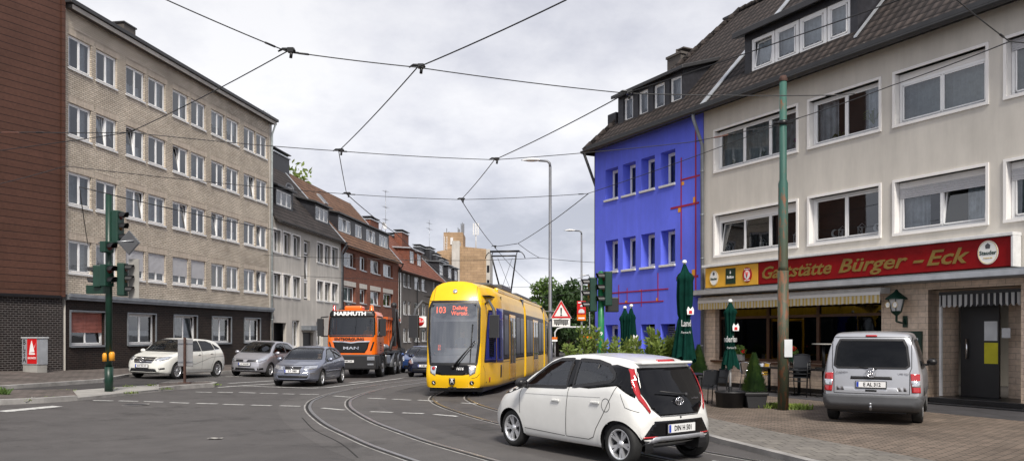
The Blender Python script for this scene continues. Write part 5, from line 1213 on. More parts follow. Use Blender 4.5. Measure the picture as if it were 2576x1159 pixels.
# ======== tan brick block on the left
B1 = Bld('apartment_block', 'tan brick five-storey block with paired white windows over a black tiled ground floor', (-17.86, 31.8), (.161, .987), (-.987, .161), group=None)
L1 = 17.93
cols = [.14+.02, 1.80, 3.78, 5.41, 7.36, 8.99, 10.92, 12.5, 14.45, 15.97]
zs = [4.30, 7.04, 9.82, 12.55]; W1, H1 = 1.38, 1.33
holes = [(x, x+W1-.02, z, z+H1) for x in cols for z in zs]
mb = MB(); wallpiece(mb, 0, L1, 3.42, 14.85, holes, 0, .14); B1.part(mb, 'brick_wall', 'brick_tan', fix=False)
gw = [(.34, 2.42), (3.98, 6.02), (7.55, 9.57), (11.1, 13.05), (14.6, 16.5)]
gh = [(a, b, 1.36, 2.74) for a, b in gw]
mb = MB(); wallpiece(mb, 0, L1, -1.0, 3.2, gh, .05, .22); B1.part(mb, 'base_wall', 'brick_black', fix=False)
mb = MB(); mb.box(0, L1+.02, -.16, .06, 3.2, 3.41); mb.box(0, L1+.02, -.22, -.16, 3.3, 3.45); B1.part(mb, 'cornice', 'zinc', bevel=.01)
mb = MB(); mb.box(0, L1+.1, -.3, .05, 14.85, 15.0); mb.mi(1).box(-.2, L1+.15, -.42, 8, 15.0, 15.16); B1.part(mb, 'flat_roof', ['stucco_dark', 'gutter'], bevel=.01)
mb = MB(); mb.box(0, L1+.05, -.33, -.3, 14.8, 14.98); B1.part(mb, 'fascia', 'stucco_old')
shell_back(B1, 0, L1, -1, 15.0, 9, 'stucco_old')
cur = ['sides', 'half', 'none', 'lace', 'grey', 'grey', 'half', 'sides', 'none', 'none']
til = {(2, 2): 0, (1, 2): 0, (4, 2): 0, (2, 1): 1, (4, 1): 1, (6, 1): 0, (9, 1): 0, (8, 2): 1, (9, 0): 0}
for j, z in enumerate(zs):
    for i, x in enumerate(cols):
        kw = dict(curtain=cur[(i*3+j*5) % 10], tilt=til.get((i, j), -1))
        if j == 3 and i in (0, 1, 3): kw['curtain'] = 'sides'
        if j == 3 and i in (6, 7): kw['curtain'] = 'lace'
        if j == 0 and i in (2, 3, 4, 5): kw['blind'] = .7
        if j == 0 and i in (6, 7): kw['curtain'] = 'warm'
        if j == 1 and i in (2, 3): kw['curtain'] = 'full'
        window(B1, x, x+W1-.02, z, z+H1, .08, lintel='brick_soldier', sillw=.03, **kw)
for i, (a, b) in enumerate(gw):
    kw = dict(blind=.62, blindmat='blind_red', curtain='none') if i == 0 else dict(curtain=['', 'half', 'grey', 'half', 'half'][i])
    window(B1, a, b, 1.36, 2.74, .2, tilt={2: 1, 0: 1}.get(i, -1), sill=False, **kw)
    mb = MB(); mb.box(a-.06, a, .0, .05, 1.3, 2.8); mb.box(b, b+.06, 0, .05, 1.3, 2.8); mb.box(a, b, 0, .05, 2.74, 2.8); mb.box(a, b, -.03, .2, 1.28, 1.355); B1.part(mb, 'window_surround', 'zinc')
downpipe(B1, L1-.12, 14.9, -.3, .3, .055, 'curtain_grey')
mb = MB(); mb.box(L1-.3, L1+.0, -.02, .0, 3.46, 14.84); B1.part(mb, 'pilaster', 'stucco_old')
ra, rb, rt = B1.s_(292, 1.6), B1.s_(341, 1.2), B1.z_(318, 74, 1.6); mb = MB(); mb.box(ra, rb, 1.2, 2.4, 15.16, rt); mb.mi(1).box(ra-.05, rb+.05, 1.15, 2.45, rt, rt+.07); B1.part(mb, 'roof_box', ['stucco_dark', 'gutter'])
# ======== brown clad block at the far left
d = Vector((.486, .874)); O = Vector((-17.92, 31.7))-d*5.5
B0 = Bld('clad_building', 'building clad in reddish-brown horizontal panels above black tiles, at the left edge', tuple(O), tuple(d), (-.874, .486))
mb = MB(); mb.box(0, 5.35, -.12, 8, 3.35, 19); B0.part(mb, 'cladding', 'cladding', fix=True)
mb = MB(); mb.box(5.36, 5.5, -.2, .1, 3.3, 19); B0.part(mb, 'edge_trim', 'cladding')
mb = MB(); mb.box(0, 5.5, 0, 7.9, -1, 3.25); B0.part(mb, 'base_wall', 'brick_black_grey', fix=True)
mb = MB(); mb.box(0, 5.4, -.16, .0, 3.25, 3.35); B0.part(mb, 'drip_edge', 'black')
# ======== terrace behind it
def terr(name, label, s0, s1): 
    o = SP(s0); return Bld(name, label, o, tuple(SD), tuple(SN))
ZE, ZR, TD = 9.35, 15.0, 5.0
B2 = terr('terraced_house', 'pale rendered terraced house with dark tiled roof and two dormers', .3, 12.7); L2 = 12.4
def cols_px(B, L, y): return [(B.s_(a), B.s_(b)) for a, b in L]
Z = lambda x, off=700: (off+x/2.759)*.905
c2 = [(B2.s_(Z(a)), B2.s_(Z(b))) for a, b in ((163,220),(240,297),(312,368),(500,545),(558,603),(613,660))]
st = (B2.s_(Z(400)), B2.s_(Z(435)))
hl = [(a, b, z, z+1.4) for a, b in c2 for z in (4.25, 7.0)]+[(st[0], st[1]+.3, 4.2, 8.3)]
gd = (B2.s_(788), B2.s_(825)) if False else (B2.s_((320+1275/2.927)*.905), B2.s_((320+1393/2.927)*.905))
g2 = [(B2.s_((320+1440/2.927)*.905), B2.s_((320+1500/2.927)*.905)), (B2.s_((320+1637/2.927)*.905), B2.s_((320+1692/2.927)*.905))]
dr = (B2.s_((320+1528/2.927)*.905), B2.s_((320+1612/2.927)*.905))
hl += [(gd[0], gd[1], -1.2, 2.55)]+[(a, b, .95, 2.75) for a, b in g2]+[(dr[0], dr[1], -1.2, 1.95)]
mb = MB(); wallpiece(mb, 0, L2, -1.2, ZE-.17, hl, 0, .22); B2.part(mb, 'wall', 'stucco_old', fix=False); shell_back(B2, 0, L2, -1.2, ZE, 10, 'stucco_old')
for i, (a, b) in enumerate(c2):
    for z in (4.25, 7.0): window(B2, a+.02, b-.02, z, z+1.4, .2, lights=1 if i > 2 else 2, tilt=0 if (i+int(z)) % 2 else -1, curtain=['half', 'none', 'grey'][i % 3]); 
    for z in (4.25, 7.0):
        mb = MB(); mb.box(a-.1, a, -.03, .22, z-.05, z+1.5); mb.box(b, b+.1, -.03, .22, z-.05, z+1.5); mb.box(a, b, -.03, .22, z+1.4, z+1.5); B2.part(mb, 'window_surround', 'stucco_white')
for k, (z0, z1) in enumerate(((4.3, 5.5), (5.55, 7.3), (7.4, 8.25))): window(B2, st[0]+.02, st[1]+.28, z0, z1, .2, lights=1, sill=False, tilt=0 if k == 1 else -1)
for a, b in g2: window(B2, a+.02, b-.02, .95, 2.75, .2, lights=1 if False else 2, curtain='half')
mb = MB(); mb.box(dr[0], dr[1], .2, .25, -1, 1.95); B2.part(mb, 'door', 'black_plastic'); mb = MB(); mb.box(dr[0]-.3, dr[1]+.3, -.7, .0, 2.1, 2.4); B2.part(mb, 'door_canopy', 'zinc')
mb = MB(); mb.box(gd[0], gd[1], .9, .95, -1.2, 2.5); B2.part(mb, 'garage_door', 'concrete')
roof(B2, 0, L2, ZE, ZR, TD, 'tile_grey', verge=.02); gutter(B2, 0, L2, ZE-.42); flash(B2, L2, ZE, ZR, TD); 
for (a, b) in ((2.13, 4.9), (9.03, 11.9)):
    n = 3; ww = (b-a-.3)/n; wn = [(a+.12, b-.12, ZE+1.0, ZE+2.0)]
    dormer(B2, a, b, .8, ZE+.8, ZE+2.2, 3.0, ZE+2.8, wins=wn)
    for k in range(3): window(B2, a+.13+ww*1.02*k, a+.13+ww*1.02*k+ww, ZE+1.0, ZE+2.0, .85, lights=1, sill=False, fw=.05, curtain='none', glass='window_glass')
for i in range(14): pass
chim_px(B2, 688, 728, 380, 4.5, 'slate', 3.2); dish(B2, (5.9, 1.5, 12.0), .42); skylight(B2, 1.0, 3.2, ZE, ZR, TD); downpipe(B2, L2-.1, ZE-.45, -.8, .45, .055, 'zinc')
antenna(B2, 13.0, 6.5, 14.0, 19.5, ((.0, .6), (1.6, .5)))
B3 = terr('terraced_house', 'red brick terraced house with a long dark four-window dormer', 12.72, 29.4); L3 = 16.7; B3.root.location.z = -.15
c3 = [(B3.s_(Z(a)), B3.s_(Z(b))) for a, b in ((703,795),(828,880),(910,985),(1008,1080))]
hl = [(a, b, z, z+h) for a, b in c3 for z, h in ((4.55, 1.25), (7.35, 1.2), (1.3, 1.4))]
mb = MB(); wallpiece(mb, 0, L3, -1.5, ZE-.17, hl, 0, .25); B3.part(mb, 'wall', 'brick_red', fix=False); shell_back(B3, 0, L3, -1.5, ZE, 10, 'brick_red')
for i, (a, b) in enumerate(c3):
    for z, h in ((4.55, 1.25), (7.35, 1.2), (1.3, 1.4)):
        window(B3, a+.35, b-.03, z+.02, z+h, .22, lights=2 if b-a > 1.9 else 1, curtain=['full', 'sides', 'full', 'none'][(i+int(z)) % 4], tilt=1 if i == 2 else -1, sillmat='zinc_light')
        mb = MB(); mb.box(a+.02, a+.33, .15, .22, z+.02, z+h); B3.part(mb, 'shutter_box', 'black_plastic')
    mb = MB(); mb.box(a-.1, b+.1, -.012, .05, 5.82, 6.22); B3.part(mb, 'lintel', 'stucco_old')
roof(B3, 0, L3, ZE, ZR, TD, 'tile_redbrown', verge=.02); gutter(B3, 0, L3, ZE-.42); flash(B3, L3, ZE, ZR, TD)
dw = [(B3.s_(Z(a), .8), B3.s_(Z(b), .8)) for a, b in ((665,760),(793,845),(878,950),(977,1045))]
a, b = B3.s_(Z(660), .8), B3.s_(Z(1050), .8)
dormer(B3, a, b, .8, ZE+.8, ZE+2.3, 3.3, ZE+2.8, wins=[(p, q, ZE+.95, ZE+2.05) for p, q in dw])
for i, (p, q) in enumerate(dw): window(B3, p+.01, q-.01, ZE+.95, ZE+2.05, .84, lights=[3, 2, 3, 3][i], sill=False, curtain='full', fw=.05, tilt=1 if i in (0, 2) else -1)
skylight(B3, 5.5, 3.6, ZE, ZR, TD); downpipe(B3, .15, ZE-.45, -.8, .45, .055, 'gutter'); downpipe(B3, L3-.1, ZE-.45, -.8, .45, .055, 'gutter')
chim_px(B3, 932, 953, 548, 4.4, 'brick_red'); dish(B3, (B3.s_(965, 3.6), 3.6, B3.z_(965, 568, 3.6)+.15), .42, mat='dirty_white'); antenna(B3, B3.s_(970, 4.6), 4.6, 12.0, B3.z_(970, 478, 4.6), ((.0, .6), (1.8, .7), (3.2, .6)))
B4 = terr('terraced_house', 'dark grey rendered house with red tiled roof and two small dormers', 29.42, 50.6); L4 = 21.1; B4.root.location.z = -.45
E4, R4 = 9.0, 13.9
zx4 = lambda x: (1040+x/4.828)*.905
zt4 = lambda x: (320+x/2.927)*.905
c4w = [(B4.s_(zt4(a)), B4.s_(zt4(b))) for a, b in ((2345,2370),(2382,2405),(2437,2478),(2495,2530))]
c4w += [(15.2, 16.4), (18.0, 19.3)]
hl = [(a, b, z, z+1.35) for a, b in c4w for z in (1.5, 4.3, 7.1)]
mb = MB(); wallpiece(mb, 0, L4, -1.8, E4-.17, hl, 0, .2); B4.part(mb, 'wall', 'stucco_dark', fix=False); shell_back(B4, 0, L4, -1.8, E4, 10, 'stucco_dark')
for i, (a, b) in enumerate(c4w):
    for z in (1.5, 4.3, 7.1): window(B4, a+.01, b-.01, z, z+1.35, .12, lights=2 if b-a > 1 else 1, curtain=['half', 'full', 'none'][(i+int(z)) % 3])
x = B4.s_(zt4(2312)); window(B4, x-.3, x+.6, 3.4, 8.4, -.02, lights=1, sill=False, transom=.5, fw=.12)
roof(B4, 0, L4, E4, R4, TD, 'tile_red', verge=.02); gutter(B4, 0, L4, E4-.42); flash(B4, L4, E4, R4, TD); downpipe(B4, 7.2, E4-.45, -1.2, .45, .055, 'gutter')
for (p, q) in ((480, 535), (580, 632)):
    a, b = B4.s_(zx4(p), 1.0), B4.s_(zx4(q), 1.0)
    dormer(B4, a-.25, b+.25, 1.0, E4+.9, E4+2.6, 3.4, E4+2.75, 'brick_red', roofmat='zinc_light', wins=[(a, b, E4+1.1, E4+2.4)]); window(B4, a+.01, b-.01, E4+1.1, E4+2.4, 1.05, lights=2, sill=False, curtain='half')
chim_px(B4, 1011, 1028, 581, 3.6, 'brick_red', 4.0); chim_px(B4, 991, 1013, 590, 4.6, 'slate'); antenna(B4, B4.s_(1080, 5.2), 5.2, 12.0, B4.z_(1080, 545, 5.2), ((.5, .9), (1.3, 1.1))); skylight(B4, 3.0, 3.2, E4, R4, TD)
sg = MB(); sg.box(9.0, 10.6, -.9, -.7, 2.3, 3.9)
so_ = thing('pub_sign', (SP(29.42+8.6, -.1)[0], SP(38, -.1)[1], 3.1-.5), math.atan2(SD.y, SD.x)-PI/2+.25, 'square white box sign with a round red emblem on the dark grey house', 'sign')
mb = MB(); mb.box(-.9, .9, -.12, .12, -.75, .75); mb.build('sign_box', 'sign_white', so_, bevel=.03)
mb = MB(); mb.lathe([(.001, -.14), (.6, -.14), (.6, -.12)], axis='y', n=28); mb.build('emblem', 'sign_red', so_); lettering('MÜLLER', .34, 'sign_white', (0, -.15, .08), (1, 0, 0), parent=so_, sx=1.25, bold=.02, ext=.006)
so_.location.x, so_.location.y = at(1056, 809, 83)[0], 83; so_.location.z = at(1056, 809, 83)[2]; so_.scale = (.75,)*3
B5 = terr('terraced_house', 'distant terraced house with dark roof and grey zinc dormers beyond the dark grey one', 50.62, 66); L5 = 15; B5.root.location.z = -.7
mb = MB(); E5, R5 = 9.0, 13.6; hl = [(1.0+2.6*k, 2.2+2.6*k, z, z+1.35) for k in range(5) for z in (1.5, 4.3, 7.1)]
wallpiece(mb, 0, L5, -1.8, E5-.17, hl, 0, .2); B5.part(mb, 'wall', 'stucco_dark', fix=False); shell_back(B5, 0, L5, -1.8, E5, 10, 'stucco_dark')
for h_ in hl: window(B5, h_[0], h_[1], h_[2], h_[3], .12, curtain='half')
roof(B5, 0, L5, E5, R5, TD, 'tile_grey', verge=.02); gutter(B5, 0, L5, E5-.42); flash(B5, L5, E5, R5, TD)
for a in (1.2, 6.6, 10.8): dormer(B5, a, a+2.6, .9, E5+.8, E5+2.7, 3.4, E5+2.85, 'slate', roofmat='zinc', wins=[(a+.3, a+2.3, E5+1.1, E5+2.4)]); window(B5, a+.3, a+2.3, E5+1.1, E5+2.4, .95, lights=2, sill=False)
chim_px(B5, 1056, 1078, 619, 4.6, 'slate', 3); chim_px(B5, 1081, 1094, 623, 4.0, 'slate', 4); chim_px(B5, 1096, 1109, 638, 3.6, 'slate', 4); chim_px(B5, 1112, 1129, 651, 3.2, 'slate', 4); skylight(B5, 4.6, 3.1, E5, R5, TD)
B6 = terr('terraced_house', 'furthest low terraced house with dark roof beside the tall beige block', 65.7, 82); B6.root.location.z = -1.0; L6 = 17
mb = MB(); hl = [(1.0+2.8*k, 2.2+2.8*k, z, z+1.35) for k in range(5) for z in (1.5, 4.3)]
wallpiece(mb, 0, L6, -1.8, 7.4, hl, 0, .2); B6.part(mb, 'wall', 'stucco_old', fix=False); shell_back(B6, 0, L6, -1.8, 7.5, 10, 'stucco_old')
for h_ in hl: window(B6, h_[0], h_[1], h_[2], h_[3], .12)
roof(B6, 0, L6, 7.6, 11.8, TD, 'tile_grey', verge=.02); gutter(B6, 0, L6, 7.2)
for a in (1.5, 5.5, 9.5): dormer(B6, a, a+2.4, .9, 8.4, 10.0, 3.4, 10.2, 'slate', roofmat='zinc', wins=[(a+.3, a+2.1, 8.7, 9.8)]); window(B6, a+.3, a+2.1, 8.7, 9.8, .95, lights=2, sill=False)
# ======== tall beige block with aerials
TB = thing('tower_block', (0, 150, 0), 0, 'tall beige block with blank panelled gable and phone masts on its flat roof', 'building')
def X150(px): return (px-CX)/FOC*150
def Z150(py): return EYE+(HZ-py)/FOC*150
mb = MB()
def wedge(x0, x1, zt0, zt1, y0, y1, mt): mb.mi(mt).add([(x0,y0,-4),(x1,y0,-4),(x1,y1,-4),(x0,y1,-4),(x0,y0,zt0),(x1,y0,zt1),(x1,y1,zt1),(x0,y1,zt0)], [(0,3,2,1),(4,5,6,7),(0,1,5,4),(1,2,6,5),(2,3,7,6),(3,0,4,7)])
wedge(X150(1095), X150(1138), Z150(628), Z150(621), 3, 22, 0); wedge(X150(1156), X150(1223), Z150(619), Z150(626), 0, 22, 0)
mb.build('gable_wall', 'brick_beige', TB)
mb = MB(); mb.box(X150(1137.5), X150(1157), -1, 3.1, -4, Z150(607)); mb.build('stair_shaft', 'stucco_old', TB)
mb = MB(); mb.box(X150(1109), X150(1160), 6, 14, 15, Z150(582)+.6); mb.build('roof_house', 'brick_beige', TB)
mb = MB(); mb.box(X150(1223), X150(1232.5), .2, 22, -4, Z150(626)); o = mb.build('front_wall', 'stucco_old', TB)
for k in range(5):
    mb = MB(); z = 2.5+k*2.75; mb.box(X150(1225), X150(1231), .12, .2, z, z+1.3); mb.build('window', 'black_gloss', TB)
mb = MB(); mb.box(X150(1155), X150(1233.5), -.3, 22.3, Z150(621)-.4, Z150(621)+.0); 
mb = MB(); mb.box(X150(1127), X150(1134), 5.8, 6, Z150(606), Z150(588)); mb.build('roof_door', 'dirty_white', TB)
for (px, y0, y1, pan) in ((1116, 600, 562, 0), (1122, 600, 570, 0), (1146, 606, 560, 1), (1154, 606, 549, 1), (1157.5, 606, 546, 1), (1193, 622, 545, 2)):
    mb = MB(); mb.tube([(X150(px), 7, Z150(y0)-1.5), (X150(px), 7, Z150(y1))], .12 if pan == 2 else .08, 6)
    if pan:
        for dx in ((-.45, .45, 0) if pan == 2 else (.25,)): mb.box(X150(px)+dx-.13, X150(px)+dx+.13, 6.7, 6.9, Z150(y1)-(2.6 if pan == 2 else 2.2), Z150(y1)-.3)
    mb.build('phone_mast', 'dirty_white' if pan == 2 else 'grey_pole', TB)
mb = MB(); mb.tube([(X150(1112), 5.7, 15), (X150(1112), 5.7, Z150(585))], .05, 5); mb.tube([(X150(1118), 5.7, 15), (X150(1118), 5.7, Z150(585))], .05, 5)
for k in range(9): mb.tube([(X150(1112), 5.7, 16+.45*k), (X150(1118), 5.7, 16+.45*k)], .04, 5)
mb.build('ladder', 'dirty_white', TB)
# ======== blue house
BB = Bld('blue_house', 'bright blue corner house with white-silled deep windows and red painted lines', tuple(F0), tuple(FD), tuple(FN))
LB = 6.59; ZE2, ZR2, TD2 = 9.85, 15.15, 5.0
bw = [(BB.s_(a), BB.s_(b)) for a, b in ((1523,1554.6),(1566.6,1599),(1612.5,1647.4),(1662,1698.6))]
hl = [(a, b, z0, z1) for a, b in bw for z0, z1 in ((4.29, 5.64), (7.22, 8.54))]+[(bw[0][0], bw[0][1], .1, 2.2)]+[(a, b, 1.0, 2.2) for a, b in bw[1:]]
mb = MB(); wallpiece(mb, 0, LB, -.3, ZE2-.17, hl, 0, .42); BB.part(mb, 'wall', 'stucco_blue', fix=False)
mb = MB(); mb.quad((0,0,-.3),(0,10,-.3),(0,10,ZE2),(0,0,ZE2)); mb.quad((0,10,-.3),(LB,10,-.3),(LB,10,ZE2),(0,10,ZE2)); BB.part(mb, 'side_wall', 'stucco_dark', fix=False)
mb = MB(); mb.quad((.05,.9,-.3),(LB,.9,-.3),(LB,.9,ZE2),(.05,.9,ZE2)); BB.part(mb, 'room_shade_sheet', 'room_dark', fix=False)  # dark sheet painted as the unlit depth behind the windows
for i, (a, b) in enumerate(bw):
    for z0, z1 in ((4.29, 5.64), (7.22, 8.54)):
        window(BB, a+.01, b-.01, z0+.1, z1-.01, .36, lights=1, sill=False, curtain=['half', 'grey', 'grey', 'grey'][i], glass='dark_window_glass', fw=.07)
        mb = MB(); mb.box(a-.06, b+.02, -.06, .36, z0+.001, z0+.085); mb.box(b-.62 if b-a > .62 else a, b, .3, .36, z0+.085, z0+.16); BB.part(mb, 'sill', 'dirty_white', bevel=.01)
    if i == 0: window(BB, a+.01, b-.01, .1, 2.18, .34, lights=1, sill=False, glass='dark_window_glass', fw=.09)
    else:
        mb = MB()
        for k in range(14): mb.obox(((a+b)/2, .33, 1.05+k*.08), ((b-a)/2-.01, 0, 0), (0, .02, -.025), (0, .004, .004))
        BB.part(mb, 'louvre_shutter', 'sign_back')
def on(px, py): return (BB.s_(px), BB.z_(px, py))
art = [((1714,396.7),(1714,652),.05), ((1750.6,325),(1750.6,732),.06), ((1712,453),(1760.6,441),.06), ((1687.6,524.6),(1758.7,509.6),.07), ((1702,699),(1756.6,694),.08),
       ((1540.6,736.7),(1681.5,725.7),.045), ((1541.4,763.5),(1669.4,757),.045), ((1557,716),(1557,765),.03), ((1578,724),(1578,764),.03), ((1614,727),(1614,770),.03), ((1655.5,686),(1655.5,760),.04)]
mb = MB()
for k, (a, b, w_) in enumerate(art):
    A = on(*a); Bp = on(*b); y = -.012-.002*(k % 2)
    if abs(A[0]-Bp[0]) < .02: mb.box(A[0]-w_/2, A[0]+w_/2, y, -.001, min(A[1], Bp[1]), max(A[1], Bp[1]))
    else: zc_ = (A[1]+Bp[1])/2; mb.box(A[0], Bp[0], y, -.001, zc_-w_/2, zc_+w_/2)
BB.part(mb, 'painted_lines', 'paint_red_art', fix=False)
mb = MB()
for (a, b) in (((1715,457.6),(1721,465)), ((1706,520),(1713,533)), ((1744,496),(1749.5,511)), ((1741,678),(1750,694)), ((1609,729),(1613,733)), ((1573,756),(1577,762)), ((1651,749),(1655,756))):
    A = on(*a); Bp = on(*b); mb.box(A[0], Bp[0], -.009, -.001, Bp[1], A[1])
BB.part(mb, 'painted_squares', 'paint_yellow_art', fix=False)
gutter(BB, -.2, LB, ZE2-.42, .42, .1); mb = MB(); mb.box(-.1, LB, -.4, .0, ZE2-.32, ZE2-.2); BB.part(mb, 'soffit', 'gutter')
mb = MB(); mb.tube([(-.08, .1, ZE2-.4), (-.08, .1, -.2)], .07, 10); mb.tube([(-.25, -.4, ZE2-.45), (-.25, .25, ZE2-1.9), (-.25, .25, ZE2-2.8)], .06, 10); BB.part(mb, 'downpipe', 'gutter')
roof(BB, 0, LB, ZE2, ZR2, TD2, 'tile_brown', over=.35, hipL=3.2, verge=0.0)
mb = MB(); a = Vector((-.35, -.35, ZE2-.37+.05)); b = Vector((3.2, 5.0, ZR2+.05)); 
for k in range(22):
    p = a.lerp(b, k/22); q = a.lerp(b, (k+1.12)/22); mb.tube([p, q], [.1, .125], 8)
for k in range(10): mb.tube([(3.2+k*.35, 5.0, ZR2+.04), (3.2+k*.35+.39, 5.0, ZR2+.05)], [.1, .125], 8)
BB.part(mb, 'ridge_tiles', 'tile_brown')
a_, b_ = .8, 4.82; ds = [(BB.s_((1600+p/2.414)*.905, .6), BB.s_((1600+q/2.414)*.905, .6)) for p, q in ((320,385),(418,486),(520,597),(630,712))]
dormer(BB, a_, b_, .6, ZE2+.5, ZE2+1.75, 2.9, ZE2+2.5, wins=[(p, q, ZE2+.62, ZE2+1.6) for p, q in ds], over=.22)
for p, q in ds: window(BB, p+.01, q-.01, ZE2+.62, ZE2+1.6, .68, lights=1, sill=False, curtain='full', fw=.06)
mb = MB(); mb.box(.3, 1.2, 3.6, 4.4, 11, 13.8); mb.box(.25, 1.25, 3.55, 4.45, 13.8, 13.9); mb.tube([(.5, 4.0, 13.9), (.5, 4.0, 14.25)], .07, 8); mb.box(.8, 1.25, 3.7, 4.3, 14.05, 14.1); BB.part(mb, 'chimney', 'stucco_dark')
mb = MB(); mb.box(2.0, 2.8, 5.4, 6.2, 13, 15.3); mb.box(1.9, 2.9, 5.3, 6.3, 15.3, 15.38); BB.part(mb, 'chimney', 'slate')
mb = MB(); mb.box(-.1, .5, .7, 1.3, ZE2+.7, ZE2+1.25); BB.part(mb, 'dormer', 'slate', bevel=.03)
# ======== grey house with the tavern
o = FP(LB+.02); BG = Bld('tavern_house', 'grey rendered house with wide white-framed windows above the tavern', o, tuple(FD), tuple(FN)); LG = 16.5
rg = [(1796, 2009), (2032, 2218), (2246.5, 2488.5), (2525.5, 2800)]
GW = []
for a, b in rg: s0 = BG.s_(a); s1 = BG.s_(b); GW.append((s0, min(s1, s0+2.55) if a > 2500 else s1))
S = lambda px: BG.s_(px)
holes = [(a+.05, b-.05, z+.05, z+1.39) for a, b in GW for z in (4.43, 7.29)]
ZL = 3.3
pubwin = (BG.s_((1940+92/1.998)*.905), BG.s_((1940+1015/1.998)*.905), .95, 2.75)
ent = (BG.s_((1940+1275/1.998)*.905), BG.s_((1940+1792/1.998)*.905), .25, 2.95)
mb = MB(); wallpiece(mb, 0, LG, ZL, ZE2-.17, holes, 0, .26); BG.part(mb, 'wall', 'stucco_grey', fix=False)
mb = MB(); wallpiece(mb, 0, LG, .22, ZL, [(pubwin[0], pubwin[1], pubwin[2], pubwin[3]), (ent[0], ent[1], .22, ent[3])], .03, .35); BG.part(mb, 'tiled_wall', 'tile_beige', fix=False)
mb = MB(); mb.box(0, ent[0], .0, .05, -.2, .22); mb.box(ent[1], LG, 0, .05, -.2, .22); BG.part(mb, 'plinth', 'tile_black')
shell_back(BG, 0, LG, -.2, ZE2, 10, 'stucco_grey', (ent[0]-.02, ent[1]+.02, 3.2))
for j, z in enumerate((4.43, 7.29)):
    for i, (a, b) in enumerate(GW):
        mb = MB(); f = .07; a2, b2, z2, z3 = a, b, z-.02, z+1.46
        mb.box(a2, b2, -.035, .0, z3-f, z3); mb.box(a2, b2, -.045, .0, z2, z2+f); mb.box(a2, a2+f, -.035, 0, z2+f, z3-f); mb.box(b2-f, b2, -.035, 0, z2+f, z3-f)
        mb.box(a2+f-.015, a2+f, 0, .23, z2+f, z3-f); mb.box(b2-f, b2-f+.015, 0, .23, z2+f, z3-f); mb.box(a2+f, b2-f, 0, .23, z3-f, z3-f+.015); mb.box(a2+f, b2-f, 0, .23, z2+f-.015, z2+f)
        BG.part(mb, 'window_surround', 'stucco_white', fix=False)
        n = 3 if i == 0 else 2; top = z+1.388-(.16 if j == 0 and i != 1 else (.22 if i == 2 else .0))
        wo = window(BG, a+.08, b-.08, z+.06, top, .17, lights=n, sill=False, curtain=[['none', 'none', 'sides', 'grey'], ['grey', 'sides', 'grey', 'grey']][j][i], tilt={(0, 0): 0, (0, 2): 1}.get((j, i), -1), glass='window_glass', fw=.075)
        if top < z+1.3:
            mb = MB(); mb.box(a+.08, b-.08, .16, .26, top+.001, z+1.388); bx = BG.part(mb, 'shutter_box', 'stucco_white')
        if j == 0 and i == 2 or i == 3:
            mb = MB()
            for k in range(5): zz = top-.0-k*.055; mb.prism([(-.0, zz), (.014, zz-.027), (0, zz-.052), (.02, zz-.052), (.02, zz)], a+.1, b-.1, 'x')
            for q in range(len(mb.v)): v = mb.v[q]; mb.v[q] = (v[0], v[1]+.14, v[2])
            BG.part(mb, 'roller_shutter', 'blind', fix=False)
        # things on the sills
        y = .34
        def lantern(x, zz, h=.3):
            mb = MB(); r = .07
            for dx in (-r, r):
                for dy in (-r, r): mb.box(x+dx-.01, x+dx+.01, y+dy-.01, y+dy+.01, zz, zz+h)
            mb.box(x-r-.02, x+r+.02, y-r-.02, y+r+.02, zz, zz+.03); mb.box(x-r-.02, x+r+.02, y-r-.02, y+r+.02, zz+h, zz+h+.02); mb.tube([(x-r,y-r,zz+h+.02),(x,y,zz+h+.12),(x+r,y+r,zz+h+.02)], .01, 5)
            mb.tube([(x-r, y-r, zz+.03), (x+r, y-r, zz+h)], .009, 4); mb.tube([(x+r, y-r, zz+.03), (x-r, y-r, zz+h)], .009, 4); BG.part(mb, 'lantern', 'white_pvc')
        def plantlet(x, zz, h, col, leaf='leaf_mid', n=16, w=.25):
            mb = MB()
            for k in range(n):
                t = random.random()*2*PI; e = .5+random.random()*.5; p0 = Vector((x, y, zz+h*.25)); p1 = p0+Vector((math.cos(t)*w*.6, math.sin(t)*.06, h*.55*e)); p2 = p0+Vector((math.cos(t)*w*1.1, math.sin(t)*.1, h*(.1+.5*e)-.1))
                s = Vector((0.0, .0, .018)) if abs(math.cos(t)) > .5 else Vector((.018, 0, 0)); mb.add([p0, p1-s, p2, p1+s], [(0,1,2,3)])
            o = BG.part(mb, 'pot_plant', leaf, fix=False); mb = MB(); mb.lathe([(.05, zz), (.07, zz+.12), (.06, zz+.12)], o=(x, y, 0), n=12)
            if col: mb.sphere((x, y, zz+h*.8), .05); mb.sphere((x+.05, y, zz+h*.7), .04); mb.sphere((x-.03, y, zz+h*.9), .035)
            mb.build('flowers' if col else 'pot', col or 'terracotta', o)
        if (j, i) == (0, 0): lantern(a+.4, z+.12, .25); lantern(b-.35, z+.12, .3); lantern(a+1.9, z+.12, .2)
        if (j, i) == (0, 1):
            lantern(a+.95, z+.12, .26); lantern(a+1.6, z+.12, .26)
            for x in (a+.7, a+2.1):
                mb = MB(); P = [(x+.11*math.cos(t), z+.32+.11*math.sin(t)) for t in [R(60+240*k/12) for k in range(13)]]+[(x+.04+.085*math.cos(t), z+.32+.085*math.sin(t)) for t in [R(290-220*k/12) for k in range(13)]]
                mb.prism(P, .3, .32, 'y'); BG.part(mb, 'moon_ornament', 'white_pvc', fix=False)
        if (j, i) == (1, 1): plantlet(b-.5, z+.12, .8, None, 'leaf_yellow', 34, .32); plantlet(a+.85, z+.1, .35, None)
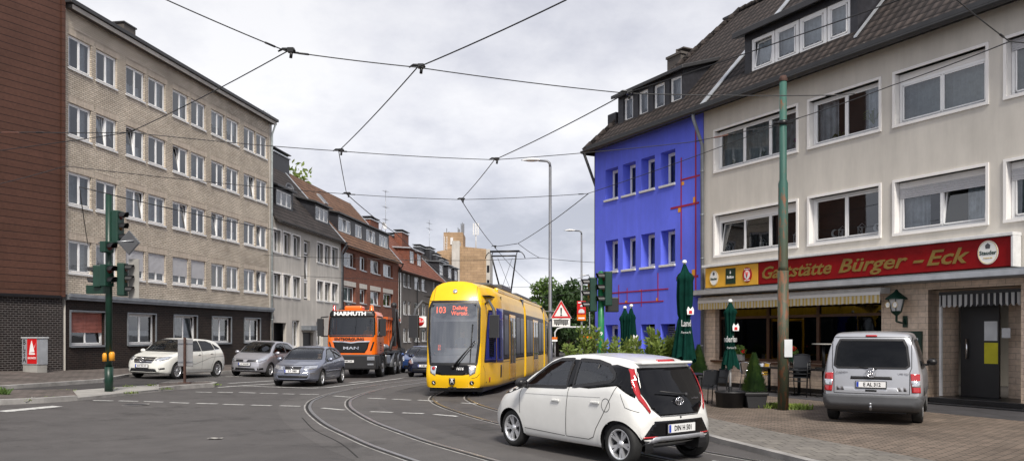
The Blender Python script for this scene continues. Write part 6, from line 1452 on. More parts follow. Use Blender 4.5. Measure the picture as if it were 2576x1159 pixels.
        if (j, i) == (1, 0): plantlet(a+.6, z+.1, .35, 'sign_white', n=6, w=.12); plantlet(a+1.9, z+.1, .45, 'sign_white', n=6, w=.12); plantlet(b-.4, z+.1, .45, 'flower_purple', n=6, w=.12)
roof(BG, 0, LG, ZE2, ZR2, TD2, 'tile_brown', verge=.0); gutter(BG, 0, LG, ZE2-.42, .42, .1); mb = MB(); mb.box(0, LG, -.4, .0, ZE2-.32, ZE2-.2); BG.part(mb, 'soffit', 'gutter')
flash(BG, .1, ZE2, ZR2, TD2, w=.12); downpipe(BG, .02, ZE2-.5, -.1, .5, .06, 'zinc', .55)
mb = MB()
for k in range(45): mb.tube([(k*.36, 5.0, ZR2+.04), (k*.36+.4, 5.0, ZR2+.05)], [.1, .125], 8)
BG.part(mb, 'ridge_tiles', 'tile_brown')
d0, d1 = BG.s_(1873.6, .6), BG.s_(2157.6, .6)
dg = [(BG.s_((2000+p/2.76)*.905, .6), BG.s_((2000+q/2.76)*.905, .6)) for p, q in ((240,415),(418,603),(607,815),(820,1003))]
dormer(BG, d0, d1, .6, ZE2+.5, ZE2+1.95, 3.0, ZE2+2.7, wins=[(dg[0][0], dg[-1][1], ZE2+.62, ZE2+1.72)], over=.3, fascia=.2)
for i, (p, q) in enumerate(dg): window(BG, p+.01, q-.01, ZE2+.62, ZE2+1.72, .64, lights=1, sill=False, curtain='full', fw=.11, tilt=0 if i == 0 else -1)
gutter_ = MB(); skylight(BG, 2.3, 3.9, ZE2, ZR2, TD2); flash(BG, d1+.15, ZE2, ZR2, TD2, t0=.3, t1=3.4, w=.05)
# ledge over the shop front
mb = MB(); mb.box(-.45, LG, -.75, .02, 3.12, 3.3); BG.part(mb, 'canopy_ledge', 'zinc', bevel=.01)
mb = MB(); mb.box(-.2, LG, -.77, -.755, 3.14, 3.27); BG.part(mb, 'ledge_trim', 'zinc_light')
# awning box with yellow striped valance
a0, a1 = .15, BG.s_((1940+1028/1.998)*.905, -.3)
mb = MB(); mb.box(a0, a1, -.4, .0, 2.9, 3.06); mb.mi(1); mb.box(a0, a1, -.42, -.4, 2.86, 2.96); BG.part(mb, 'awning_box', ['dirty_white', 'white_pvc'], bevel=.01)
mb = MB(); mb.grid(lambda u, v: (a0+(a1-a0)*u, -.41+.012*math.sin(u*180), 2.86-.2*v-(.015*abs(math.sin(u*90)) if v > .5 else 0)), 160, 1); BG.part(mb, 'awning_valance', 'awning_yellow', fix=False)
# tavern window
x0, x1, z0, z1 = pubwin; mb = MB(); 
nx = [x0, x0+(x1-x0)*.1, x0+(x1-x0)*.34, x0+(x1-x0)*.645, x1]
for x in nx: mb.box(x-.05, x+.05, .22, .32, z0, z1)
mb.box(x0, x1, .21, .33, z0, z0+.09); mb.box(x0, x1, .21, .33, z1-.09, z1); mb.box(x0, x1, .22, .32, z1-.42, z1-.34); pw = BG.part(mb, 'shop_window', 'wood_dark', fix=False)
mb = MB(); mb.quad((x0,.27,z0),(x1,.27,z0),(x1,.27,z1),(x0,.27,z1)); mb.build('pane', 'tinted_glass', pw, fix=False)
mb = MB(); mb.box(x0-.1, x1+.02, -.1, .32, z0-.07, z0-.001); mb.build('sill', 'wood_dark', pw)
mb = MB(); mb.smooth = True; mb.grid(lambda u, v: (x0+.1+(x1-x0-.2)*u, .42+.02*math.sin(u*200), z1-.1-.32*v), 200, 1); mb.build('net_curtain', 'curtain_grey', pw, fix=False)
# entrance
x0, x1, z0, z1 = ent; mb = MB()
mb.box(x0-.02, x1+.3, -.35, 1.4, -.2, .12); mb.box(x0+.1, x1+.3, -.1, 1.4, .12, .24); BG.part(mb, 'entrance_step', 'tile_black', bevel=.01)
mb = MB(); mb.quad((x0,.02,.22),(x0,1.3,.22),(x0,1.3,z1),(x0,.02,z1)); mb.quad((x1,.02,.22),(x1,1.3,.22),(x1,1.3,z1),(x1,.02,z1)); xm = x0+(x1-x0)*.56
mb.quad((xm,1.3,.22),(x1,1.3,.22),(x1,1.3,z1),(xm,1.3,z1)); mb.quad((x0,.02,z1),(x1,.02,z1),(x1,1.3,z1),(x0,1.3,z1)); BG.part(mb, 'porch_wall', 'tile_beige', fix=False)
mb = MB(); mb.box(x0+.3, xm, .9, .97, .24, 2.6); dd = BG.part(mb, 'door', 'black_plastic', bevel=.01); mb = MB(); mb.tube([(x0+.5,.84,1.2),(x0+.5,.84,1.7)], .025, 8); mb.build('handle', 'chrome', dd)
for (px, pz, w_, h_, mt) in ((.72, 1.9, .17, .24, 'paper_white'), (1.15, 1.85, .08, .12, 'paper_white'), (.72, 1.35, .18, .26, 'paper_yellow')):
    mb = MB(); mb.box(x0+.3+px-.1, x0+.3+px+w_*1.3, .885, .9, pz-h_, pz+h_); mb.build('notice', mt, dd)
    for k in range(5): pass
mb = MB(); mb.box(x0+.18, x0+.24, .2, .26, .26, 2.6); BG.part(mb, 'awning_arm', 'dirty_white')
mb = MB(); mb.grid(lambda u, v: (x0+.2+(x1-x0-.3)*u, .18+.02*math.sin(u*95), 2.82-.3*v-(.03*math.cos(u*95) if v > .9 else 0)), 200, 2); BG.part(mb, 'door_valance', 'awning_black', fix=False)
mb = MB(); mb.box(x0+.2, x1-.05, .16, .3, 2.8, 2.88); BG.part(mb, 'awning_box', 'black')
# signs over the shop
sx0, sx1 = BG.s_(1776, -.25)+.0, BG.s_(2548, -.25)
sgn = thing('fascia_sign', BG.root.location, BG.root.rotation_euler.z, 'long dark red illuminated fascia sign with gold lettering above the tavern', 'sign')
class _P: pass
ys_ = BG.s_((1940+338/1.998)*.905, -.25)
mb = MB(); mb.box(ys_+.005, sx1, -.28, -.02, 3.38, 4.06); mb.build('sign_box', 'sign_dark_red', sgn, bevel=.01)
mb = MB(); mb.box(sx0-.1, sx1+.06, -.36, -.0, 4.07, 4.15); mb.box(sx1+.003, sx1+.06, -.34, -.02, 3.36, 4.069); mb.build('sign_hood', 'dirty_white', sgn, bevel=.01)
def lw(px): return BG.s_(px, -.28)
for (s_t, pa, pb) in (('Gaststätte', 1918, 2092), ('Bürger', 2110, 2284), ('-', 2297, 2325), ('Eck', 2332, 2440)):
    me = text_me(s_t, .5, 'gold_letter', ext=.006, bold=.018, shear=.32); xs__ = [v.co.x for v in me.vertices]; w0 = max(xs__)-min(xs__); ta, tb_ = lw((pa)), lw((pb)); k = (tb_-ta)/w0
    me.transform(Matrix.Diagonal((k, 1.05, 1, 1))); cx_ = (max(xs__)+min(xs__))/2*k; me.transform(Matrix.Translation((-cx_, 0, 0))); me.transform(frame_mat(((ta+tb_)/2, -.288, 3.70), (1, 0, 0), (0, 0, 1))); link('lettering', me, sgn)
def roundel(par, x, z, rx, rz, y, mat='sign_white', ring='gold'):
    mb = MB(); n = 32; P = [(x+rx*math.cos(2*PI*k/n), z+rz*math.sin(2*PI*k/n)) for k in range(n)]; mb.prism(P, y-.012, y, 'y'); o = mb.build('emblem', mat, par, fix=True)
    mb = MB(); mb.tube([(x+rx*.93*math.cos(2*PI*k/n), y-.014, z+rz*.93*math.sin(2*PI*k/n)) for k in range(n+1)], .005, 5, False); mb.build('rim', ring, o); return o
xe = lw(2486); r = roundel(sgn, xe, 3.73, .24, .28, -.285)
lettering('Stauder', .135, 'green_dark', (xe, -.3, 3.72), (1, 0, 0), parent=r, bold=.02, sx=.95); mb = MB(); mb.prism([(xe-.05,3.82),(xe+.05,3.82),(xe+.06,3.9),(xe,3.95),(xe-.06,3.9)], -.302, -.297, 'y'); mb.build('crest', 'grey_plastic', r); lettering('Premium Pils', .04, 'gold', (xe, -.3, 3.6), (1, 0, 0), parent=r, shear=.3)
sg2 = thing('fascia_sign', BG.root.location, BG.root.rotation_euler.z, 'ochre square-ended sign with three brewery emblems, left end of the fascia', 'sign')
mb = MB(); mb.box(sx0, ys_-.005, -.28, -.02, 3.38, 4.05); mb.build('sign_box', 'ochre', sg2, bevel=.01)
xa = lw((1940+90/1.998)*.905); r = roundel(sg2, xa, 3.7, .2, .25, -.285); lettering('Stauder', .12, 'green_dark', (xa, -.3, 3.67), (1, 0, 0), parent=r, bold=.02, sx=.85); mb = MB(); mb.prism([(xa-.04,3.79),(xa+.04,3.79),(xa+.05,3.86),(xa,3.9),(xa-.05,3.86)], -.302, -.297, 'y'); mb.build('crest', 'grey_plastic', r)
xb_ = lw((1940+182/1.998)*.905); mb = MB(); mb.box(xb_-.22, xb_+.22, -.294, -.279, 3.46, 3.97); r = mb.build('emblem', 'green_dark', sg2); lettering('Bolten', .13, 'letter_white', (xb_, -.3, 3.68), (1, 0, 0), parent=r, bold=.01, sx=.9); mb = MB(); mb.prism([(xb_,3.78),(xb_+.03,3.82),(xb_,3.9),(xb_-.03,3.82)], -.3, -.295, 'y'); mb.build('mark', 'letter_white', r)
xc = lw((1940+275/1.998)*.905); r = roundel(sg2, xc, 3.71, .2, .24, -.285, 'sign_red', 'black'); mb = MB(); n = 28; mb.prism([(xc+.12*math.cos(2*PI*k/n), 3.71+.145*math.sin(2*PI*k/n)) for k in range(n)], -.303, -.297, 'y'); mb.build('emblem_centre', 'sign_white', r)
mb = MB(); [mb.tube([(xc, -.31, 3.62), (xc+dx, -.31, 3.8)], .01, 5) for dx in (-.05, 0, .05)]; mb.build('mark', 'sign_red', r); lettering('ERDINGER', .05, 'letter_white', (xc, -.3, 3.885), (1, 0, 0), parent=r, bold=.01); lettering('WEISSBRÄU', .045, 'letter_white', (xc, -.3, 3.53), (1, 0, 0), parent=r, bold=.01)
# wall lantern
wl_x = BG.s_((1940+1103/1.998)*.905, -.35); wl = thing('wall_lantern', (BG.root.location.x, BG.root.location.y, 0), BG.root.rotation_euler.z, 'old-fashioned green wall lantern between tavern window and entrance', 'lantern')
mb = MB(); c = (wl_x, -.35)
mb.lathe([(.13, 2.42), (.2, 2.72), (.21, 2.74)], o=(c[0], c[1], 0), n=6); o = mb.build('lamp_glass', 'dirty_white', wl)
mb = MB(); mb.lathe([(.3, 2.72), (.28, 2.76), (.06, 2.92), (.02, 2.98), (.001, 2.98)], o=(c[0], c[1], 0), n=6); mb.lathe([(.14, 2.42), (.12, 2.38), (.03, 2.3), (.03, 2.15)], o=(c[0], c[1], 0), n=10)
for k in range(6): t = 2*PI*k/6; mb.tube([(c[0]+.13*math.cos(t), c[1]+.13*math.sin(t), 2.42), (c[0]+.205*math.cos(t), c[1]+.205*math.sin(t), 2.73)], .012, 5)
mb.tube([(c[0], c[1], 2.15), (c[0], -.05, 2.1), (c[0], .0, 2.25)], .025, 8); mb.box(c[0]-.06, c[0]+.06, -.02, .02, 2.0, 2.3); mb.build('bracket', 'green_dark', wl)
for dx in (-.1, .08): o2 = roundel(wl, c[0]+dx*1.2, 2.58, .07, .08, -.55+abs(dx)*.2)
mb2x = BG.s_((1940+1140/1.998)*.905, -.05); mc = thing('menu_case', (BG.root.location.x, BG.root.location.y, 0), BG.root.rotation_euler.z, 'dark green framed menu case on the tiled wall behind the van', 'menu case')
mb = MB(); mb.box(mb2x-.5, mb2x+.5, -.05, .03, 1.1, 1.9); mb.build('case_frame', 'green_dark', mc, bevel=.01); mb = MB(); mb.box(mb2x-.42, mb2x+.42, -.058, -.05, 1.15, 1.72); mb.build('menu_sheet', 'paper_white', mc); lettering('Stauder', .1, 'letter_white', (mb2x, -.055, 1.81), (1, 0, 0), parent=mc, bold=.01)
# ---------------------------------------------------------------- street furniture
def signal_head(par, c, face, n=3, hood=True, name='signal_head', d=.16):
    """lamp housing centred at c, lenses towards the direction face"""
    f = Vector(face).normalized(); q = f.to_track_quat('Y', 'Z').to_matrix()
    h = n*.31; mb = MB(); mb.box(-.17, .17, -.11, .09, -h/2, h/2)
    o = mb.build(name, 'green_paint', par, bevel=.025); o.location = c; o.rotation_euler = q.to_euler()
    cols = ['lamp_off_red', 'lamp_off_amber', 'lamp_off_green'] if n == 3 else ['lamp_off_red', 'lamp_off_green']
    for k in range(n):
        z = h/2-.155-.31*k; mb = MB(); mb.lathe([(.001, .1), (.1, .1), (.1, .09)], o=(0, 0, z), axis='y', n=20); mb.build('lens', cols[k if n < 4 else 0], o)
        mb = MB(); m = 14
        vs = [(r*math.cos(t), y_, z+r*math.sin(t)) for y_, r in ((.09, .12), (.30, .115)) for t in [PI*(-.05+1.1*j/m) for j in range(m+1)]]; vs[m+1:] = [(x, y-.06*(1-abs(math.sin(max(0, min(PI, math.atan2(zz-z, x)))))), zz) for x, y, zz in vs[m+1:]]
        mb.smooth = True; mb.add(vs, [(j, j+1, m+1+j+1, m+1+j) for j in range(m)]); mb.build('visor', 'black', o, fix=False)
    return o
M('lamp_off_red', (.08,.01,.01), .2); M('lamp_off_amber', (.1,.05,.01), .2); M('lamp_off_green', (.01,.05,.04), .2)
def tobj(name, x, y, label, cat, group=None, up=0.0, rz=0.0): return thing(name, (x, y, gz(x, y)+up), rz, label, cat, group)
gx, gy = G(274, 984, .07)
tl = tobj('traffic_light', gx, gy, 'dark green traffic light mast with several heads on the island at the left', 'traffic light', 'traffic lights at the junction', .07)
mb = MB(); mb.tube([(0,0,0),(0,0,.7)], .115, 14); mb.tube([(0,0,.7),(0,0,5.6)], .09, 14); mb.build('pole', 'green_dark', tl)
vw = Vector((-gx, -gy, 0)).normalized()
def pxo(dx, dz, fwd=0.0): return (dx, fwd, dz)
signal_head(tl, (.21, .1, 4.68), (1, -.1, 0)); signal_head(tl, (.05, -.2, 4.08), (1, -.3, 0), 1); signal_head(tl, (.05, -.2, 3.28), (1, -.3, 0), 2)
signal_head(tl, (.4, .0, 3.18), (1, .1, 0)); signal_head(tl, (-.3, .0, 3.27), (-1, -.1, 0), 2)
mb = MB(); mb.box(-.62, .05, -.06, .06, 2.78, 3.02); mb.build('sign_holder', 'green_dark', tl); mb = MB(); mb.tube([(-.3,0,4.22),(.75,-.1,4.27)], .02, 8); mb.build('bracket', 'steel', tl)
mb = MB(); mb.box(.5, .8, .12, .14, 2.66, 3.78); mb.build('backing_board', 'concrete', tl)
mb = MB(); c = Vector((.6, -.05, 4.22)); mb.prism([(c.x, c.z+.33), (c.x+.29, c.z), (c.x, c.z-.33), (c.x-.29, c.z)], -.08, -.06, 'y'); mb.build('diamond_sign', 'grey_plastic', tl, bevel=.0); mb = MB(); mb.prism([(c.x, c.z+.355), (c.x+.315, c.z), (c.x, c.z-.355), (c.x-.315, c.z)], -.055, -.045, 'y'); mb.build('sign_rim', 'zinc', tl)
mb = MB(); mb.tube([(-.08,-.06,.86),(-.08,-.06,1.05),(-.08,-.06,1.1)], [.07,.07,.04], 12); mb.tube([(.1,-.03,.88),(.1,-.03,1.08),(.1,-.03,1.13)], [.08,.08,.05], 10); mb.build('push_button_box', 'orange_box', tl)
x, y = at(1512, 0, 21.7)[:2]
t2 = tobj('traffic_light', x, y, 'green traffic light mast with a figure 9 sticker before the blue house', 'traffic light', 'traffic lights at the junction', .08)
mb = MB(); mb.tube([(0,0,0),(0,0,3.42)], .085, 16); mb.tube([(0,0,3.42),(0,0,3.46)], [.085,.04], 16); mb.build('pole', 'pole_green', t2)
signal_head(t2, (-.24, .05, 2.82), (-1, -.12, 0)); signal_head(t2, (.14, -.12, 2.97), (-1, -.2, 0))
mb = MB(); mb.box(.15, .5, .1, .35, 2.35, 2.75); mb.build('control_box', 'black_plastic', t2, bevel=.02); lettering('9', .14, 'letter_white', (-.0, -.09, 1.75), (1, 0, 0), parent=t2, bold=.02)
# rust-streaked tram wire pole
PX, PY = G(1970, 1030, .08); 
po = tobj('catenary_pole', PX, PY, 'tall stepped green pole streaked with rust before the tavern', 'pole', None, .08)
mb = MB(); mb.tube([(0,0,0),(0,0,3.2)], .122, 20); mb.tube([(0,0,3.2),(0,0,3.3),(0,0,5.2),(0,0,5.3),(0,0,7.55)], [.122,.108,.108,.08,.08], 20); mb.build('pole', 'rusty_green', po)
mb = MB(); mb.lathe([(.09,7.55),(.1,7.6),(.07,7.68),(.001,7.7)], n=14); mb.build('pole_cap', 'rust', po); mb = MB(); mb.tube([(0,0,6.55),(0,0,6.65)], .11, 14); mb.tube([(-.22,0,6.6),(.22,0,6.6)], .03, 8); mb.build('clamp', 'black', po)
mb = MB(); mb.box(-.02, .16, -.15, -.135, 1.22, 1.62); mb.build('poster', 'paper_white', po)
# street lamps
def lamp(px, pt, Y, label, name='street_lamp', arm=-.45):
    x = at(px, 0, Y)[0]; H = EYE+(HZ-pt)/FOC*Y-gz(x, Y); o = tobj(name, x, Y, label, 'street lamp', 'street lamps along the right kerb')
    mb = MB(); mb.tube([(0,0,0),(0,0,1.2),(0,0,1.3),(0,0,H-.25)], [.09,.09,.07,.055], 12); mb.tube([(0,0,H-.25),(-.02,0,H-.1),(-.12,0,H-.02),(arm,0,H)], [.055,.05,.045,.04], 10); mb.build('pole', 'grey_pole', o)
    mb = MB(); mb.smooth = True; mb.grid(lambda u, v: (arm+.05-.75*u, .16*math.sin(PI*min(1, .12+u))*math.cos(2*PI*v), H+.01+(.09 if math.sin(2*PI*v) > 0 else .05)*math.sin(2*PI*v)*math.sin(PI*min(1, .12+u*.86))), 12, 16); mb.build('lamp_head', 'dirty_white', o, fix=False)
    return o, H
la, H = lamp(1384, 404, 31, 'tall grey street lamp carrying the red warning triangle beside the tram')
mb = MB(); n = 3
def tri(r, y0, y1, cz, rr=.0): return [(r*math.cos(R(90+120*k)), cz+r*math.sin(R(90+120*k))) for k in range(3)]
zc0 = EYE+(HZ-785)/FOC*31; sx_ = .42
s3 = thing('warning_sign', (la.location.x+sx_, 30.85, 0), 0, 'red-edged warning triangle with exclamation mark on the tall lamp post', 'road sign')
mb.prism(tri(.47, 0, 0, zc0), -.0, .02, 'y'); mb.build('sign_board', 'sign_white', s3, bevel=.0); mb = MB(); 
P = tri(.45, 0, 0, zc0); Q = tri(.31, 0, 0, zc0); mb.add([(p[0], -.004, p[1]) for p in P]+[(q[0], -.004, q[1]) for q in Q], [(0,1,4,3), (1,2,5,4), (2,0,3,5)]); mb.build('red_border', 'sign_red', s3, fix=False)
mb = MB(); mb.prism([(-.035, zc0+.17), (.035, zc0+.17), (.02, zc0-.06), (-.02, zc0-.06)], -.008, -.003, 'y'); mb.lathe([(.001,-.008),(.035,-.008),(.035,-.003)], o=(0,0,zc0-.11), axis='y', n=14); mb.build('exclamation_mark', 'letter_black', s3)
zp = EYE+(HZ-809)/FOC*31; mb = MB(); mb.box(-.35, .35, .0, .02, zp-.19, zp+.19); mb.build('plate', 'sign_white', s3, bevel=.005)
mb = MB()
for k in range(7): mb.box(-.27+.078*k, -.21+.078*k, -.006, -.001, zp-.05, zp+.06)
mb.box(-.28, .28, -.006, -.001, zp-.09, zp-.06); mb.box(-.3, .3, -.006, -.001, zp+.065, zp+.085); mb.tube([(-.1,-.004,zp+.085),(.02,-.004,zp+.13)], .008, 4); [mb.lathe([(.001,-.006),(.025,-.006)], o=(dx,0,zp-.11), axis='y', n=10) for dx in (-.18,-.1,.1,.18)]; mb.build('tram_symbol', 'letter_black', s3)
mb = MB(); mb.box(-.62, .1, .02, .05, zc0+.02, zc0+.06); mb.box(-.62, .1, .02, .05, zp+.1, zp+.13); mb.build('bracket', 'steel', s3)
lb, H2 = lamp(1463, 580, 51, 'grey street lamp hung with a red election poster, behind the signals')
pz = EYE+(HZ-786)/FOC*51; lx = lb.location.x
ps = thing('election_poster', (lx-.02, 50.85, 0), 0, 'red portrait poster tied to the street lamp', 'poster'); mb = MB(); mb.box(-.28, .28, 0, .02, pz-.1, pz+.75); mb.build('poster_board', 'sign_red', ps)
mb = MB(); mb.lathe([(.001,-.01),(.09,-.01),(.09,0)], o=(0,0,pz+.42), axis='y', n=14); mb.prism([(-.2,pz-.02),(.2,pz-.02),(.17,pz+.15),(.06,pz+.24),(-.06,pz+.24),(-.17,pz+.15)], -.01, 0, 'y'); mb.build('portrait', 'paper_white', ps); mb = MB(); mb.box(-.22, .22, -.008, 0, pz+.6, pz+.68); mb.build('lettering', 'letter_white', ps)
p2 = thing('election_poster', (lx-.02, 50.85, 0), 0, 'orange poster below the red one on the street lamp', 'poster'); mb = MB(); mb.box(-.28, .28, 0, .02, pz-.5, pz-.12); mb.build('poster_board', 'lamp_orange', p2); mb = MB(); mb.box(-.2,.2,-.01,0,pz-.4,pz-.3); mb.build('lettering', 'letter_white', p2)
lamp(1483, 692, 90, 'slim distant street lamp, smallest of the three, nearest the blue wall')
# far signal gantry, signs
x = at(1396, 0, 95)[0]; fg = tobj('signal_gantry', x, 95, 'pale curved signal arm over the far end of the street', 'signal arm'); z = lambda py: EYE+(HZ-py)/FOC*95-gz(x, 95)
mb = MB(); mb.tube([(0,0,0),(0,0,z(835)),(.3,0,z(826)),(1.0,0,z(822)),(4.0,0,z(822))], .09, 8); mb.build('pole', 'dirty_white', fg); mb = MB(); mb.box(3.6,3.9,-.1,.1,z(826)-.3,z(826)+.5); mb.build('signal_head', 'green_dark', fg)
o = thing('direction_sign', (x-.3, 94.5, gz(x, 95)), 0, 'small orange and white sign at the foot of the curved arm', 'road sign'); mb = MB(); mb.box(-.5,.55,-.04,.04,z(853),z(847)); mb.mi(1).box(-.5,.55,-.04,.04,z(858),z(853.5)); mb.build('sign_board', ['lamp_orange', 'sign_white'], o); mb = MB(); mb.tube([(0,.1,0),(0,.1,z(850))], .05, 6); mb.build('post', 'steel', o)
o = thing('direction_sign', (at(1478,0,80)[0], 80, gz(6, 80)), 0, 'orange and white sign beyond the bushes, right of the curved arm', 'road sign'); z8 = lambda py: EYE+(HZ-py)/FOC*80-gz(6, 80); mb = MB(); mb.box(-.7,.7,-.04,.04,z8(851),z8(843)); mb.mi(1).box(-.7,.7,-.04,.04,z8(857),z8(851.5)); mb.build('sign_board', ['lamp_orange', 'sign_white'], o); mb = MB(); mb.tube([(0,.1,0),(0,.1,z8(845))], .05, 6); mb.build('post', 'steel', o)
# back of a low sign on a rusty post
x, y = G(465, 963, .12); o = tobj('road_sign', x, y, 'back of a grey rectangular sign on a rusty post on the island', 'road sign', None, .12)
mb = MB(); mb.box(-.035,.035,-.05,.03,0,1.5); mb.box(-.2,.2,-.06,.06,-.0,.03); mb.build('post', 'rust', o, bevel=.01); mb = MB(); mb.box(-.26,.24,.05,.08,.55,1.45); mb.build('sign_board', 'sign_back', o, bevel=.02); mb = MB(); mb.box(-.24,.24,.03,.05,.68,.72); mb.box(-.24,.24,.03,.05,1.28,1.32); mb.build('bracket', 'steel', o)
# utility cabinet
x, y = -17.85, 29.75; o = tobj('utility_cabinet', x, y, 'grey street cabinet with a red stencilled poster and black graffiti', 'cabinet', None, .0, R(-22)); o.location.z = gz(x, y)+.08
mb = MB(); mb.box(-.38,.38,-.2,.2,0,.3); mb.build('plinth', 'concrete', o); mb = MB(); mb.box(-.4,.4,-.22,.22,.3,1.28); mb.mi(1).box(-.43,.43,-.25,.25,1.28,1.33); mb.build('cabinet_box', ['zinc_light', 'dirty_white'], o, bevel=.012)
mb = MB(); mb.box(-.12,.39,-.226,-.22,.34,1.26); r_ = mb.build('poster', 'sign_red', o); mb = MB(); mb.prism([(0,.75),(.05,1.0),(.12,1.2),(.2,1.0),(.27,.78)], -.232, -.226, 'y'); mb.prism([(.22,.9),(.3,1.0),(.33,1.1),(.28,.95)], -.232, -.226, 'y'); mb.prism([(-.02,.68),(.3,.68),(.28,.74),(0,.74)], -.232, -.226, 'y'); mb.build('stencil', 'letter_white', r_)
lettering('LEGALIZE', .1, 'letter_white', (.14,-.232,.55), (1,0,0), parent=r_, bold=.01); 
for k, s in enumerate('BLSA'): lettering(s, .26, 'letter_black', (-.27,-.223,1.13-.22*k), (1,0,0), parent=o, bold=.01)
# ---------------------------------------------------------------- overhead wires
def wire(pts, label, r=.014, sag=.12, name='overhead_wire', mat='wire', marks=(), group='overhead tram wires and span wires'):
    P = []
    for i in range(len(pts)-1):
        a, b = Vector(pts[i]), Vector(pts[i+1]); L = (b-a).length; n = 8
        for k in range(n): t = k/n; P.append(a.lerp(b, t)-Vector((0, 0, 4*sag*(L/20)*t*(1-t))))
    P.append(Vector(pts[-1])); o = thing(name, P[0], 0, label, 'wire', group); B0 = P[0]; P = [p-B0 for p in P]
    mb = MB(); mb.tube(P, r, 5, False); mb.build('cable', mat, o, fix=False)
    for (seg, t, kind) in marks:
        a, b = Vector(pts[seg])-B0, Vector(pts[seg+1])-B0; c = a.lerp(b, t)-Vector((0, 0, 4*sag*((b-a).length/20)*t*(1-t))); d = (b-a).normalized(); l = (.2 if kind == 2 else .09)*(1 if c.length+a.length > 0 else 1)
        mb = MB(); mb.tube([c-d*l, c-d*l*.8, c+d*l*.8, c+d*l], [.009, .017, .017, .009], 8); mb.build('insulator', 'insulator' if kind == 2 else 'black', o, fix=False)
    return o
W = lambda px, py, z=6.2: tuple(atz(px, py, z))
nA, nB, nC, nD, nE, nF, nG, nH, nI = W(722,130), W(1050,170), W(852,380), W(872,488), W(1160,502), W(1244,402), W(1575,235), W(1243,620), W(1303,612)
pol = (PX, PY, 6.68); nJ = W(2540,105)
wl = W(325,333)
LBL = [
 ([(-13,3,6.9), W(418,0,6.6), nA], 'black span wire from the top left corner to the first junction clamp', ((1,.85,1),)),
 ([nA, wl, (-17.4,20.5,6.1)], 'wire descending left from the first clamp across the tan block', ((0,.96,1),)),
 ([nA, nB], 'short wire between the two clamps nearest the camera, high over the tracks', ((0,.12,1),(0,.05,1))),
 ([W(1425,0,6.3), nB], 'thick wire from the top edge down to the middle clamp', ()),
 ([nB, nC], 'contact wire running from the middle clamp down to the left', ()),
 ([nC, nD], 'short contact wire between the two left clamps', ()),
 ([nD, W(1000,590,6.0), W(1120,690,5.9)], 'contact wire leading away over the lorry towards the street', ()),
 ([nB, nG], 'span wire from the middle clamp to the clamp by the blue roof', ()),
 ([W(2700,-160,6.9), nG], 'dark wire crossing the roofs from the upper right', ()),
 ([nG, nF], 'contact wire from the roof-side clamp down to the lower clamp', ()),
 ([nF, nE], 'contact wire from the lower clamp towards the left', ()),
 ([nE, nH, W(1345,722,5.7), W(1395,760,5.6)], 'contact wire down to the pantograph and on behind the lamp post', ()),
 ([W(-120,333,6.2), W(75,333), wl, nC], 'lowest span wire across the clad building and the tan block', ((0,.75,2),(1,.1,1))),
 ([nC, nF], 'span wire between the left clamp and the clamp above the tram', ((0,.03,1),)),
 ([nF, W(1735,358,6.4), pol], 'span wire from the tram clamp to the rusty pole', ((1,.1,1),(1,.45,1),(1,.35,2))),
 ([(-19.5,27,6.5), W(165,418,6.0), nD], 'faint span wire crossing the middle of the tan block', ()),
 ([nD, nE], 'span wire between the second left clamp and the wire over the tram', ((0,.05,1),)),
 ([nE, W(1478,487,6.2), pol], 'thin span wire rising across the blue wall to the pole', ((0,.95,1),)),
 ([nG, W(2090,240), W(2150,236)], 'span wire from the roof-side clamp across the tavern house', ((1,.0,1),)),
 ([pol, W(2245,215,6.4), nJ], 'wire rising right from the rusty pole across the wide windows', ((0,.15,1),)),
 ([W(2395,-10,6.3), nJ, (11.0,11.0,5.6)], 'wire dropping from the top right corner to its clamp', ((0,.85,1),)),
 ([W(1480,487), W(1303,612), nH], 'thin span wire from the blue house down to the wires over the tram', ((1,.1,1),)),
 ([nI, W(1357,648), W(1498,660)], 'low span wire at the left edge of the blue house', ((0,.9,1),)),
 ([(-15,48,6.6), W(860,648,6.0), W(1170,655,6.0), W(1360,648,6.0)], 'long low span wire in front of the beige block', ((2,.6,1),)),
 ([(-16,30,5.2), W(200,470,5.6), W(700,580,5.6)], 'lower faint wire across the tan block windows', ()),
 ([(-15,50,5.6), W(900,700,5.6), W(1310,722,5.5), W(1410,712,5.5), W(1482,690,5.6)], 'lowest span wire seen right of the tram', ((3,.4,1),)),
 ([W(1310,752,5.2), W(1420,740,5.2), W(1484,720,5.3)], 'faintest span wire just over the tram roof', ()),
]
for P, l, mk in LBL: wire(P, l, marks=mk, r=.014 if math.hypot(P[-1][0], P[-1][1]) > 28 else (.0095 if 'thick' not in l and 'contact' not in l else .011))
for i, (p, l) in enumerate(((nA, 'black wire clamp at the upper left crossing'), (nB, 'black wire clamp at the upper middle crossing'), (nC, 'black wire clamp at the left, third from the top'), (nD, 'black wire clamp above the brick dormers'), (nE, 'black wire clamp straight above the tram nose'), (nF, 'black wire clamp right of the middle one'), (nG, 'black wire clamp beside the dormer of the blue house'), (nH, 'small wire clamp just above the pantograph'))):
    o = thing('wire_clamp', p, 0, l, 'clamp', 'clamps on the overhead wires'); k = .58
    mb = MB(); mb.tube([(-.24*k,0,.0),(-.12*k,0,.04),(.18*k,0,.03),(.22*k,0,0)], [.012,.022,.03,.012], 8); mb.obox((.1*k,0,.02), (.08*k,0,0), (0,.035,0), (0,0,.035)); mb.tube([(.12*k,0,.0),(.1*k,0,-.1)], .025, 8); mb.build('clamp_body', 'black', o)
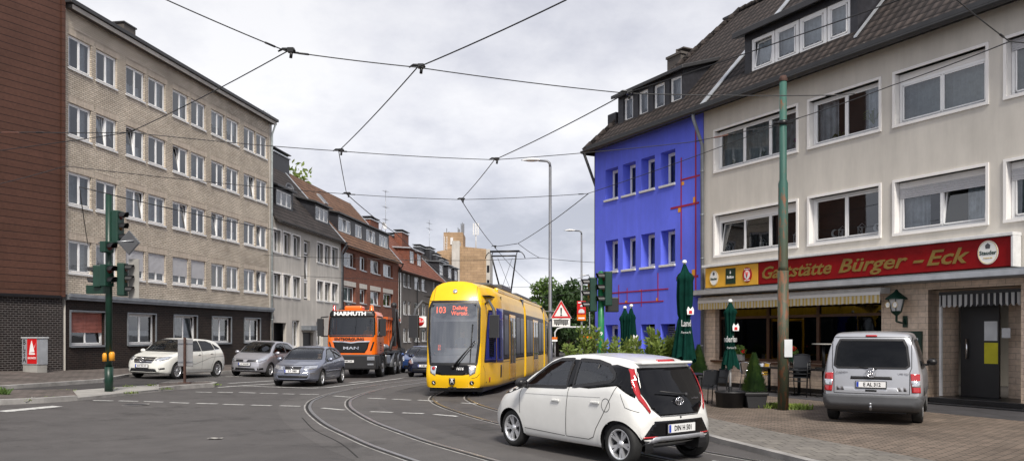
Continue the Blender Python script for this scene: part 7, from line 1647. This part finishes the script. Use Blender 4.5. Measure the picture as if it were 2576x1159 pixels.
# ---------------------------------------------------------------- plants
def leaves(mb, c, rad, n, size, up=.3, stretch=1.0):
    for k in range(n):
        u = Vector((random.gauss(0,1), random.gauss(0,1), random.gauss(0,1))).normalized()*random.random()**.33
        p = Vector((c[0]+u.x*rad[0], c[1]+u.y*rad[1], c[2]+u.z*rad[2])); a = Vector((random.gauss(0,1), random.gauss(0,1), random.gauss(up,1))).normalized(); b = a.cross(Vector((random.gauss(0,1), random.gauss(0,1), random.gauss(0,1)))).normalized()
        s = size*(.6+.8*random.random()); mb.add([p-a*s*stretch, p+b*s*.45, p+a*s*stretch, p-b*s*.45], [(0,1,2,3)])
def tree(name, x, y, H, R_, label, mat, cat='tree', group=None, trunk=.3, n=2600, size=.28, blobs=14, base=None, low=.3):
    o = tobj(name, x, y, label, cat, group); mb = MB(); rnd = random.Random(int(x*10)+int(y)); 
    mb.tube([(0,0,-.3),(rnd.uniform(-.2,.2),0,H*.3),(rnd.uniform(-.3,.3),.1,H*.55),(0,0,H*.8)], [trunk,trunk*.8,trunk*.55,trunk*.2], 8); cs = []
    for k in range(blobs):
        t = 2*PI*k*.382; q = low+(1-low)*(k+.5)/blobs; rr = R_*math.sin(PI*min(.97, .12+q*.85))**.7*rnd.uniform(.45,.8); c = (rr*math.cos(t), rr*math.sin(t), H*q*.93); cs.append(c)
        if k % 2 == 0: mb.tube([(0,0,c[2]*.6),(c[0]*.5,c[1]*.5,c[2]*.85),c], [trunk*.4,trunk*.25,.03], 5)
    mb.build('trunk', 'bark', o, fix=False); mb = MB()
    for c in cs: b = R_*rnd.uniform(.3,.52); leaves(mb, c, (b, b, b*.75), n//blobs, size)
    mb.build('crown', mat, o, fix=False); return o
for i, (px, Y, H, r, m, l) in enumerate(((1368, 118, 11.5, 3.2, 'leaf_mid', 'lighter green tree right behind the tram roof'), (1402, 105, 9.0, 2.6, 'leaf_dark', 'dark tree directly behind the warning triangle'), (1428, 100, 9.6, 3.4, 'leaf_dark', 'broad dark tree between the triangle and the red poster'), (1462, 112, 9.8, 3.6, 'leaf_dark', 'rounded dark tree behind the red poster'), (1490, 125, 9.0, 4.0, 'leaf_mid', 'mid green tree touching the edge of the blue house'), (1440, 150, 11.0, 5.5, 'leaf_dark', 'dark tree at the very back of the street'), (1520, 150, 11, 5.5, 'leaf_dark', 'tree mostly hidden behind the blue house'))):
    tree('street_tree', at(px, 0, Y)[0], Y, H, r, l, m, group='trees at the far end of the street', n=3600, size=.3, low=.22)
for i, (px, Y, w_) in enumerate(((1393, 160, 14), (1475, 165, 16))): tree('street_tree', at(px, 0, Y)[0], Y, 8.5, 6, ['bushy far tree low behind the curved arm', 'bushy far tree low behind the bushes by the signals'][i], 'leaf_dark', group='trees at the far end of the street', n=3500, size=.42, low=.05)
p = SP(22, 16); tree('back_garden_tree', at(735, 0, 78)[0], 78, 19.6, 3.0, 'sparse yellowish tree rising behind the slate chimney on the left', 'leaf_yellow', n=1100, size=.3, blobs=22, low=.5)
def bush(px, Y, H, r, label, mat='leaf_yellow', n=520, stems=9, pot=None):
    x = at(px, 0, Y)[0]; o = tobj('laurel_bush', x, Y, label, 'bush', 'bushes along the tavern terrace', .08); rnd = random.Random(px); mb = MB(); lf = MB()
    for k in range(stems):
        a = rnd.uniform(0, 2*PI); e = rnd.uniform(.1, 1)*r; hh = H*rnd.uniform(.6, 1.0); tip = Vector((e*math.cos(a), e*math.sin(a)*.7, hh)); P = [Vector((rnd.uniform(-.08,.08), 0, .3)), Vector((tip.x*.4, tip.y*.4, hh*.55)), tip]; mb.tube(P, [.018,.012,.005], 5)
        for j in range(n//stems):
            t = .35+.65*rnd.random(); q = P[1].lerp(P[2], (t-.35)/.65) if t > .5 else P[0].lerp(P[1], .5+t); d = Vector((rnd.gauss(0,1), rnd.gauss(0,1), rnd.gauss(.9,.6))).normalized(); s = Vector((rnd.gauss(0,1), rnd.gauss(0,1), rnd.gauss(0,.4))); s = (s-d*s.dot(d)).normalized()
            l = .10+.09*rnd.random(); q = q+d*.05*rnd.random()+s*rnd.uniform(-.1,.1); lf.add([q, q+d*l*.5+s*l*.2, q+d*l, q+d*l*.5-s*l*.2], [(0,1,2,3)])
    mb.build('stems', 'bark', o, fix=False); lf.build('foliage', mat, o, fix=False)
    mb = MB(); mb.lathe([(.22,0),(.28,.34),(.25,.34),(.24,.3),(.001,.3)], n=18); mb.build('planter', 'black_plastic', o)
for a in ((1448, 19.5, 1.6, .38, 'loose bush left of the green signal mast'), (1482, 20.5, 1.95, .38, 'tallest leggy bush just left of the green signal mast'), (1540, 20, 1.6, .36, 'thin bush just right of the green signal mast'), (1575, 20.4, 1.55, .45, 'small bush below the short closed parasols'), (1640, 18.6, 1.82, .62, 'dense bush between the two parasol groups'), (1685, 18.8, 1.75, .5, 'dense bush beside the tall closed parasol')): bush(*a, n=1500 if a[0] > 1600 else 900, mat='leaf_yellow')
def conifer(x, y, H, r, label, pot=True, up=.08):
    o = tobj('dwarf_conifer', x, y, label, 'conifer', 'potted conifers before the tavern', up); z0 = .35 if pot else .1; mb = MB(); mb.tube([(0,0,z0),(0,0,H*.9)], .025, 6); mb.build('trunk', 'bark', o); mb = MB(); rnd = random.Random(5)
    for k in range(3200):
        t = rnd.random()**1.25; rr = r*(1-t)**.75*(.75+.3*rnd.random())*(1+.12*math.sin(9*t+k)); a = rnd.uniform(0, 2*PI); p = Vector((rr*math.cos(a), rr*math.sin(a), z0+.05+t*(H-z0-.05))); d = Vector((math.cos(a)*.5, math.sin(a)*.5, 1)).normalized(); s = Vector((-math.sin(a), math.cos(a), 0)); l = .035+.035*rnd.random()
        mb.add([p-s*l*.3, p+d*l*1.5, p+s*l*.3, p-d*l*.5], [(0,1,2,3)])
    mb.build('foliage', 'leaf_conifer', o, fix=False)
    if pot: mb = MB(); mb.prism([(-.2,0),(.2,0),(.26,.34),(-.26,.34)], -.22, .22, 'y'); mb.box(-.28,.28,-.25,.25,.3,.37); mb.build('planter', 'black_plastic', o, bevel=.015)
cx_, cy_ = G(1897, 1024, .08); conifer(cx_, cy_, 1.24, .27, 'conical conifer in a square black planter left of the rusty pole')
conifer(6.15, 26.2, 1.35, .32, 'dark conifer against the corner of the blue house')
# ---------------------------------------------------------------- closed parasols
def parasol(px, Y, top, low, r, label, textz=None, word='derland', base='tub', tie=.45, seed=1):
    x = at(px, 0, Y)[0]; o = tobj('closed_parasol', x, Y, label, 'parasol', 'closed green parasols of the tavern', .08); rnd = random.Random(seed)
    mb = MB(); mb.tube([(0,0,.2),(0,0,top-.05)], .028, 10); mb.build('pole', 'dirty_white', o)
    mb = MB(); mb.smooth = True; nf = 8; H = top-low; ph = rnd.random()*6
    def f(u, v):
        t = u*2*PI; z = top-.06-v*H; prof = (.16+.84*min(1, v/.16)) if v < .16 else 1.0
        w = r*prof*(.62+.12*math.sin(v*7+ph)) if v < tie else r*(.55+.55*((v-tie)/(1-tie)))
        if abs(v-tie) < .03: w = r*.5
        if .1 < v < .2: w *= 1.2
        fold = 1+.26*math.cos(nf*t+ph+v*2.2)*min(1, v*5)+.1*math.cos(3*t+v*5+ph)
        zz = z-(.10*r*4*math.cos(nf/2*t+ph) if v > .97 else 0)+(.03*math.cos(5*t) if .12 < v < .2 else 0)
        return (w*fold*math.cos(t), w*fold*math.sin(t), zz)
    mb.grid(f, 64, 30); cl = mb.build('canopy', 'umbrella', o, fix=False)
    mb = MB(); mb.lathe([(.001, top), (.04, top-.01), (.055, top-.05), (.05, top-.07)], n=14); mb.build('finial', 'sign_white', o)
    if textz:
        me = text_me(word, .2, 'letter_white', ext=.002, bold=.025, sx=.62); a = math.atan2(-Y, -x); 
        ws = [v.co.x for v in me.vertices]; R2 = r*.95
        for v in me.vertices: t = v.co.x/R2; v.co = Vector((R2*math.sin(t)*(1), -R2*math.cos(t)+v.co.z*0, textz+v.co.y)); 
        link('lettering', me, cl)
        me = text_me('Premium Pils', .075, 'letter_white', ext=.002, bold=.01, sx=.62, shear=.3)
        for v in me.vertices: t = v.co.x/R2; v.co = Vector((R2*math.sin(t), -R2*math.cos(t), textz-.2+v.co.y))
        link('lettering', me, cl); mb = MB(); mb.prism([(.02,textz+.2),(.16,textz+.2),(.17,textz+.3),(.14,textz+.38),(.09,textz+.32),(.04,textz+.38),(.01,textz+.3)], -R2*1.02, -R2*.97, 'y'); mb.build('emblem', 'letter_white', cl); mb = MB(); mb.prism([(.05,textz+.22),(.13,textz+.22),(.12,textz+.29),(.06,textz+.29)], -R2*1.05, -R2*1.02, 'y'); mb.build('emblem_centre', 'sign_red', cl)
    mb = MB()
    if base == 'tub': mb.lathe([(.001,0),(.33,0),(.36,.34),(.38,.35),(.38,.38),(.34,.38),(.33,.33),(.001,.33)], n=8); mb.lathe([(.05,.3),(.05,.5)], n=10)
    else: mb.box(-.3,.3,-.3,.3,0,.08); mb.lathe([(.05,.08),(.05,.4)], n=10)
    mb.build('base', 'black_plastic', o)
ux, uy = G(1838, 1024, .08)
parasol(1837, uy+.1, 2.58, 1.02, .165, 'short closed green parasol in a black tub before the tavern window', 1.62, 'nderland', tie=.72, seed=3)
parasol(1722, 18.0, 3.42, 1.22, .205, 'tallest closed green parasol in front of the blue wall', 1.98, 'Land', base='plate', tie=.57, seed=2)
parasol(1588, 22.7, 2.6, .55, .19, 'short closed parasol, front one of the pair before the blue wall', 1.35, 'land', base='plate', tie=.68, seed=5)
parasol(1572, 23.6, 2.58, .6, .19, 'short closed parasol half hidden behind its twin', None, base='plate', tie=.68, seed=7)
# ---------------------------------------------------------------- terrace furniture
def chair(x, y, rz, label, group='terrace chairs', mat='black', up=.08, z=0, shell='cloth_dark'):
    o = tobj('terrace_chair', x, y, label, 'chair', group, up+z, rz)
    for sg in (-1, 1):
        mb = MB(); mb.tube([(sg*.25,-.25,0),(sg*.25,-.22,.42),(sg*.25,-.2,.64),(sg*.25,-.1,.67),(sg*.25,.18,.65)], .013, 6); mb.tube([(sg*.22,.28,0),(sg*.22,.2,.45),(sg*.22,.3,.85)], .013, 6); mb.build('side_frame', mat, o)
    mb = MB(); mb.grid(lambda u, v: (-.23+.46*u, -.22+.44*v, .44-.02*math.sin(PI*u)), 8, 8); mb.tube([(-.23,-.22,.44),(.23,-.22,.44)], .012, 6); mb.build('seat', shell, o, fix=False)
    mb = MB(); mb.grid(lambda u, v: (-.22+.44*u, .22+.08*v+.04*math.sin(PI*u), .5+.36*v), 8, 6); mb.tube([(-.22,.3,.85),(0,.34,.88),(.22,.3,.85)], .013, 6); mb.build('backrest', shell, o, fix=False)
    return o
def table(x, y, label, w=.7, d=.7, h=.74, top='black', up=.08, z=0, group=None, rnd=False):
    o = tobj('terrace_table', x, y, label, 'table', group, up+z, math.atan2(FD.y, FD.x)); mb = MB()
    if rnd: mb.lathe([(.001,h),(w/2,h),(w/2,h-.03),(.001,h-.03)], n=24)
    else: mb.box(-w/2,w/2,-d/2,d/2,h-.035,h)
    mb.build('table_top', top, o, bevel=.008); mb = MB(); mb.tube([(0,0,.05),(0,0,h-.03)], .045, 10); mb.build('column', 'black', o); mb = MB(); mb.box(-.28,.28,-.03,.03,0,.05); mb.box(-.03,.03,-.28,.28,0,.05); mb.build('foot', 'black', o, bevel=.01); return o
table(4.72, 20.3, 'black table behind the white hatchback, before the blue wall'); chair(5.12, 20.1, R(-70), 'black mesh armchair right of the table by the blue wall'); chair(4.75, 19.6, R(200), 'dark armchair with its back to the road, beside the short parasol'); chair(4.2, 20.4, R(80), 'dark armchair mostly hidden behind the white hatchback')
def FPt(px, t): s0 = BG.s_(px, t); return (BG.root.location.x+FD.x*s0+FN.x*t, BG.root.location.y+FD.y*s0+FN.y*t)
for i, (px, t, l) in enumerate(((1935, -.75, 'black rectangular table under the tavern window, left one'), (2010, -.75, 'black rectangular table under the tavern window, behind the rusty pole'), (2072, -.75, 'black rectangular table carrying the upturned bistro table'))):
    p = FPt(px, t); table(p[0], p[1], l, w=1.15, d=.65, h=.76)
p = FPt(1905, -1.0); chair(p[0], p[1], R(-60), 'silver metal chair at the left end of the table row', mat='chrome', shell='chrome'); p = FPt(1890, -.5); chair(p[0], p[1], R(120), 'silver metal chair against the tiled wall', mat='chrome', shell='chrome')
p = FPt(2072, -.72); table(p[0], p[1], 'small round bistro table standing on the black table', w=.62, h=.72, z=.76, rnd=True, top='concrete')
for k in range(4): p = FPt(2012, -1.25); chair(p[0], p[1]+.0, R(-35)+k*.02, 'black chair in the leaning stack behind the rusty pole, '+['lowest', 'second from the ground', 'third from the ground', 'topmost'][k], 'stacked chairs behind the pole', z=.1*k, mat='black')
for (px, l) in ((1860, 'pot of leafy plant with a red bloom on the tavern window sill'), (1988, 'bright red geraniums in a box by the tavern window')):
    p = FPt(px, -.18); o = thing('window_plant', (p[0], p[1], .97), BG.root.rotation_euler.z, l, 'plant'); mb = MB(); mb.box(-.16,.16,-.09,.09,0,.2); mb.build('box', 'sign_back' if px < 1900 else 'green_dark', o, bevel=.01); mb = MB(); leaves(mb, (0,0,.33), (.3,.12,.18), 170, .05); mb.build('foliage', 'leaf_mid', o, fix=False); mb = MB(); leaves(mb, (.0 if px > 1900 else .2,-.03,.42 if px > 1900 else .3), (.26,.1,.09) if px > 1900 else (.07,.05,.06), 240 if px > 1900 else 40, .035); mb.build('flowers', 'flower_red', o, fix=False)
# ---------------------------------------------------------------- people at the wheel (each body one skinned surface)
def driver(car_o, lx, ly, lz, s, label, cloth, hair='black'):
    mw = car_o.matrix_world if False else Matrix.LocRotScale(car_o.location, car_o.rotation_euler, car_o.scale)
    J = [((0,0,.1),.13), ((.02,0,.32),.125), ((.04,0,.48),.14), ((.03,0,.6),.055), ((.0,0,.7),.085), ((-.0,0,.8),.085),      # pelvis spine chest neck head crown
         ((.03,-.17,.5),.06), ((-.08,-.2,.3),.045), ((-.3,-.13,.36),.032), ((-.36,-.12,.37),.02), ((.03,.17,.5),.06), ((-.08,.2,.3),.045), ((-.3,.13,.36),.032), ((-.36,.12,.37),.02),
         ((-.08,-.1,.08),.085), ((-.42,-.1,.14),.065), ((-.6,-.1,-.2),.045), ((-.7,-.1,-.24),.035), ((-.08,.1,.08),.085), ((-.42,.1,.14),.065), ((-.6,.1,-.2),.045), ((-.7,.1,-.24),.035)]
    E = [(0,1),(1,2),(2,3),(3,4),(4,5),(2,6),(6,7),(7,8),(8,9),(2,10),(10,11),(11,12),(12,13),(0,14),(14,15),(15,16),(16,17),(0,18),(18,19),(19,20),(20,21)]
    me = bpy.data.meshes.new('person'); me.from_pydata([j[0] for j in J], E, []); o = bpy.data.objects.new('tmp', me); COL.objects.link(o)
    m = o.modifiers.new('s', 'SKIN'); o.modifiers.new('d', 'SUBSURF').levels = 1
    for i, v in enumerate(me.skin_vertices[0].data): v.radius = (J[i][1],)*2; v.use_root = (i == 0)
    dg = bpy.context.evaluated_depsgraph_get(); b = bpy.data.meshes.new_from_object(o.evaluated_get(dg)); bpy.data.objects.remove(o)
    b.name = 'person'; b.materials.clear(); b.materials.append(MATS[cloth]); b.materials.append(MATS['skin'])
    for p in b.polygons: p.use_smooth = True; p.material_index = 1 if p.center.z > .585 or (p.center.x < -.25 and p.center.z > .3) else 0
    q = bpy.data.objects.new('person', b); COL.objects.link(q); tag(q, label, 'person'); q.matrix_world = mw @ Matrix.Translation((lx, ly, lz)) @ Matrix.Scale(s, 4)
    mb = MB(); mb.sphere((.015, 0, .775), .098, 14, 10, (1.02, .95, 1.0)); k = [v for v in mb.v]; mb.f = [f for f in mb.f if sum(mb.v[i][2]-.25*(mb.v[i][0]) for i in f)/4 > .775 or sum(mb.v[i][0] for i in f)/4 > .05]; mb.m = [0]*len(mb.f); mb.sm = [True]*len(mb.f); mb.build('hair', hair, q, fix=False)
    return q
M('vest_orange', (.8,.25,.02), .8); M('shirt_grey', (.3,.31,.33), .9); M('shirt_blue', (.08,.12,.25), .9)
driver(opel, 1.95, -.36, .42, .95, 'driver in a grey shirt behind the windscreen of the blue-grey car', 'shirt_grey')
driver(tk, 1.15, -.5, 1.55, 1.0, 'lorry driver in an orange vest at the wheel', 'vest_orange')
driver(aygo, 1.72, -.38, .42, .9, 'driver in dark blue seated in the foreground white hatchback', 'shirt_blue')
driver(tram, 1.35, .0, 1.15, 1.0, 'tram driver in blue behind the large windscreen', 'shirt_blue')
# small things lying about the road
for (px, py, s_, l) in ((542, 1102, .12, 'scrap of white paper flattened on the foreground asphalt'), (81, 1011, .06, 'crumpled white litter at the kerb of the island'), (398, 979, .07, 'white paper scrap on the island beside the rusty post')):
    x, y = G(px, py, .01); o = thing('litter', (x, y, gz(x, y)+(.012 if py > 1050 else .13)), 0, l, 'litter'); mb = MB(); mb.grid(lambda u, v: ((u-.5)*s_*2, (v-.5)*s_, .008+.006*math.sin(u*9+v*5)), 6, 4); mb.build('paper', 'concrete', o, fix=False)
for (x, y, l) in ((-2.6, 9.6, 'round iron manhole cover in the foreground lane'), (-9.5, 20.0, 'round iron manhole cover left of the outer tram rail')):
    o = thing('manhole_cover', (x, y, gz(x, y)+.004), 0, l, 'manhole cover'); mb = MB(); mb.lathe([(.001,.004),(.28,.004),(.3,.003),(.31,.0)], n=28); mb.build('lid', 'asphalt_slab', o); mb = MB(); mb.lathe([(.31,.002),(.36,.002)], n=28); mb.build('rim', 'kerb', o, fix=False)
# ---------------------------------------------------------------- world, sun, camera
w = bpy.data.worlds.new("World"); SC.world = w; w.use_nodes = True; nt = w.node_tree; nt.nodes.clear()
out = nt.nodes.new('ShaderNodeOutputWorld'); bg = nt.nodes.new('ShaderNodeBackground'); bg2 = nt.nodes.new('ShaderNodeBackground'); mx = nt.nodes.new('ShaderNodeMixShader')
SUN_EL, SUN_AZ = R(48), R(168)       # azimuth clockwise from +Y
sky = nt.nodes.new('ShaderNodeTexSky'); sky.sky_type = 'NISHITA'; sky.sun_disc = False; sky.sun_elevation = SUN_EL; sky.sun_rotation = SUN_AZ
nt.links.new(sky.outputs[0], bg.inputs[0]); bg.inputs[1].default_value = .1
tc = nt.nodes.new('ShaderNodeTexCoord'); s = nt.nodes.new('ShaderNodeSeparateXYZ'); nt.links.new(tc.outputs['Generated'], s.inputs[0])
zc = mathn(nt, 'ADD', mathn(nt, 'MAXIMUM', s.outputs[2], 0.0), .34)
cv = nt.nodes.new('ShaderNodeCombineXYZ'); nt.links.new(mathn(nt, 'DIVIDE', s.outputs[0], zc), cv.inputs[0]); nt.links.new(mathn(nt, 'DIVIDE', s.outputs[1], zc), cv.inputs[1]); cv.inputs[2].default_value = 3.7
n1 = noise(nt, cv.outputs[0], 1.15, 8, .56); n2 = noise(nt, cv.outputs[0], 3.8, 8, .6)
f = mathn(nt, 'ADD', mathn(nt, 'MULTIPLY', n1, .68), mathn(nt, 'MULTIPLY', n2, .32))
cl = ramp(nt, f, [(.38, (.34,.355,.41)), (.46, (.45,.46,.515)), (.54, (.57,.575,.615)), (.62, (.67,.67,.69))])
low = ramp(nt, s.outputs[2], [(.0, (1.3,1.3,1.28)), (.16, (1.16,1.16,1.15)), (.5, (.93,.93,.94))])
cl = mixc(nt, 1.0, cl, low, 'MULTIPLY')
nt.links.new(cl, bg2.inputs[0]); bg2.inputs[1].default_value = .93
thin = ramp(nt, n2, [(.62, (.97,)*3), (.75, (.85,)*3)])
nt.links.new(thin, mx.inputs[0]); nt.links.new(bg.outputs[0], mx.inputs[1]); nt.links.new(bg2.outputs[0], mx.inputs[2]); nt.links.new(mx.outputs[0], out.inputs[0])
sl = bpy.data.lights.new('sun', 'SUN'); sl.energy = 3.1; sl.angle = R(14); sl.color = (1, .94, .85); so = bpy.data.objects.new('sun', sl); COL.objects.link(so)
sd = Vector((math.sin(SUN_AZ)*math.cos(SUN_EL), math.cos(SUN_AZ)*math.cos(SUN_EL), math.sin(SUN_EL)))
so.rotation_euler = sd.to_track_quat('Z', 'Y').to_euler()
cd = bpy.data.cameras.new('camera'); cam = bpy.data.objects.new('camera', cd); COL.objects.link(cam); SC.camera = cam
cam.location = (0, 0, EYE); cam.rotation_euler = (R(90), 0, 0); cd.sensor_width = 36; cd.lens = 36*FOC/2576; cd.shift_y = (HZ-579.5)/2576; cd.clip_end = 4000; cd.clip_start = .1
SC.view_settings.view_transform = 'Standard'; SC.view_settings.look = 'None'; SC.view_settings.exposure = 0.6; SC.view_settings.gamma = 1
SC.cycles.max_bounces = 8; SC.cycles.transparent_max_bounces = 12; SC.cycles.use_denoising = True
